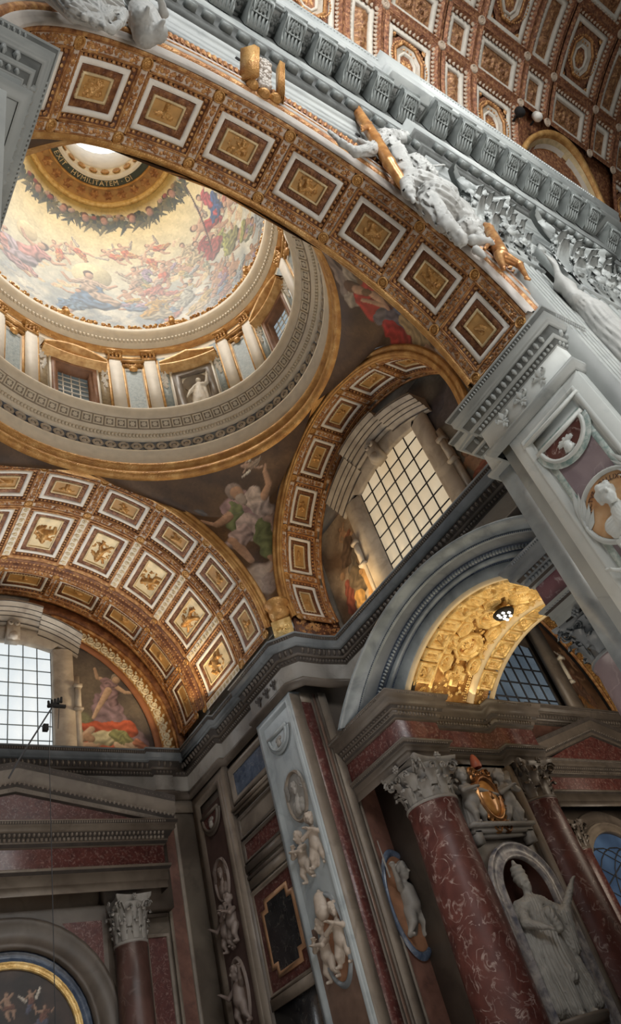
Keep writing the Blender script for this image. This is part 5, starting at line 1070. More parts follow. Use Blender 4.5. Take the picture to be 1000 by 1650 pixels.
# ================= side passage: gilded vault, entablatures, columns, niche
gv=thing('gilded_vault','bright gold coffered vault of the side passage behind the curved pediment','vault',(0,YP,ZB0),(0,0,-PI/2))
XA,XB=15.70,19.55; AG=math.acos((10.6-ZB0)/RB0)
an=np.linspace(-AG-.05,AG+.05,60)
G().grid([[((RB0+.2)*math.sin(a),v,(RB0+.2)*math.cos(a)) for v in(XA,XB)] for a in an]).build('vault_ground',M_gold,gv)
rail(gv,RB0,XA,XA+.18,-AG,AG,.1,M_plas2:=plain('warm_plaster',(.70,.56,.36),.6,var=.1),'edge_band')
rail(gv,RB0,XB-.14,XB,-AG,AG,.12,M_plas2,'edge_band'); rail(gv,RB0,XB-1.15,XB-.95,-AG,AG,.16,M_plas2,'edge_band'); rail(gv,RB0,XA+.92,XA+1.02,-AG,AG,.08,M_bright,'fillet')
def gcof(hu,hv,par_a,v,fl=1,deep=.06,oct_=None):
    g=G()
    if oct_:
        n=len(oct_); P=[]
        for s,z in((1,0),(.97,.07),(.86,.07),(.80,-.02),(.74,.05),(.66,.05),(.62,-.08)): P.append([(x*s,y*s,z) for x,y in oct_])
        g.grid(P,cv=True).add([(x*.62,y*.62,-.08) for x,y in oct_],[[list(range(n))]])
        for i in range(n):
            a,b=arr(oct_[i]),arr(oct_[(i+1)%n]); L=np.linalg.norm(b-a); k=max(2,int(L/.13))
            for j in range(k): q=(a+(b-a)*(j+.5)/k)*.77; g.egg((q[0],q[1],-.0),(.035,.035,.05),5,1)
    else:
        g.frame(0,0,hu,hv,[(0,0),(.01,.07),(.06,.07),(.08,.0),(.11,.05),(.14,.05),(.17,-.08)],3); g.plate(0,0,hu-.17,hv-.17,-.08,2,2)
        for ax in(0,1):
            H=(hu,hv)[ax]-.1; k=max(2,int(2*H/.12))
            for j in range(k):
                for s in(-1,1): t=-H+2*H*(j+.5)/k; g.egg((t,s*(hv-.1),.02) if ax==0 else (s*(hu-.1),t,.02),(.035,.03,.045),5,1)
    r=min(hu,hv)*.5; g.flower((0,0,-.07),r,.09,8).flower((0,0,.0),r*.5,.06,6)
    if hu>hv*1.5: g.flower((hu*.5,0,-.07),r*.6,.06,6).flower((-hu*.5,0,-.07),r*.6,.06,6)
    DP=lambda P: amap(RB0)(P*[1,1,2.0])
    o=g.map(DP).build('coffer',M_bright)
    if oct_: G().add([(x*.655,y*.655,-.068) for x,y in oct_],[[list(range(len(oct_)))]]).add([(x*.80,y*.80,-.01) for x,y in oct_]+[(x*.74,y*.74,.045) for x,y in oct_],[[(i,(i+1)%len(oct_),len(oct_)+(i+1)%len(oct_),len(oct_)+i) for i in range(len(oct_))]]).map(DP).build('recess_ground',M_bgold,o)
    else: G().plate(0,0,hu-.165,hv-.165,-.07,1,1).frame(0,0,hu-.065,hv-.065,[(0,.03),(.03,.008)],1).map(DP).build('recess_ground',M_bgold,o)
    return o
def putc(o,a,v): o.parent=gv; o.location=(0,v,0); o.rotation_euler=(0,a,0)
sq=gcof(.34,.33,0,0); st_=gcof(.20,.33,0,0); A=[]
st=.36/RB0*3.3
for v in(XA+.55,XB-.55):
    for k in range(-3,4):
        a=k*.283
        if abs(a)+.12<AG: putc(dup(sq),a,v)
        for s in(.5,): 
            b=(k+.5)*.283
            if abs(b)+.07<AG: putc(dup(st_),b,v)
for o in(sq,st_): [bpy.data.objects.remove(q) for q in list(o.children)]; bpy.data.objects.remove(o)
octo=[(.55*math.cos(PI/8+i*PI/4),.55*math.sin(PI/8+i*PI/4)) for i in range(8)]; hexa=[(.36*math.cos(i*PI/3),.25*math.sin(i*PI/3)) for i in range(6)]; cross=[(-.13,-.36),(.13,-.36),(.13,-.13),(.36,-.13),(.36,.13),(.13,.13),(.13,.36),(-.13,.36),(-.13,.13),(-.36,.13),(-.36,-.13),(-.13,-.13)]
oo=gcof(.5,.5,0,0,oct_=octo); hx=gcof(.3,.25,0,0,oct_=hexa); cx_=gcof(.3,.3,0,0,oct_=cross)
vm=(XA+1.02+XB-1.15)/2
for a in(-.31,.31,0): putc(dup(oo),a,vm)
for a in(-.155,.155,-.465,.465):
    for v in(vm-.62,vm+.62): putc(dup(hx),a,v)
for a in(-.56,.56): putc(dup(cx_),a,vm)
for a in(-.31,0,.31):
    for v in(vm-.78,vm+.78): putc(dup(cx_),a,v)
for o in(oo,hx,cx_): [bpy.data.objects.remove(q) for q in list(o.children)]; bpy.data.objects.remove(o)
g=G(); r=random.Random(4)
for i in range(900):
    a=r.uniform(-AG,AG); v=r.uniform(XA+.2,XB-.2); h=G().flower((0,0,.0),.07,.04,5) if r.random()<.5 else G().egg((0,0,0),(.03,.03,.04),5,1); v_=np.concatenate(h.V); v_[:,0]+=a*RB0; v_[:,1]+=v; g.add(amap(RB0)(v_-[0,0,.06]),h.F)
for v in(XA+.97,XB-1.22,XB-.9,XB-1.3): g.join(egg_rail(G(),RB0,v,-AG,AG,.03,.03,.05,.08))
g.build('gilt_ornament',M_bright,gv,kind='stuff')
lamp=thing('ceiling_lamp','dark round lamp cluster with small white lights hanging in the gilded vault','lamp',(17.3,11.0,11.35))
G().lathe([(0,.1),(.2,.08),(.34,0),(.30,-.08),(0,-.1)],k=14).build('lamp_body',M_dark,lamp)
for i,(a,b) in enumerate(((-.17,-.1),(.02,-.17),(.2,-.05),(-.1,.1),(.1,.12),(.24,.14),(-.24,.04),(0,0))): G().bx(a-.045,a+.045,b-.03,b+.03,-.13,-.09).build('light',emit('lamp_white',(1,.97,.9),3),lamp)
# entablatures over the columns (far jamb and near jamb)
def pass_entab(name,label,far):
    s=1 if far else -1; Y=lambda d: YP+s*d
    path=[(15.2,Y(5.9)),(15.2,Y(3.12)),(16.85,Y(3.12)),(16.85,Y(3.5)),(19.55,Y(3.5)),(19.55,Y(3.12)),(21.25,Y(3.12)),(21.25,Y(3.5)),(21.5,Y(3.5)),(21.5,Y(8))]
    if not far: path=[(p[0],p[1]) for p in path[:5]][::-1]
    t=thing(name,label,'entablature')
    f=lambda prof,nm,mt: sweep(G(),prof,path).build(nm,mt,t)
    f([(.0,8.62),(.0,8.85),(.04,8.86),(.04,9.0),(.07,9.01),(.1,9.08),(.18,9.12),(.18,9.18),(.02,9.2)],'architrave',M_taupe if far else M_grey)
    f([(.0,9.2),(.0,9.85)],'red_frieze',M_dred if far else M_purred)
    f([(.0,9.85),(.06,9.88),(.10,9.96),(.14,10.0),(.14,10.08)],'dentil_band',M_taupe if far else M_slate)
    f([(.14,10.08),(.2,10.12),(.24,10.22),(.36,10.26),(.36,10.42),(.42,10.45),(.48,10.58),(.48,10.61),(-1,10.63)],'corona',M_taupe if far else M_slate)
    f([(.062,9.885),(.105,9.965)],'leaf_ground',M_atan); f([(.145,10.085),(.205,10.125),(.245,10.22)],'egg_ground',M_atan); f([(.075,9.02),(.105,9.085),(.18,9.12)],'leaf_ground',M_atan)  # dark overlay strips, painted shade behind the carved rows
    g=G(); dentils(g,path,.1,9.98,10.07,.07,.07,.12); eggs(g,path,.22,10.17,.05,.06,.05,.14,.4); eggs(g,path,.46,10.53,.028,.05,.03,.07); eggs(g,path,.12,9.1,.04,.04,.03,.09)
    g.build('carved_rows',M_taupe if far else M_slate,t,kind='stuff')
    if not far:
        G().bx(15.3,16.8,YP-6,YP-3.2,8.63,10.4).build('entablature_core',M_dark,t)
    return t
M_purred=marble('purple_red_marble',(.13,.045,.055),(.22,.09,.105),(.60,.53,.53),1.5,2.4,.04,rough=.3,vamt=.8)
pass_entab('passage_entablature','dark brown stepped entablature with red frieze carried by the two red columns',True)
pass_entab('passage_entablature','slate grey entablature block with red-purple frieze jutting in front of the gilded vault',False)
# far jamb wall
struct(G().bx(16.3,21.3,15.16,15.3,8.0,10.6).bx(16.3,16.66,15.16,15.3,-1.6,8).bx(20.75,21.3,15.3,19.6,-1.6,10.6),'wall_passage_jamb',M_taupe)
# column: tapering veined red shaft, corinthian capital
def acanth(g,r,z,n,L,W,out,ph=0,W3=None):
    for i in range(n):
        a=2*PI*(i+ph)/n; rows=[]
        for t,w,o,dz in((0,.8,.0,0),(.45,1,.05,.5),(.8,.9,.35,.95),(.95,.6,.85,1.0),(1,.25,1.0,.82)):
            rr=r+out*o; c,s=math.cos(a),math.sin(a); rows.append([((rr+bu)*c-q*W*w*s,(rr+bu)*s+q*W*w*c,z+L*dz) for q,bu in((-1,-.02),(-.55,.05),(0,.025),(.55,.05),(1,-.02))])
        g.grid(rows)
        c,s=math.cos(a),math.sin(a)
        for q in(-1,1):
            for t,dz in((.3,.35),(.6,.65)): g.add([((r+.03+out*.1*t)*c-q*W*.8*s,(r+.03)*s+q*W*.8*c,z+L*dz-.04),((r+.09)*c-q*W*1.35*s,(r+.09)*s+q*W*1.35*c,z+L*dz+.08),((r+.05)*c-q*W*.7*s,(r+.05)*s+q*W*.7*c,z+L*dz+.08)],[[(0,1,2)]])
def spiral3(g,c,ax,ay,r,w,turn=1.7,n=16,nrm=.06):
    c,ax,ay=arr(c),arr(ax),arr(ay); nz=np.cross(ax,ay); rows=[]
    for i in range(n):
        t=i/(n-1); rr=r*(1-.8*t); a=t*turn*2*PI; p=c+ax*rr*math.cos(a)+ay*rr*math.sin(a); d=ax*math.cos(a)+ay*math.sin(a); ww=w*(1-.5*t)
        rows.append([p-d*ww,p+nz*(nrm+.1*t*r)-d*ww*.4,p+nz*(nrm+.1*t*r)+d*ww*.4,p+d*ww])
    g.grid(rows)
def capital(par,z,r,h,mat,ab=1.28,name='capital'):
    g=G(); g.lathe([(r*1.0,z),(r*1.1,z+.04),(r*1.1,z+.1),(r*.97,z+.13),(r*.95,z+h*.6),(r*1.12,z+h*.85)],k=24)
    cp=g.build(name,mat,par)
    g=G(); acanth(g,r*.97,z+.12,8,h*.36,r*.27,r*.34); acanth(g,r*1.0,z+h*.34,8,h*.34,r*.26,r*.42,.5); g.build('acanthus_leaves',mat,cp)
    g=G(); zt=z+h*.84
    for k in range(4):
        a=PI/4+k*PI/2; d=arr([math.cos(a),math.sin(a),0])
        for s in(-1,1):
            p=arr([-d[1],d[0],0])*s; c=d*r*1.36*ab/1.28+arr([0,0,zt-h*.06])+p*r*.10; spiral3(g,c,d*.9+p*.3,arr([0,0,1.]),r*.25,r*.055,nrm=.05*s)
            g.tube([d*r*.75+p*r*.45+arr([0,0,z+h*.42]),d*r*.95+p*r*.30+arr([0,0,z+h*.62]),d*r*1.25+p*r*.15+arr([0,0,zt+h*.02])],[.03,.045,.04],5)
        a=k*PI/2; d=arr([math.cos(a),math.sin(a),0]); p=arr([-d[1],d[0],0])
        for s in(-1,1): spiral3(g,d*r*1.12+p*s*r*.26+arr([0,0,zt-h*.1]),p*s,arr([0,0,1.]),r*.16,r*.04,nrm=.04)
        for q in range(6): b=q*PI/3; g.add(*_blob(d*r*1.28+arr([0,0,zt+h*.09])+p*math.cos(b)*r*.11+arr([0,0,1])*math.sin(b)*r*.11,r*.09))
        g.add(*_blob(d*r*1.32+arr([0,0,zt+h*.09]),r*.08))
    g.build('volutes',mat,cp)
    g=G(); # concave abacus
    def out(R,zz):
        P=[]
        for k in range(4):
            c0=arr([math.cos(PI/4+k*PI/2),math.sin(PI/4+k*PI/2)])*R*1.414; c1=arr([math.cos(PI/4+(k+1)*PI/2),math.sin(PI/4+(k+1)*PI/2)])*R*1.414; m=(c0+c1)/2; 
            for t in np.linspace(.04,.96,8): q=c0*(1-t)+c1*t; q=q-m/np.linalg.norm(m)*R*.24*math.sin(PI*t); P.append((q[0],q[1],zz))
        return P
    R=r*ab*.93; g.grid([out(R*.93,zt),out(R*.95,zt+h*.05),out(R*1.02,zt+h*.08),out(R*1.05,zt+h*.16)],cv=True); g.add(out(R*.93,zt),[[list(range(32))[::-1]]]).add(out(R*1.05,zt+h*.16),[[list(range(32))]]); g.build('abacus',mat,cp); return cp
def _blob(c,r):
    c=arr(c); v=[c+arr(q)*r for q in((1,0,0),(-1,0,0),(0,1,0),(0,-1,0),(0,0,1),(0,0,-1))]; return v,[[(0,2,4),(2,1,4),(1,3,4),(3,0,4),(2,0,5),(1,2,5),(3,1,5),(0,3,5)]]
def column(label,x,y,z0,z1,h,r,mat,cmat,neck=.86,ab=1.28):
    t=thing('column',label,'column',(x,y,0)); zs=np.linspace(0,1,9)
    G().lathe([(r*(1-(1-neck)*max(0,(q-.3)/.7)**1.5),z0+(z1-z0)*q) for q in zs]+[(r*neck*1.05,z1+.02),(r*neck*1.05,z1+.06)],k=40).build('shaft',mat,t,smooth=True)
    G().lathe([(r*1.25,z0-.6),(r*1.25,z0-.45),(r*1.3,z0-.38),(r*1.2,z0-.28),(r*1.1,z0-.2),(r*1.18,z0-.1),(r*1.02,z0)],k=32).build('base',cmat,t)
    capital(t,z1+.04,r*neck*.98,h,cmat,ab); return t
column('left red veined marble column with corinthian capital, left of the papal statue',16.03,15.35,-.7,7.35,1.28,.84,M_red,M_dstat)
column('right red veined marble column with corinthian capital, right of the papal statue',20.42,15.35,-.7,7.35,1.28,.84,M_red,M_taupe)
column('grey-violet marble column with dark capital at the right edge, behind the white pier',16.03,7.85,-.7,7.35,1.28,.84,M_purple,M_slate)
# niche
ni=thing('wall_niche','arched niche with black and white breccia frame between the two red columns','niche')
W=WY(15.08); nu,nr=18.12,.92; zt=4.88
def archring(r0,r1,h,mat,name,par,u=nu,z=zt,low=-1.0,W=W,n=24,back=0):
    pts=[(-1,low)]+[(math.cos(a),math.sin(a)) for a in np.linspace(PI,0,n)]+[(1,low)]
    def P(r,nn): return [(u+(-r if i==0 else r if i==len(pts)-1 else r*p[0]),(low if i in(0,len(pts)-1) else z+r*p[1]),nn) for i,p in enumerate(pts)]
    return G().grid([P(r0,back),P(r0,back+h),P(r0*.85+r1*.15,back+h*1.25),P(r0*.8+r1*.2,back+h*.8),P(r0*.2+r1*.8,back+h*.8),P(r0*.15+r1*.85,back+h*1.25),P(r1,back+h),P(r1,back)]).map(W).build(name,mat,par)
archring(nr,nr+.44,.12,M_bw,'niche_frame',ni)
an=np.linspace(0,PI,17); g=G().grid([[(nu-nr*math.cos(a),z,-nr*.8*math.sin(a)) for a in an] for z in(-1,zt)]); ph=np.linspace(0,PI/2,8); g.grid([[(nu-nr*math.cos(a)*math.cos(p),zt+nr*math.sin(p),-nr*.8*math.sin(a)*math.cos(p)) for a in an] for p in ph]); g.map(W).build('niche_recess',plain('dark_red_brown_plaster',(.09,.035,.025),.5,var=.3),ni,smooth=True)
g=G(); us=np.linspace(-1.5,1.5,39); 
def nh(u): 
    u=abs(u); return zt+math.sqrt(max(0,(nr+.35)**2-u*u)) if u<nr+.35 else -1.6
g.grid([[(nu+u,nh(u),-.0),(nu+u,8.7,0)] for u in us]); g.map(WY(15.1)).build('niche_wall',M_taupe,ni)
bxw(WY(15.0),ni,'side_strip',M_tan,(19.45,19.62,-1.6,8.6,-.15,.1))
# papal statue
pope=[c for c in robed3(3.45,[(-1,(-1.25,-.5,4.9),(-.75,-1.25,4.4)),(1,(1.5,-.65,5.0),(2.3,-1.1,6.1))],.0,(.45,-1,-.05),'tiara',beard=1)]
u=3.45/7.5; pope=[(c[0],c[1]*(1.3 if len(c)>4 and c[4]>=6 and c[4]<11 else 1),c[2],c[3]*(1.3 if len(c)>4 and c[4]>=6 and c[4]<11 else 1))+tuple(c[4:]) for c in pope]; pope+=[((-1.0*u,.1*u,5.6*u),.35*u,(-1.35*u,-.2*u,.7*u),.5*u,7),((.9*u,.1*u,4.6*u),.4*u,(1.25*u,-.1*u,.6*u),.5*u,8),((.35*u,-.75*u,5.2*u),.28*u,(.5*u,-.9*u,4.2*u),.2*u,3),((1.4*u,-.6*u,4.9*u),.42*u,(1.35*u,-.3*u,3.2*u),.34*u,4),((-.6*u,.1*u,5.6*u),.4*u,(-1.2*u,.1*u,1.2*u),.55*u,6),((.1*u,-.7*u,2.1*u),.3*u,(.15*u,-.72*u,1.85*u),.28*u,1)]
statue('papal_statue',pope,marble('pale_grey_statue_marble',(.29,.275,.25),(.42,.40,.365),(.18,.17,.155),1.2,1,.03,rough=.5),'grey marble statue of a robed man in a tall tiara, in the arched niche','statue',(17.98,15.0,1.82),-.25,150,.05,(.06,11))
s=tag(G().lathe([(.0,1.6),(.95,1.6),(.98,1.7),(1.05,1.78),(1.05,1.86),(0,1.88)],c=(18.05,15.2,0),k=24,ex=.95,ey=.7).build('statue_plinth',M_tan),'pale marble plinth under the papal statue in the niche','plinth')
# coat of arms on a shelf with two putti
sh=thing('marble_shelf','short grey marble shelf carrying the coat of arms above the niche','shelf')
WS=WY(15.08)
bxw(WS,sh,'shelf_top',M_dstat,(16.62,19.22,6.6,6.7,0,.42)); bxw(WS,sh,'shelf_moulding',M_dstat,(16.7,19.14,6.46,6.6,0,.3),(16.8,19.04,6.36,6.46,0,.2))
for q in(16.85,19.0): G().bx(q-.12,q+.12,6.15,6.5,0,.3).map(WS).build('shelf_bracket',M_dstat,sh)
ca=thing('coat_of_arms','amber and bronze oval coat of arms under a small tiara, between two marble putti','coat of arms')
cu,cvz=17.9,7.48
g=G().ring((0,0,0),.36,.50,.12,28,1.5); 
for i in range(14): a=2*PI*i/14; g.scroll((.50*math.cos(a),.76*math.sin(a),.0),.12,1.1,1 if i%2 else -1,a,.04,.09,9)
for q in(-1,1): g.scroll((q*.22,-.88,.02),.20,1.5,q,PI/2,.06,.12,12).scroll((q*.3,.82,0),.16,1.4,-q,0,.05,.1,10)
g.map(lambda P:WY(14.86)(P+[cu,cvz,0])).build('bronze_cartouche',M_bronze,ca)
G().egg((cu,cvz,.0),(.37,.56,.16),20,5).map(WY(14.86)).build('amber_shield',gold('amber_marble',(.30,.12,.03),(.48,.22,.06),(.62,.33,.12),.2,.25,4,.05),ca,smooth=True)
g=G().egg((cu,cvz+.03,.14),(.10,.16,.07),7,2); g.leaf((cu-.2,cvz-.1,.12),.3,.4,.04,.05); g.map(WY(14.86)).build('heraldic_emblem',M_bronze,ca)
G().lathe([(0,.42),(.05,.38),(.1,.3),(.16,.1),(.17,0),(.15,-.05)],c=(cu,14.8,cvz+.98),k=14).build('tiara',plain('red_brown_marble',(.30,.08,.045),.4,var=.2),ca,smooth=True)
pa=putto3(1.65,1,1); pb=putto3(1.65,2,-1)
wing=lambda s_,f:[((f*.1*s_,.12*s_,.62*s_),.06*s_,(f*.38*s_,.22*s_,.95*s_),.09*s_),((f*.38*s_,.22*s_,.95*s_),.09*s_,(f*.34*s_,.25*s_,.62*s_),.03*s_)]
dr=lambda s_,f:[((f*.02*s_,.05*s_,.42*s_),.12*s_,(f*-.06*s_,.1*s_,.05*s_),.13*s_,3)]
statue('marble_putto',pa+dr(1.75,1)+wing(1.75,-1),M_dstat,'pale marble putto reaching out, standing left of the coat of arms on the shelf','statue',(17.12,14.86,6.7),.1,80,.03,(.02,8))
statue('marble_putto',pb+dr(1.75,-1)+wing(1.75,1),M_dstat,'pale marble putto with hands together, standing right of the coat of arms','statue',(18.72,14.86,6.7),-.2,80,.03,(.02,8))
# ---- next bay seen through the passage: its altar wall, pediment, dark lattice window and lunette
struct(G().bx(20.9,36,19.62,19.8,-1.6,12.5),'wall_next_bay',M_taupe)
entab('main_cornice','brown shaded cornice of the next bay, behind the gilded vault, over the far pediment',[(20.0,19.75),(28.6,19.75),(28.6,19.6),(36,19.6)],M_taupe,M_brec,cm=M_taupe,egm=M_taupe)
struct(G().add([(26.4+9.6*math.cos(a),19.95,14.2+9.6*math.sin(a)) for a in np.linspace(0,PI,40)],[[list(range(39,-1,-1))]]),'wall_next_lunette',M_taupe)
w3=window_obj('window_3',None,WY(19.7),29.3,14.2,18.6,2.6,7,5,M_wind,M_lead,.07)
WN=WY(19.65); g=G()
g.bx(31.95,32.9,14.1,20.5,0,.3).bx(32.9,33.1,14.1,18,0,.12); g.map(WN).build('window_jamb',M_tan,w3)
g=G().bx(33.1,33.4,17.4,17.55,0,.4).bx(33.15,33.35,16.2,17.4,0,.25).bx(33.1,33.4,16.0,16.15,0,.3); g.map(WN).build('side_bracket',M_gplas,w3)
fg=place(body(1,(.26,.15,.09),(.20,.10,.06),(.16,.09,.06)),34.2,16.2,1.6,-.6,-1)+place(body(0,(.26,.15,.09),(.30,.14,.05),(.20,.14,.08)),33.9,15.0,1.2,0)+place(body(2,(.3,.18,.1),(.24,.12,.07),(.2,.12,.08)),34.6,17.9,1.2,.4)+place(body(4,c1=(.34,.24,.09),c2=(.3,.16,.08)),34.6,14.5,1.0,0)
lun_paint('lunette_mosaic','dark brown mosaic lunette beyond the gilded vault, left of its gold rim',WY(19.75),(33.0,36),(14.1,22.5),lambda u,v: np.hypot(u-26.38,v-14.45)<9.2,fg,lambda u,v: clouds(u,v,.9,(.07,.035,.02),(.20,.11,.06),4),110)
fr=thing('gilt_arch_band','gold studded rim of the far arch at the right edge, behind the dark capital','arch band')
rings(fr,WY(19.6),26.38,14.45,(9.2,9.3),M_bgold,'gilt_edge',0,1.3,h=.15); rings(fr,WY(19.6),26.38,14.45,(9.3,10.4),M_bgold,'gilt_ground',0,1.3,h=.03)
g=G(); r=random.Random(9)
for i in range(700):
    a=r.uniform(0,1.2); q=r.uniform(9.32,10.35); g.egg((26.38+q*math.cos(a),14.45+q*math.sin(a),.03),(.09,.09,.12),5,1)
g.map(WY(19.6)).build('gilt_studs',M_gold,fr,kind='stuff')
def aedicule(name,label,x0,y,z0,hw,zc,mats,scale=1.,xl=None):
    """pediment and entablature on wall plane y; centre x0, half width hw, base z0, apex zc"""
    t=thing(name,label,'pediment'); m1,m2,m3=mats; rise=zc-z0-.35*scale
    path=[(x0-hw+.45*scale,y+1),(x0-hw+.45*scale,y),(x0+hw-.45*scale,y),(x0+hw-.45*scale,y+1)]
    s=scale; f=lambda prof,nm,mt: sweep(G(),[(o*s,z0+(z)*s) for o,z in prof],path).build(nm,mt,t)
    f([(.0,-2.35),(.0,-2.1),(.04,-2.09),(.04,-1.8),(.08,-1.79),(.14,-1.7),(.16,-1.62),(.02,-1.6)],'architrave',m1)
    f([(.0,-1.62),(.0,-.95)],'red_frieze',m2)
    f([(.0,-.96),(.06,-.94),(.12,-.84),(.14,-.8),(.14,-.74),(.2,-.7),(.28,-.56),(.36,-.52),(.36,-.4),(.42,-.36),(.45,-.26),(.45,-.22),(-.3,-.2)],'cornice',m1)
    f([(.065,-.935),(.125,-.84)],'leaf_ground',M_atan); f([(.145,-.80),(.145,-.74),(.205,-.70),(.285,-.56)],'egg_ground',M_atan); f([(.085,-1.785),(.145,-1.70)],'leaf_ground',M_atan); f([(.425,-.355),(.455,-.26)],'lip_ground',M_atan)  # overlays that paint shade into the cornice hollows
    g=G(); dentils(g,path,.12*s,z0-.80*s,z0-.70*s,.08*s,.09*s,.14*s); eggs(g,path,.24*s,z0-.62*s,.05*s,.07*s,.05*s,.15*s,.4); eggs(g,path,.43*s,z0-.3*s,.03*s,.05*s,.03*s,.08*s); eggs(g,path,.1*s,z0-1.7*s,.04*s,.05*s,.03*s,.1*s); g.build('carved_rows',m1,t,kind='stuff')
    # raking cornice
    W=WY(y); L=[(.0,.0),(.12,.02),(.14,.10),(.24,.16),(.36,.20),(.36,.34),(.42,.38),(.45,.50),(.0,.52)]
    rise-=.5*s; zr=lambda u,o: z0-.22*s+rise*(1-abs(u)/hw)+o*s*1.85
    G().grid([[(x0+u,zr(u,o)-.1,n*s) for n,o in L] for u in(-hw,0,hw)]).map(W).build('raking_cornice',m1,t)
    for la_,lb_ in(((.145,.10),(.245,.16)),((.425,.38),(.455,.50)),((.01,.0),(.125,.02))): G().grid([[(x0+u,zr(u,o)-.1,n*s+.008) for n,o in (la_,lb_)] for u in(-hw,0,hw)]).map(W).build('rake_ground',M_atan,t)  # painted shade lines along the rake
    g=G()
    for q in(-1,1):
        n=int(hw/.15/s)
        for i in range(n):
            u=q*hw*(i+.5)/n; g.egg((x0+u,zr(u,.17)-.1,.25*s),(.05*s,.085*s,.07*s),6,1).egg((x0+u,zr(u,.44)-.1,.43*s),(.035*s,.04*s,.03*s),5,1).egg((x0+u,zr(u,.06)-.1,.12*s),(.04*s,.04*s,.04*s),5,1)
    g.map(W).build('carved_rows',m1,t,kind='stuff')
    G().add([(x0-hw*.86,z0-.2*s,.02),(x0+hw*.86,z0-.2*s,.02),(x0,z0+rise-.2*s,.02)],[[(0,1,2)]]).map(W).build('tympanum',m3,t)
    return t
aedicule('altar_pediment','brown marble triangular pediment of the far altar at the right edge, below the cornice',31.0,18.7,11.2,4.9,13.45,(M_taupe,M_dred,M_dred),.9)
col3=column('small dark column with shaded capital beside the far lattice window, right edge',26.7,19.0,-1,7.3,1.15,.5,M_dred,M_taupe)
la=thing('lattice_window','round-headed window with dark iron lattice over blue glass behind the right red column','window')
lu,lz,lr=29.6,6.3,2.0; W=WY(19.55)
archring(lr,lr+.42,.2,M_tan,'inner_frame',la,lu,lz,-1,W); archring(lr+.42,lr+.95,.1,M_taupe,'outer_frame',la,lu,lz,-1,W)
G().add([(lu+lr*math.cos(a),lz+lr*math.sin(a),.02) for a in np.linspace(0,PI,30)]+[(lu-lr,2.5,.02),(lu+lr,2.5,.02)],[[list(range(32))]]).map(W).build('blue_glass',emit('dark_blue_glass',(.025,.045,.085),.5,(.09,.15,.24),.7),la)
g=G()
for k in range(-3,4):
    g.tube([(lu+lr*.98*math.cos(a)*1.0+k*.9,lz-1+lr*math.sin(a)*1.2,.08) for a in np.linspace(0,PI,14)],.03,4) if abs(k)<2 else None
for k in range(-3,4): g.tube([(lu-2,lz+k*.9-1.2,.08),(lu+2,lz+k*.9+.9,.08)],.03,4) if k<2 else None; g.tube([(lu-2,lz+k*.9+.9,.08),(lu+2,lz+k*.9-1.2,.08)],.03,4) if k<2 else None
g.map(W).build('iron_lattice',M_lead,la)
# ================= altar of the chapel, lower left
aedicule('altar_pediment','large grey-brown marble pediment over the chapel altar at lower left, with red tympanum',6.9,23.95,11.3,5.4,13.3,(M_tan,M_dred,M_dred),1.)
column('dark red marble column with pale corinthian capital beside the altar arch, lower left',10.45,24.1,-1,7.25,1.4,.54,marble('dark_red_brown_marble',(.05,.025,.02),(.12,.06,.05),(.22,.17,.15),1.2,1.5,.03,rough=.35),M_dstat,.9,1.32)
bxw(WY(24.5),ew,'column_backing',M_taupe,(9.9,12.25,8.5,11.2,-.5,.0),(9.9,11.2,-1.6,8.5,-.5,.0))
aa=thing('altar_arch','round altar arch with grey stone mouldings and thin gilt inner ring, lower left','arch'); W=WY(24.55); au,az=6.9,5.25
archring(2.45,3.3,.16,M_taupe,'arch_moulding',aa,au,az,-1.6,W); archring(2.15,2.45,.06,M_navy,'dark_ring',aa,au,az,-1.6,W,back=-.1); archring(1.96,2.16,.12,M_bright,'gilt_ring',aa,au,az,-1.6,W,back=-.1)
g=G().grid([[(x,max(az+math.sqrt(max(0,3.3**2-(x-au)**2)),az) if abs(x-au)<3.3 else -1.6,.0),(x,8.75,0)] for x in np.linspace(au-4,au+3.1,50)]); g.map(W).build('spandrel_wall',M_taupe,aa)
G().add([(8.5,8.3,.02),(9.75,8.3,.02),(9.75,6.6,.02),(9.3,7.25,.02),(8.95,7.7,.02)],[[(0,4,3,2,1)]]).map(W).build('red_spandrel_panel',M_dred,aa)
fg=[]
for x,y,s,p,f in((6.95,6.3,.55,5,1),(7.6,6.35,.5,2,-1),(6.9,5.5,.6,5,-1),(7.9,5.9,.5,1,1)): fg+=place(body(p,(.36,.22,.15),(.16,.07,.05),(.08,.08,.12),(.12,.06,.04)),x,y,s,.2,f)
lun_paint('altar_painting','dark oil painting with cherubs inside the gilt ring of the altar arch, lower left corner',WY(24.6),(5.0,9.0),(3.5,7.3),lambda u,v: (np.hypot(u-au,v-az)<2.0)|((abs(u-au)<2.0)&(v<az)),fg,lambda u,v: clouds(u,v,1.5,(.02,.015,.015),(.075,.045,.035),5),110)
mi=thing('hanging_microphone','thin boom with a small dark microphone cluster hanging in front of the chapel window','microphone')
G().tube([(5.6,20,10.6),(5.86,20,11.14),(6.86,20,12.95)],.025,5).build('boom',M_lead,mi); G().tube([(6.8,20,12.9),(6.72,20,11.5),(6.70,20,-1)],.012,4).build('cable',M_lead,mi); G().tube([(7.05,20,12.95),(7.0,20,12.2)],.012,4).build('cable',M_lead,mi)
g=G()
for i in range(5): g.tube([(6.75+.09*i,20,12.9+.05*i),(6.73+.10*i,20,13.12+.04*i)],[.05,.035],6)
g.bx(6.7,7.25,19.95,20.05,12.92,13.0).bx(6.55,6.7,19.93,20.07,12.1,12.3); g.build('microphone_heads',M_dark,mi)
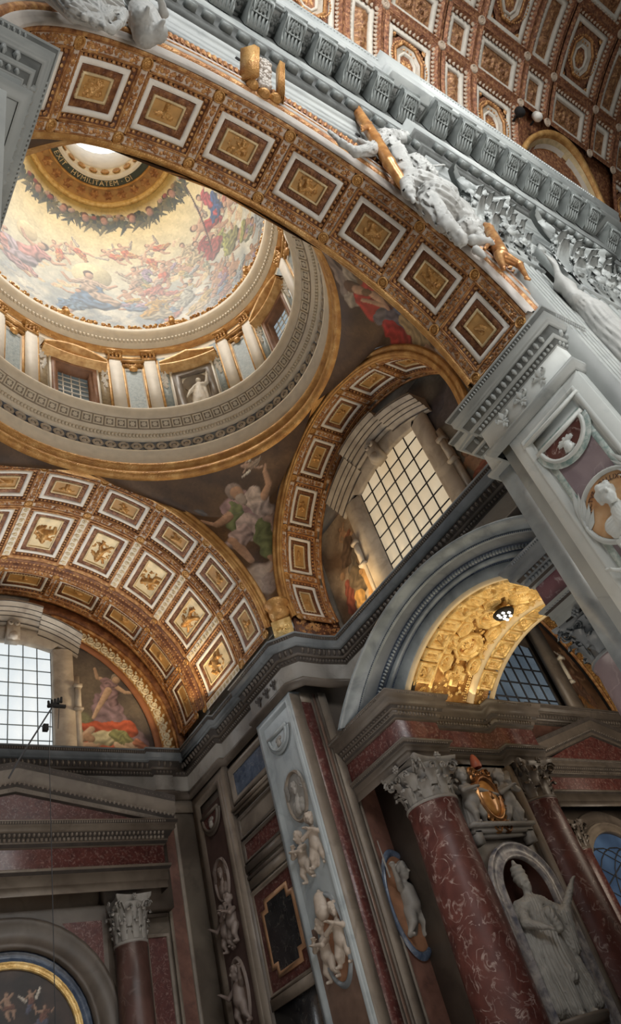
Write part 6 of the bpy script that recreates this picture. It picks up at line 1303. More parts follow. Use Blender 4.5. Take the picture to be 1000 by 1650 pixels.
# ================= nave side: spandrel, entablature, vault, pilasters, sculpture
g=G(); an=np.linspace(R_(92),-R_(92),90)
xs=[X0+7.4*math.sin(a) for a in np.linspace(-R_(89),R_(89),90)]
g.grid([[(x,3.72,ZN+math.sqrt(max(0,7.45**2-(x-X0)**2))),(x,3.72,22.4)] for x in xs]); g.bx(14.6,15.3,3.72,3.9,14.2,22.4).bx(-2,-.1,3.72,3.9,14.2,22.4)
struct(g,'wall_nave_spandrel',M_grey)
PE_=[(-4,3.6),(14.1,3.6),(14.1,3.35),(24.0,3.35),(24.0,3.6),(46,3.6)]
ne=thing('nave_entablature','great grey marble entablature of the nave with carved modillions, dentils and stepped fasciae','entablature')
f=lambda L,nm,mt: sweep(G(),L,PE_).build(nm,mt,ne)
f([(-.3,22.2),(.0,22.2),(.0,22.62),(.03,22.64),(.03,23.1),(.06,23.12),(.06,23.6),(.12,23.66),(.2,23.85)],'architrave_fasciae',M_grey)
f([(.2,23.85),(.3,23.9),(.34,24.1),(.38,24.12),(.38,24.55),(.55,24.6),(.6,24.75)],'dentil_ground',M_agrey)  # dark colour stands in for shade in the gaps between dentils
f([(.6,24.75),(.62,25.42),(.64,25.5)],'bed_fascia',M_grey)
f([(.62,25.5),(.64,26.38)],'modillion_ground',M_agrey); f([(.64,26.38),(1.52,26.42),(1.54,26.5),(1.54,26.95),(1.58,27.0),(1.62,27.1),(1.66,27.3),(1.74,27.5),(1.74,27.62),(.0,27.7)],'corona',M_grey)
d1=G().bx(-.15,.15,-.14,.14,0,.2); dm=None
def put_along(path,step,mesh_o,z,off,par,ends=.1):
    L=[]
    def fn(q,d,nr): L.append((q,d))
    along(path,step,fn,off,ends)
    for i,(q,d) in enumerate(L):
        o=mesh_o if i==0 else dup(mesh_o); o.parent=par; o.location=(q[0],q[1],z); o.rotation_euler=(0,0,math.atan2(d[1],d[0]))
    return L
# dentils: local x along, -y outward
pv=[(0,3.6),(14.1,3.6)]; pv2=[(14.1,3.35),(24,3.35)]; pv3=[(24,3.6),(34,3.6)]
for i,pp in enumerate((pv,pv2,pv3)):
    o=G().bx(-.16,.16,-.22,0,-.17,.17).build('dentil',marble('dark_grey_marble',(.13,.145,.14),(.23,.245,.235),(.08,.09,.09),.8,1,.05),ne); put_along(pp,.55,o,24.33,.38,ne)
def modillion():
    g=G(); rows=[]
    for y,z in((0,-.86),(-.1,-.88),(-.22,-.80),(-.35,-.62),(-.6,-.5),(-.78,-.42),(-.86,-.3),(-.86,-.08)): rows.append([(x,y,z) for x in(-.36,-.3,.3,.36)])
    g.grid(rows,flip=True)
    for s in(-1,1): g.add([(s*.36,y,z) for y,z in((0,-.86),(-.22,-.80),(-.35,-.62),(-.6,-.5),(-.86,-.3),(-.86,-.05),(0,-.05))],[[list(range(7))] if s<0 else [list(range(6,-1,-1))]])
    b=g.build('modillion',M_grey3:=marble('dark_grey_marble',(.13,.145,.14),(.23,.245,.235),(.08,.09,.09),.8,1,.05),ne)
    G().frame(.0,0,.27,.36,[(0,-.04),(0,.06),(.06,.06),(.08,.02)],1).flower((0,0,.03),.2,.08,8).egg((0,0,.05),(.07,.07,.07),6,1).map(lambda P: np.stack([P[:,0]+.63,-.45+P[:,1],-.03-P[:,2]],1)).build('soffit_flower',M_grey3,b)
    g=G()
    for k in range(5): x=-.24+.12*k; g.tube([(x,-.02,-.86),(x*1.05,-.2,-.84),(x*1.1,-.38,-.66),(x*1.25,-.48,-.60)],[.035,.05,.05,.03],5)
    for k in range(5): x=-.24+.12*k; g.tube([(x,-.40,-.62),(x*.9,-.62,-.53),(x*.6,-.84,-.38)],[.04,.05,.03],5)
    g.join(G().flower((0,0,0),.2,.06,7).frame(0,0,.3,.3,[(0,0),(0,.04),(.05,.04),(.06,0)],1),lambda P: np.stack([P[:,0]+.0,-.62-.78*P[:,1]*.9,-.5+.42*P[:,1]-P[:,2]-.03],1))
    g.bx(-.42,.42,-.92,0,-.08,.0); g.build('acanthus_carving',M_grey3,b); return b
mo=modillion(); put_along([(1.2,3.6),(14.1,3.6)],1.17,mo,26.4,.66,ne,0)
m2=dup(mo); put_along([(14.1,3.35),(24.0,3.35)],1.17,m2,26.4,.66,ne,.15); m3=dup(mo); put_along([(24.0,3.6),(34,3.6)],1.17,m3,26.4,.66,ne,.3)
def coffrows():
    r=[]; 
    for a,b in zip(PE_[:-1],PE_[1:]): pass
    return r
g=G(); eggs(g,PE_[1:-1],1.7,27.45,.05,.09,.05,.13); eggs(g,PE_[:2],1.7,27.45,.05,.09,.05,.13); g.build('leaf_row',M_grey,ne,kind='stuff')
for i,(x,y) in enumerate(((8.2,2.1),(9.3,2.1),(10.4,2.1))):
    t=thing('cornice_glow_box',('small glowing box on top of the nave cornice, %s of the three'%('leftmost','middle','rightmost')[i]),'lamp',(x,y,27.7)); G().bx(-.16,.16,-.1,.1,.05,.3).build('glow_box_face',emit('lamp_white',(1,.97,.9),3),t); G().bx(-.2,.2,-.05,.2,0,.34).build('lamp_body',M_wlead,t)  # glowing boxes added to stand for bits of window light
for i,(x,z) in enumerate(((4.4,22.95),(6.9,23.4),(10.9,22.75))):
    tag(G().ring((x,z,.06),.05,.1,.05,12).map(WY(3.6)).build('iron_ring',M_dark),'small black iron ring on the grey nave wall, %s'%('nearest the upper left corner','right of the open book','above the cross bearer')[i],'ring')
# ---- nave vault
VR,VY,VZ=13.8,-10.2,29.0
vt=thing('nave_vault','vast coffered barrel vault of the nave, brown and gold with white frames, upper right','vault',(0,VY,VZ),(0,0,PI/2))
rows=[(22.3,38.4,'T'),(38.4,49.3,'N'),(49.3,66.6,'T'),(66.6,77.0,'N'),(77,93,'T')]
bx_=[(10.5,13.9,'W'),(13.9,16.0,'N'),(16.0,19.45,'W'),(19.45,21.6,'N'),(21.6,24.95,'W'),(24.95,27.05,'N'),(27.05,30.6,'W'),(30.6,32.7,'N'),(32.7,36.1,'W'),(36.1,38.2,'N'),(38.2,41.6,'W'),(41.6,43.7,'N'),(43.7,47.1,'W'),(47.1,49.2,'N'),(49.2,52.6,'W')]
an=np.linspace(R_(90-94),R_(90-8),60)
M_vault=gold('vault_gilding',(.10,.035,.02),(.24,.095,.045),(.46,.24,.11),.35,.5,7,.8,14)
def vgrid(R,a0,a1,x0,x1,n=20): an=np.linspace(a0,a1,n); return G().grid([[(R*math.sin(a),-v,R*math.cos(a)) for v in(x1,x0)] for a in an],flip=True)
vgrid(VR+.45,R_(-4),R_(84),8,54,60).build('vault_shell',M_vault,vt)
SCR=[]
for k in(-1,1): SCR+=[(k*(.28+.2*math.cos(a)),.2*math.sin(a),.05,k*(.28+.2*math.cos(a+.7)),.2*math.sin(a+.7),.05) for a in np.arange(0,6,.7)]+[(k*.28,0,.07,k*.28,0,.07)]
STAFF=[(0,-.7,.1,0,.6,.06),(-.12,-.3,.09,.12,-.3,.09),(-.1,.1,.08,.12,.2,.08),(0,.4,.14,0,.4,.14),(-.15,-.6,.08,.15,-.6,.08)]
M_frame=plain('ivory_frame',(.60,.55,.47),.6,var=.08)
def rib_fill(u0,u1,v0,v1): pass
M_vrel=gold('vault_relief_gilding',(.09,.03,.015),(.26,.12,.05),(.48,.27,.12),.3,.5,7,.6,14)
def octcell(hu,hv):
    g=G().frame(0,0,hu-.12,hv-.12,[(-.12,0),(.02,0),(.05,.06),(.12,.06),(.3,-.3)],5); c=g.map(amap(VR)).build('coffer',M_vault)
    G().frame(0,0,hu-.42,hv-.42,[(0,-.3),(.01,-.22),(.26,-.22),(.27,-.3)],5).map(amap(VR)).build('white_frame',M_frame,c)
    R0=min(hu,hv)-.62; o8=lambda s,z,k=8: [(s*R0*math.cos(PI/8+i*PI/4)/math.cos(PI/8)*(1),s*R0*math.sin(PI/8+i*PI/4)/math.cos(PI/8)*(hv-.6)/(hu-.6)*.98,z) for i in range(8)]
    sq=[]
    for i in range(8):
        x,y,_=o8(1,0)[i]; k=min((hu-.56)/abs(x),(hv-.56)/abs(y)); sq.append((x*k,y*k,-.32))
    G().grid([sq,o8(.99,-.32)],cv=True).map(amap(VR)).build('coffer_ground',M_vault,c)
    G().grid([o8(1,-.3),o8(1,-.2),o8(.88,-.2),o8(.86,-.3)],cv=True).map(amap(VR)).build('octagon_frame',M_bgold,c)
    G().grid([o8(.84,-.3),o8(.60,-.42)],cv=True).map(amap(VR)).build('painted_band',M_stain,c)
    G().grid([o8(.60,-.42),o8(.60,-.34),o8(.5,-.34),o8(.46,-.6)],cv=True).add(o8(.46,-.6),[[list(range(8))]]).map(amap(VR)).build('inner_octagon',M_frame,c)
    g=G().flower((0,0,-.58),.5,.2,10).flower((0,0,-.45),.3,.15,8)
    for i in range(24):
        a=i*PI/12; g.egg((.72*R0*math.cos(a),.74*R0*math.sin(a),-.36),(.07,.07,.05),5,1)
    for i in range(40): a=i*PI/20; g.egg((.94*R0*math.cos(a)*1.02,.94*R0*math.sin(a)*1.04,-.2),(.06,.06,.07),5,1)
    for sx in(-1,1):
        for sy in(-1,1): g.scroll((sx*(hu-.75),sy*(hv-.75),-.3),.16,1.4,sx*sy,0,.04,.07,9)
    g.map(amap(VR)).build('gilt_boss',M_bgold,c,kind='stuff'); egb(c,hu,hv); return c
def egb(c,hu,hv):
    g=G()
    for ax in(0,1):
        H=(hu,hv)[ax]-.25; n=int(2*H/.24)
        for i in range(n):
            t=-H+2*H*(i+.5)/n
            for s in(-1,1): g.egg((t,s*(hv-.33),-.14) if ax==0 else (s*(hu-.33),t,-.14),(.09,.12,.12) if ax==0 else (.12,.09,.12),6,1)
    g.map(amap(VR)).build('egg_border',M_frame2,c,kind='stuff')
M_frame2=plain('warm_ivory',(.46,.36,.27),.6,var=.15)
def vcell(hu,hv,caps,fg_):
    g=G().frame(0,0,hu-.12,hv-.12,[(-.12,0),(.02,0),(.05,.05),(.1,.05),(.26,-.3)],4); c=g.map(amap(VR)).build('coffer',M_vault)
    G().frame(0,0,hu-.38,hv-.38,[(0,-.3),(.01,-.22),(.26,-.22),(.27,-.36)],4).map(amap(VR)).build('white_frame',M_frame,c)
    pu,pv=hu-.63,hv-.63; sc_=min(pu/fg_[0],pv/fg_[1]); relief(G(),caps,0,0,pu,pv,-.36,1.,30,.035,sc_).map(amap(VR)).build('relief_panel',M_vrel,c); egb(c,hu,hv); return c
protos={}
for ri,(p0,p1,rk) in enumerate(rows):
    for (x0,x1,ck) in bx_:
        if ri==0 and 24.9<x0<32: continue
        hu=VR*R_(p1-p0)/2; hv=(x1-x0)/2; k=(ri,ck)
        if k not in protos:
            T=lambda caps:[(c[1],-c[0],c[2],c[4],-c[3],c[5]) for c in caps]
            if rk=='T' and ck=='W': c=octcell(hu,hv)
            elif rk=='T': c=vcell(hu,hv,T(STAFF),(.8,.25))
            elif ck=='W': c=vcell(hu,hv,T(SCR),(.28,.58))
            else: c=vcell(hu,hv,T(BEASTS[2]),(.6,.6))
            protos[k]=c
        else: c=dup(protos[k])
        c.parent=vt; c.location=(0,-(x0+x1)/2,0); c.rotation_euler=(0,R_(90-(p0+p1)/2),0)
g=G(); rs=None
for p in(22.3,38.4,49.3,66.6,77):
    for (x0,x1,_) in bx_:
        if p<30 and 24<x0<33: continue
        if rs is None: rs=G().ring((0,0,0),.12,.24,.08,14).flower((0,0,.02),.14,.06,6).map(amap(VR)).build('rosette',M_frame2,vt); o=rs
        else: o=dup(rs)
        o.parent=vt; o.location=(0,-x0,0); o.rotation_euler=(0,R_(90-p),0)
# lunette opening cut into the vault foot
lt=thing('lunette_vault','small white-framed gilt lunette arch cut into the foot of the nave vault, with gold rim','arch')
def vp(x,phi,R=VR): return (x,VY+R*math.cos(R_(phi)),VZ+R*math.sin(R_(phi)))
cx_,hw_=28.35,3.75; TT=np.linspace(0,PI,40)
crv=lambda k,R,dphi=0: [vp(cx_+hw_*k*math.cos(t),14+22.5*k*math.sin(t)+dphi,R) for t in TT]
G().grid([crv(1.06,VR+.1),crv(1.05,VR-.12),crv(1.0,VR-.12),crv(.985,VR+.1)]).build('gilt_rim',M_gold,lt)
inner=lambda k,dy: [(cx_+hw_*k*math.cos(t),VY+VR*math.cos(R_(14+22.5*math.sin(t)))+dy,VZ+VR*math.sin(R_(14+22.5*k*math.sin(t)))) for t in TT]
G().grid([crv(.985,VR+.1),inner(.97,2.8)]).build('lunette_soffit',M_pgold,lt)
def on(t,s): a,b=arr(crv(.975,VR+.05)),arr(inner(.96,2.6)); i=t/PI*39; j=min(38,int(i)); q=a[j]+(a[j+1]-a[j])*(i-j); w_=b[j]+(b[j+1]-b[j])*(i-j); return q+(w_-q)*s
for t0,t1 in((.12,.62),(.72,1.35),(1.45,2.1),(2.2,2.75)):
    for ins,mt,nm,s in((0,M_frame,'white_frame',1),(.10,M_bgold,'relief_panel',2)):
        g=G(); ts=np.linspace(t0+ins,t1-ins,9)
        g.grid([[on(t,.12+ins*1.1)+arr([0,-.03*s,-.05*s]),on(t,.92-ins*1.1)+arr([0,-.03*s,-.05*s])] for t in ts]); g.build(nm,mt,lt)
G().add([(cx_+hw_*.95*math.cos(t),VY+VR+1.9,VZ+VR*math.sin(R_(14+20*math.sin(t)))-.6) for t in TT],[[list(range(40))]]).build('lunette_end_wall',M_frame2,lt)
for i,(x,ph,c_) in enumerate(((24.6,34.5,M_dark),(25.9,36.5,M_plas))):
    p=vp(x,ph,VR-.3); t=thing('spotlight',('small %s round spotlight on the vault foot by the lunette'%('black' if i==0 else 'white')),'lamp',p); G().lathe([(0,-.28),(.2,-.26),(.24,-.1),(.2,.2),(0,.25)],k=14).build('housing',c_,t); G().bx(-.04,.04,-.04,.5,-.04,.04).build('bracket',M_dark,t)
# ---- giant pilasters with carved capitals
def fluted(x0,x1,y,z0,z1,mat,par,n=9,ret=.5):
    P=[(x0,y+ret),(x0,y)]; w_=(x1-x0)/n
    for i in range(n):
        a=x0+i*w_; P+=[(a+w_*.2,y),(a+w_*.3,y+.05),(a+w_*.5,y+.075),(a+w_*.7,y+.05),(a+w_*.8,y)]
    P+=[(x1,y),(x1,y+ret)]
    return G().grid([[(p[0],p[1],z) for p in P] for z in(z0,z1)]).build('pilaster_shaft',mat,par)
def pcap(par,x0,x1,y,z,h,mat):
    g=G().bx(x0-.06,x1+.06,y-.06,y+.4,z-.12,z+.06); w_=x1-x0; W=WY(y)
    g.bx(x0,x1,y+.02,y+.4,z,z+h*.85); cp=g.build('capital',mat,par)
    g=G()
    def leaf(u,v,wd,ht,out):
        rows=[]
        for t,ww,o in((0,.7,.02),(.3,1.0,.06),(.6,1.05,.12),(.82,.9,.5),(1,.55,.95),(.93,.2,1.1)):
            rows.append([(u+q*wd*ww,v+ht*t-(.05 if abs(q)>.6 else 0),o*out+(.06 if k%2 else 0)) for k,q in enumerate((-1,-.75,-.5,-.25,0,.25,.5,.75,1))])
        g.grid(rows)
        for q in(-1,1):
            for t,ww in((.2,1.25),(.42,1.4),(.64,1.35),(.82,1.15)): g.add([(u+q*wd*.75,v+ht*(t-.08),.05+.25*out*t*t),(u+q*wd*ww,v+ht*(t+.06),.10+.5*out*t*t),(u+q*wd*.75,v+ht*(t+.12),.08+.5*out*t*t)],[[(0,1,2)]])
    n=4
    for i in range(n): leaf(x0+w_*(i+.5)/n,z+.05,w_/n*.42,h*.30,.5)
    for i in range(n+1): leaf(x0+w_*i/n*.92+w_*.04,z+h*.22,w_/n*.40,h*.30,.62)
    for i in range(n): leaf(x0+w_*(i+.5)/n,z+h*.42,w_/n*.38,h*.26,.7)
    rc=random.Random(int(x0*10))
    for i in range(46): g.scroll((rc.uniform(x0-.1,x1+.1),rc.uniform(z+.3,z+h*.85),rc.uniform(.1,.45)),rc.uniform(.10,.22),1.4,rc.choice((1,-1)),rc.uniform(0,6),.05,.10,9)
    for i in range(60): g.leaf((rc.uniform(x0,x1),rc.uniform(z+.2,z+h*.85),rc.uniform(.1,.5)),rc.uniform(0,3.1),rc.uniform(.2,.4),.08,.1)
    g.map(W).build('acanthus_leaves',mat,cp)
    g=G()
    for q in(0,1):
        u=x0+.15 if q==0 else x1-.15; s=1 if q==0 else -1
        g.scroll((u,z+h*.80,.45),.34,1.7,s,PI/2,.09,.14,18); g.scroll((u+s*w_*.30,z+h*.74,.25),.22,1.6,-s,PI/2,.07,.10,14)
        for k in range(9): t=k/8; g.leaf((u-s*.05+s*t*.7,z+h*(.58+.14*t),.3+.1*t),PI/2-s*.5,.34,.09,.12)
    g.flower((x0+w_/2,z+h*.9,.45),.28,.16,9).egg((x0+w_/2,z+h*.9,.5),(.1,.1,.14),7,2)
    g.map(W).build('volutes',mat,cp)
    g=G(); us=np.linspace(x0-.3,x1+.3,15); prof=[(.1,0),(.16,.02),(.2,.12),(.3,.16),(.34,.3),(.0,.32)]
    g.grid([[(u,z+h*.9+zz,n_+.45*abs((u-(x0+x1)/2)/(w_/2+.3))**2) for n_,zz in prof] for u in us]); g.map(W).build('abacus',mat,cp); return cp
for lab,x0,x1,y in(('giant fluted grey pilaster with carved capital, nearest the nave arch',14.1,16.0,3.42),('giant grey pilaster with carved capital at the right edge, standing forward',17.7,20.9,3.25),('giant grey pilaster with carved capital, farthest along the nave wall',22.2,24.0,3.42)):
    t=thing('giant_pilaster',lab,'pilaster'); fluted(x0,x1,y,-1.6,18.0,M_grey,t,7); pcap(t,x0,x1,y,18.1,4.0,M_grey)
struct(G().bx(15.9,22.4,3.9,4.1,-1.6,22.3).bx(24,46,3.7,4.1,-1.6,22.3),'wall_nave_right',M_grey)
sn=thing('statue_niche','shadowed niche frame between the giant pilasters, right edge','niche'); g=G().frame(16.85,13.5,.8,4.2,[(0,0),(0,.12),(.1,.16),(.2,.05)],1).map(WY(3.88)).build('niche_frame',M_grey,sn)
# ---- sculpture helpers: world-space capsules
def wsc(name,L,mat,label,cat,n=110,k=.08,fold=None,f=1.0,par=None):
    caps=[(arr(a[:3])*f,a[3],arr(b[:3])*f,b[3])+((i+1,) if c else ()) for i,(a,b,c) in enumerate(L)]
    g=sculpt(caps,n,k,fold); o=g.build(name,mat,par,smooth=True)
    return tag(o,label,cat) if label else o
q=lambda x,y,z,r:(x,y,z,r)
F_=1.085
cb=[((12.05,3.35,23.48,0.264),(13.03,3.2,24.33,0.221),1),((12.88,3.15,23.96,0.154),(14.16,3.05,26.0,0.128),0),((14.27,3.05,26.18,0.109),(14.76,3.0,27.01,0.143),0),((14.82,3.0,27.13,0.062),(15.57,2.95,28.67,0.049),0),((14.97,3.0,27.33,0.062),(16.06,2.95,29.26,0.05),0),((14.97,3.0,27.28,0.062),(15.93,2.95,28.72,0.049),0),((14.74,3.0,26.83,0.061),(15.25,2.95,27.44,0.047),0),((14.34,3.0,26.21,0.06),(13.85,2.95,25.11,0.043),0),((12.17,3.4,23.7,0.249),(12.45,3.4,22.91,0.261),1),((12.18,3.3,22.44,0.204),(11.49,3.35,20.02,0.216),1),((11.94,3.4,21.16,0.179),(10.92,3.42,18.43,0.144),1),((10.92,3.42,18.43,0.129),(10.89,3.45,17.93,0.063),1),((13.03,3.4,22.58,0.313),(13.28,3.4,21.89,0.291),1),((11.78,3.4,19.76,0.4),(12.52,3.35,19.41,0.479),1),((11.97,3.35,18.86,0.464),(12.82,3.38,18.64,0.394),1),((12.66,3.35,18.74,0.363),(13.04,3.38,18.14,0.299),1),((11.67,3.45,18.46,0.307),(11.74,3.45,17.34,0.211),1),((11.64,3.4,17.22,0.181),(11.91,3.45,16.64,0.151),1),((12.64,3.4,17.83,0.264),(12.92,3.4,17.56,0.19),1),((12.31,3.35,16.8,0.154),(13.27,3.3,17.41,0.103),0),((13.31,3.3,17.56,0.089),(13.43,3.3,17.43,0.066),0),((12.35,3.45,16.47,0.124),(12.5,3.45,16.26,0.083),0),((13.24,3.5,25.86,0.291),(12.88,3.5,24.72,0.316),0)]
t=thing('cross_bearer_statue','large white marble draped figure raising a hand and leaning on the great arch','statue')
wsc('draped_figure',cb,M_statue,None,None,190,.05,(.13,8),1.,t)
wsc('fluttering_cloth',[((9.01,3.45,20.42,0.052),(9.12,3.4,19.63,0.073),1),((9.12,3.4,19.63,0.08),(9.57,3.4,19.54,0.117),1),((9.57,3.4,19.54,0.124),(10.65,3.4,21.0,0.157),1),((10.65,3.4,21.0,0.157),(12.08,3.4,23.49,0.229),1),((10.47,3.45,21.61,0.064),(10.81,3.45,21.56,0.113),1)],M_statue,None,None,110,.08,(.07,8),1.,t)
tag(wsc('wooden_cross',[((11.25,3.2,24.47,0.171),(11.05,3.25,21.93,0.18),0),((11.05,3.25,21.93,0.18),(10.98,3.35,20.32,0.185),0),((10.98,3.35,20.32,0.178),(11.24,3.5,19.42,0.15),0),((10.36,3.16,21.65,0.04),(11.51,3.16,23.63,0.044),0),((10.28,3.16,21.37,0.04),(11.42,3.16,23.29,0.043),0),((10.45,3.15,21.98,0.032),(11.11,3.13,22.7,0.034),0)],gold('polished_amber_wood',(.26,.10,.03),(.48,.22,.07),(.66,.38,.14),.25,.3,3,.3,6),None,None,100,.06,None,1.),'thick amber-coloured round cross beam leaning across the white draped statue','cross')
tag(wsc('small_crucifix',[((11.85,3.15,20.44,0.039),(15.84,3.1,25.2,0.059),0),((12.72,3.1,21.53,0.075),(12.01,3.12,20.16,0.078),0),((13.18,3.1,22.48,0.069),(13.1,3.1,22.31,0.069),0),((12.81,3.1,21.73,0.05),(11.81,3.1,20.33,0.031),0),((12.88,3.1,21.81,0.051),(13.76,3.1,22.7,0.035),0),((12.01,3.12,20.16,0.063),(11.7,3.2,19.32,0.038),0)],M_statue,None,None,80,.02,None,1.),'small marble crucified figure held in front of the white draped statue','crucifix')
tag(wsc('bronze_demon',[((14.14,3.35,19.47,0.072),(14.22,3.32,19.08,0.135),0),((14.22,3.32,19.08,0.159),(14.09,3.35,18.55,0.14),0),((14.09,3.35,18.55,0.171),(13.74,3.4,17.31,0.2),0),((13.58,3.38,17.07,0.161),(14.02,3.3,16.72,0.102),0),((14.02,3.3,16.72,0.095),(13.7,3.3,15.78,0.056),0),((13.6,3.3,15.71,0.056),(13.7,3.28,15.67,0.049),0),((13.54,3.42,17.11,0.132),(13.15,3.45,16.1,0.07),0),((13.71,3.35,18.0,0.076),(12.66,3.35,16.61,0.056),0),((14.14,3.3,18.97,0.063),(14.23,3.25,18.72,0.031),0)],gold('red_gold_bronze',(.22,.08,.03),(.46,.22,.08),(.64,.38,.16),.5,.35,4,.2,8),None,None,100,.05,None,1.),'red-gold bronze crouching demon at the foot of the white draped statue','statue')
# drapery and small angel at top left
L_=[((1.47,3.2,17.3,.22),(1.86,3.2,16.61,.18),1),((1.71,3.3,18.29,.23),(2.4,3.25,18.17,.18),1),((1.85,3.2,16.53,.15),(2.2,3.2,16.55,.10),1),((2.17,3.15,16.29,.08),(2.53,3.15,16.46,.07),1),((2.53,3.15,16.46,.07),(2.74,3.15,17.27,.07),1),((2.36,3.2,17.89,.14),(2.42,3.15,16.87,.10),1),((2.42,3.15,16.87,.08),(2.6,3.15,17.78,.09),1),((2.64,3.2,18.06,.12),(2.97,3.2,18.69,.10),1),((2.97,3.2,18.69,.10),(2.81,3.15,17.52,.07),1),((2.3,3.3,18.74,.24),(2.87,3.25,19.19,.18),1),((1.99,3.15,16.25,.06),(2.32,3.1,16.73,.07),1),((2.32,3.1,16.73,.06),(2.35,3.12,16.12,.05),1),((1.76,3.1,16.71,.07),(2.26,3.1,17.01,.06),1),((1.6,3.3,17.9,.25),(2.3,3.3,17.5,.22),1),((2.0,3.35,19.2,.35),(2.6,3.35,19.4,.3),1)]
tag(wsc('draped_figure',L_,M_statue,None,None,140,.06,(.07,6),1.),'grey swirling marble drapery of a seated figure cut by the top edge, upper left','statue')
an_=robed3(3.0,None,.03,(0,-1,0),'bare',mantle=0)
statue('small_figure',an_,M_statue,'small pale marble figure standing right of the swirling drapery, upper left','statue',(3.66,3.35,19.3),0,80,.04,(.03,8))
# keystone book and crown
bk=thing('keystone_book','open gilt-edged book with a white lamb between its covers, on the crown of the arch','sculpture')
A=planeM((7.3,3.72,21.55),(1,0,0),(0,-.42,.91))
for s_ in(-1,1):
    g=G()
    for k in range(5): w_=.035*k; x0,x1=s_*(.46+w_*1.6),s_*(.34+w_); g.add([(x0,0,.05),(x1,0,.45),(x1,1.1,.45),(x0,1.25,.05),(x0-s_*.02,0,.05),(x1-s_*.02,0,.45),(x1-s_*.02,1.1,.45),(x0-s_*.02,1.25,.05)],[[[0,1,2,3],[7,6,5,4],[0,4,5,1],[1,5,6,2],[2,6,7,3],[3,7,4,0]]])
    g.map(A).build('gilt_cover',M_gold,bk)
g=G(); r=random.Random(2)
for i in range(70): g.egg((r.uniform(-.17,.17),r.uniform(.1,1.1),.15),(.07,.08,.12),6,2)
g.map(A).build('lamb_fleece',M_tan2,bk)
for u,v in((-.36,-.02),(0,-.09),(.36,-.02)): G().egg((u,v,.12),(.19,.12,.2),9,3).map(A).build('gilt_scroll',M_gold,bk)
# right edge: white figure climbing out of the niche
tag(wsc('white_figure',[(q(15.6,3.2,16.6,.24),q(15.65,3.15,16.35,.22),0),(q(15.65,3.2,16.2,.2),q(16.1,3.25,15.4,.38),1),(q(16.1,3.25,15.4,.4),q(16.0,3.35,13.4,.5),1),(q(15.6,3.2,15.9,.18),q(15.5,3.1,16.8,.12),0),(q(15.5,3.1,16.8,.11),q(15.75,3.0,17.6,.08),0)]+hand3 if 0 else [(q(15.6,3.2,16.6,.24),q(15.65,3.15,16.35,.22),0),(q(15.65,3.2,16.2,.2),q(16.1,3.25,15.4,.38),1),(q(16.1,3.25,15.4,.4),q(16.0,3.35,13.4,.5),1),(q(15.6,3.2,15.9,.18),q(15.5,3.1,16.8,.12),0),(q(15.5,3.1,16.8,.11),q(15.75,3.0,17.5,.08),0)]+[((15.75+.05*j,3.0,17.55,.045),(15.7+.12*j,2.92,17.95,.03),0) for j in range(-2,3)],M_statue,None,None,100,.06,(.05,9),1.0),'white marble figure with raised hand beside the giant pilasters, right edge','statue')
# ---- left nave pier and its cornice
PL=[(-3,3.86),(1.08,3.86),(1.08,6.9)]
entab('left_pier_cornice','grey marble cornice with carved rows seen from below, upper left corner',PL,M_grey,M_grey,cm=M_grey)
lp=thing('left_pier','pale grey marble pier standing at the far left edge of the view','pier')
G().bx(-3,.90,3.80,6.3,-1.6,12.5).build('pier_shaft',M_white,lp); G().bx(-3,1.07,3.87,6.9,12.47,12.6).build('pier_soffit',M_grey,lp); G().bx(-3,.77,3.95,6.3,12.4,14.4).build('pier_top',M_grey,lp)
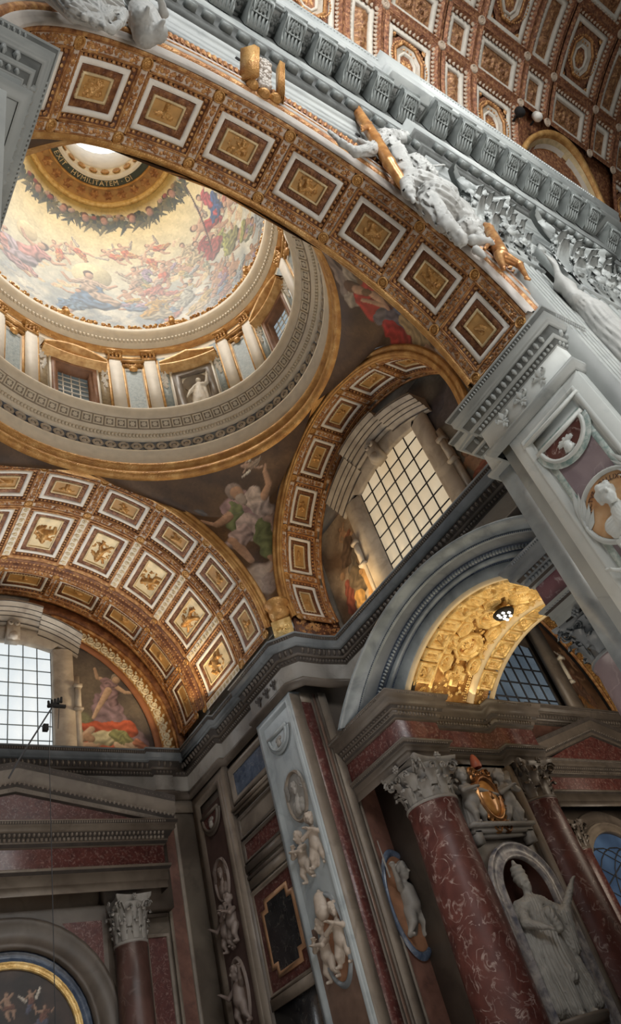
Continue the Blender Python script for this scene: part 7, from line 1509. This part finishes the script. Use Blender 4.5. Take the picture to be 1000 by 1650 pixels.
# ---- medallions and putti on the pilasters
def medallion(name,label,W,u,v,r,ry,disc,rim,figm,text=None,caps=None,tm=None,n0=0,res=40,palms=True):
    t=thing(name,label,'relief')
    P=lambda g,nm,m,**k: g.map(W).build(nm,m,t,**k)
    G_=G().ring((u,v,n0),r*.84,r,.10,40,ry); P(G_,'rim',rim)
    g=G()
    for i in range(44): a=2*PI*i/44; g.egg((u+r*.92*math.cos(a),v+r*.92*ry*math.sin(a),n0+.08),(r*.04,r*.05,.03),5,1)
    P(g,'bead_row',rim,kind='stuff')
    P(G().add([(u+r*.85*math.cos(a),v+r*.85*ry*math.sin(a),n0+.03) for a in np.linspace(0,2*PI,36,endpoint=False)],[[list(range(36))]]),'disc',disc)
    if caps:
        q=r*.98; k=head3((0,-.10,.34),.27,(.55,-1,0),1 if text else 0)+[((0,0,.05),.15,(0,0,-.2),.2),((-.34,.05,-.42),.26,(.34,.05,-.42),.26,1),((-.3,0,-.62),.24,(.28,0,-.62),.24,2),((0,-.05,-.2),.2,(0,-.08,-.6),.28,3)]
        o=sculpt([(tuple(x*q for x in c[0]),c[1]*q,tuple(x*q for x in c[2]),c[3]*q)+tuple(c[4:]) for c in k],56,.03*q,(.02*q,9)).build('bust',figm,t,smooth=True)
        p0=W(arr([[u,v,n0+.02]]))[0]; o.location=p0; n_=W(arr([[u,v,1.]]))[0]-W(arr([[u,v,0.]]))[0]; o.rotation_euler=(0,0,math.atan2(n_[1],n_[0])+PI/2); o.scale=(1,.75,min(ry,1.25))
    if text:
        def tm_(Pq): a=-Pq[:,0]/(r*.70)+PI*.5+.12; q=r*.70+Pq[:,1]; return W(np.stack([u+q*np.cos(a),v+q*np.sin(a)*ry,n0+.035+Pq[:,2]],1))
        text_mesh(text,r*.17,tm_,'inscription',tm,t,.012,1.1)
    if palms:
        g=G()
        for s,a0 in((-1,2.9),(1,.25)):
            for k in range(5): a=a0+s*(-.12*k); g.leaf((u+r*1.02*math.cos(a0),v+r*ry*1.0*math.sin(a0)-.1*k*r,n0+.05),PI/2-s*(-.35-.12*k),r*(1.0-.08*k),r*.09,.08)
        P(g,'palm_leaves',figm)
    return t
BUST=[(-.05,.25,.24,-.02,.02,.20,.06),(0,-.05,.16,0,-.3,.2),(-.05,-.55,.42,.25,-.75,.45),(-.3,-.5,.25,.3,-.45,.25),(.05,.1,.10,.12,-.02,.08,.14),(.13,.2,.05,.2,.1,.05,.2),(-.22,.42,.12,.1,.46,.10,.05),(-.3,.2,.12,-.3,.0,.10,.04)]
def relief_putti(name,label,W,u,v,s,figs,mat,n0=.0,par=None,res=70,hu=1.,hv=1.):
    """putti carved almost free of the wall"""
    caps=[]
    for (x,y,k,p,f) in figs: caps+=putto(x,y,k,p,f)
    g=relief(G(),caps,u,v,hu*s,hv*s,n0,1.25,res,.003,s,border=False); V=np.concatenate(g.V); g.V=[V]; F=g.F[0]; keep=V[F][:,:,2].max(1)>n0+.01; g.F=[F[keep]]
    return tag(g.map(W).build(name,mat,None,smooth=True),label,'relief')
W=WX(13.78)
medallion('portrait_medallion','round orange medallion with a white bearded bust and lettering on the nave pier, right edge',W,-5.02,9.08,.88,1.0,gold('orange_marble',(.46,.22,.10),(.62,.36,.18),(.74,.52,.32),.0,.35,2,.05,6),M_white,M_white,'SANCTVS · CALLIXTVS',BUST,plain('brown_letters',(.16,.09,.06),.5))
P3=lambda x,y,z,s_,pose,f,rz,mat,label: statue('marble_putto',putto3(s_,pose,f)+[((0,.02*s_,.42*s_),.12*s_,(.08*f*s_,.1*s_,.1*s_),.10*s_,3)],mat,label,'statue',(x,y,z),rz,64,.03,(.015,8))
P3(13.78,5.35,7.1,1.25,0,1,-PI/2,M_white,'white marble putto holding up the orange medallion, right edge')
W=WX(13.80)
medallion('portrait_medallion','oval grey medallion with a bust, held by putti on the corner pier',W,-18.45,9.35,.55,1.5,M_dstat,M_tan,M_dstat,None,BUST)
M_dstat2=marble('brownish_statue_marble',(.34,.28,.23),(.46,.39,.33),(.22,.18,.15),1.2,1,.03,rough=.5)
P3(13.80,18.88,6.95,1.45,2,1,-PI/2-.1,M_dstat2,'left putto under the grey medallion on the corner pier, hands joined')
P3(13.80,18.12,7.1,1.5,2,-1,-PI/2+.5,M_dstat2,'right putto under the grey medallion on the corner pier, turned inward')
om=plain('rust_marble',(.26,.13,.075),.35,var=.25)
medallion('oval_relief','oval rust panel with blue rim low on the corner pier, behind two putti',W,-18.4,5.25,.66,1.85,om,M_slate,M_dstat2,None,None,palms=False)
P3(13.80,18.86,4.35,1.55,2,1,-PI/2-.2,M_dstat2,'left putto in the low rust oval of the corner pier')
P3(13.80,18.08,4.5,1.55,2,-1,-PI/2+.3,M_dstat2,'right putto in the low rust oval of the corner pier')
statue('stone_tiara',[((0,0,0),.24,(0,0,.32),.20),((0,0,.32),.20,(0,0,.52),.06)],M_dstat2,'carved stone tiara at the top of the low rust oval on the corner pier','tiara',(13.72,18.5,6.0),0,40,.03)
W=WY(17.46)
medallion('oval_relief','oval brown panel with dark blue rim right of the red strips, behind the sword child',W,15.86,5.68,.69,2.2,om,M_navy,M_dstat,None,None,palms=False)
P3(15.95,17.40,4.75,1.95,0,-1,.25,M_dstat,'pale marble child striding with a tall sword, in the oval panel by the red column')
tag(G().tube([(15.32,17.2,6.3),(15.27,17.2,7.35)],[.035,.015],5).build('marble_sword',M_dstat),'thin marble sword held upright by the child in the oval panel','sword')
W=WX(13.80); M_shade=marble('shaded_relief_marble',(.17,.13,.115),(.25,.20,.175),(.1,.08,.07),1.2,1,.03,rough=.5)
medallion('portrait_medallion','dark oval medallion with shaded bust on the narrow pilaster in the corner',W,-23.75,9.0,.5,1.5,M_brown2,M_shade,M_shade,None,BUST)
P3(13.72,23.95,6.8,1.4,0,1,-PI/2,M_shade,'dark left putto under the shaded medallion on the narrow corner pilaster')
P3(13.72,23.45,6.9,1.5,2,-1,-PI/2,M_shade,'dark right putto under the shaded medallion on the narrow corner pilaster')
medallion('oval_relief','dark oval frame low on the narrow corner pilaster',W,-23.75,5.6,.5,2.0,M_brown2,M_shade,M_shade,None,None,palms=False)
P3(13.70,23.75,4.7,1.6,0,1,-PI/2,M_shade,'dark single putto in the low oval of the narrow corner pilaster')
# corbel under the pendentive
cb_=thing('gilt_corbel','gilt corbel and scroll panel in the corner above the cornice, under the bearded mosaic man','corbel')
g=G().lathe([(0,.0),(.2,.05),(.34,.2),(.38,.4),(.30,.55),(.42,.7),(.48,.8),(0,.85)],c=(14.05,17.2,15.15),k=16).build('corbel_cup',M_gold,cb_,smooth=True)
g=G().bx(-.35,.35,0,.8,0,.12).scroll((-.15,.4,.12),.14,1.3,1,0,.04,.06,9).scroll((.15,.4,.12),.14,1.3,-1,PI,.04,.06,9).map(planeM((13.95,17.1,14.3),(.7071,-.7071,0),(0,0,1))).build('scroll_panel',M_bright,cb_)
# floor and the unseen back of the nave
struct(G().add([(-15,-28,-1.6),(45,-28,-1.6),(45,26,-1.6),(-15,26,-1.6)],[[(0,1,2,3)]]),'floor',M_taupe)
struct(G().bx(20.5,60,26,26.3,-1.6,40).bx(59,59.3,-28,26,-1.6,45).bx(-15,60,-28.3,-28,-1.6,29).bx(16.3,59,6.9,7.1,-1.6,30) if 0 else G().bx(20.5,60,26,26.3,-1.6,40).bx(59,59.3,-28,26,-1.6,45),'wall_far_end',M_taupe)
struct(G().bx(16.9,60,7.3,7.5,14.5,30),'wall_next_bay_side',M_taupe)
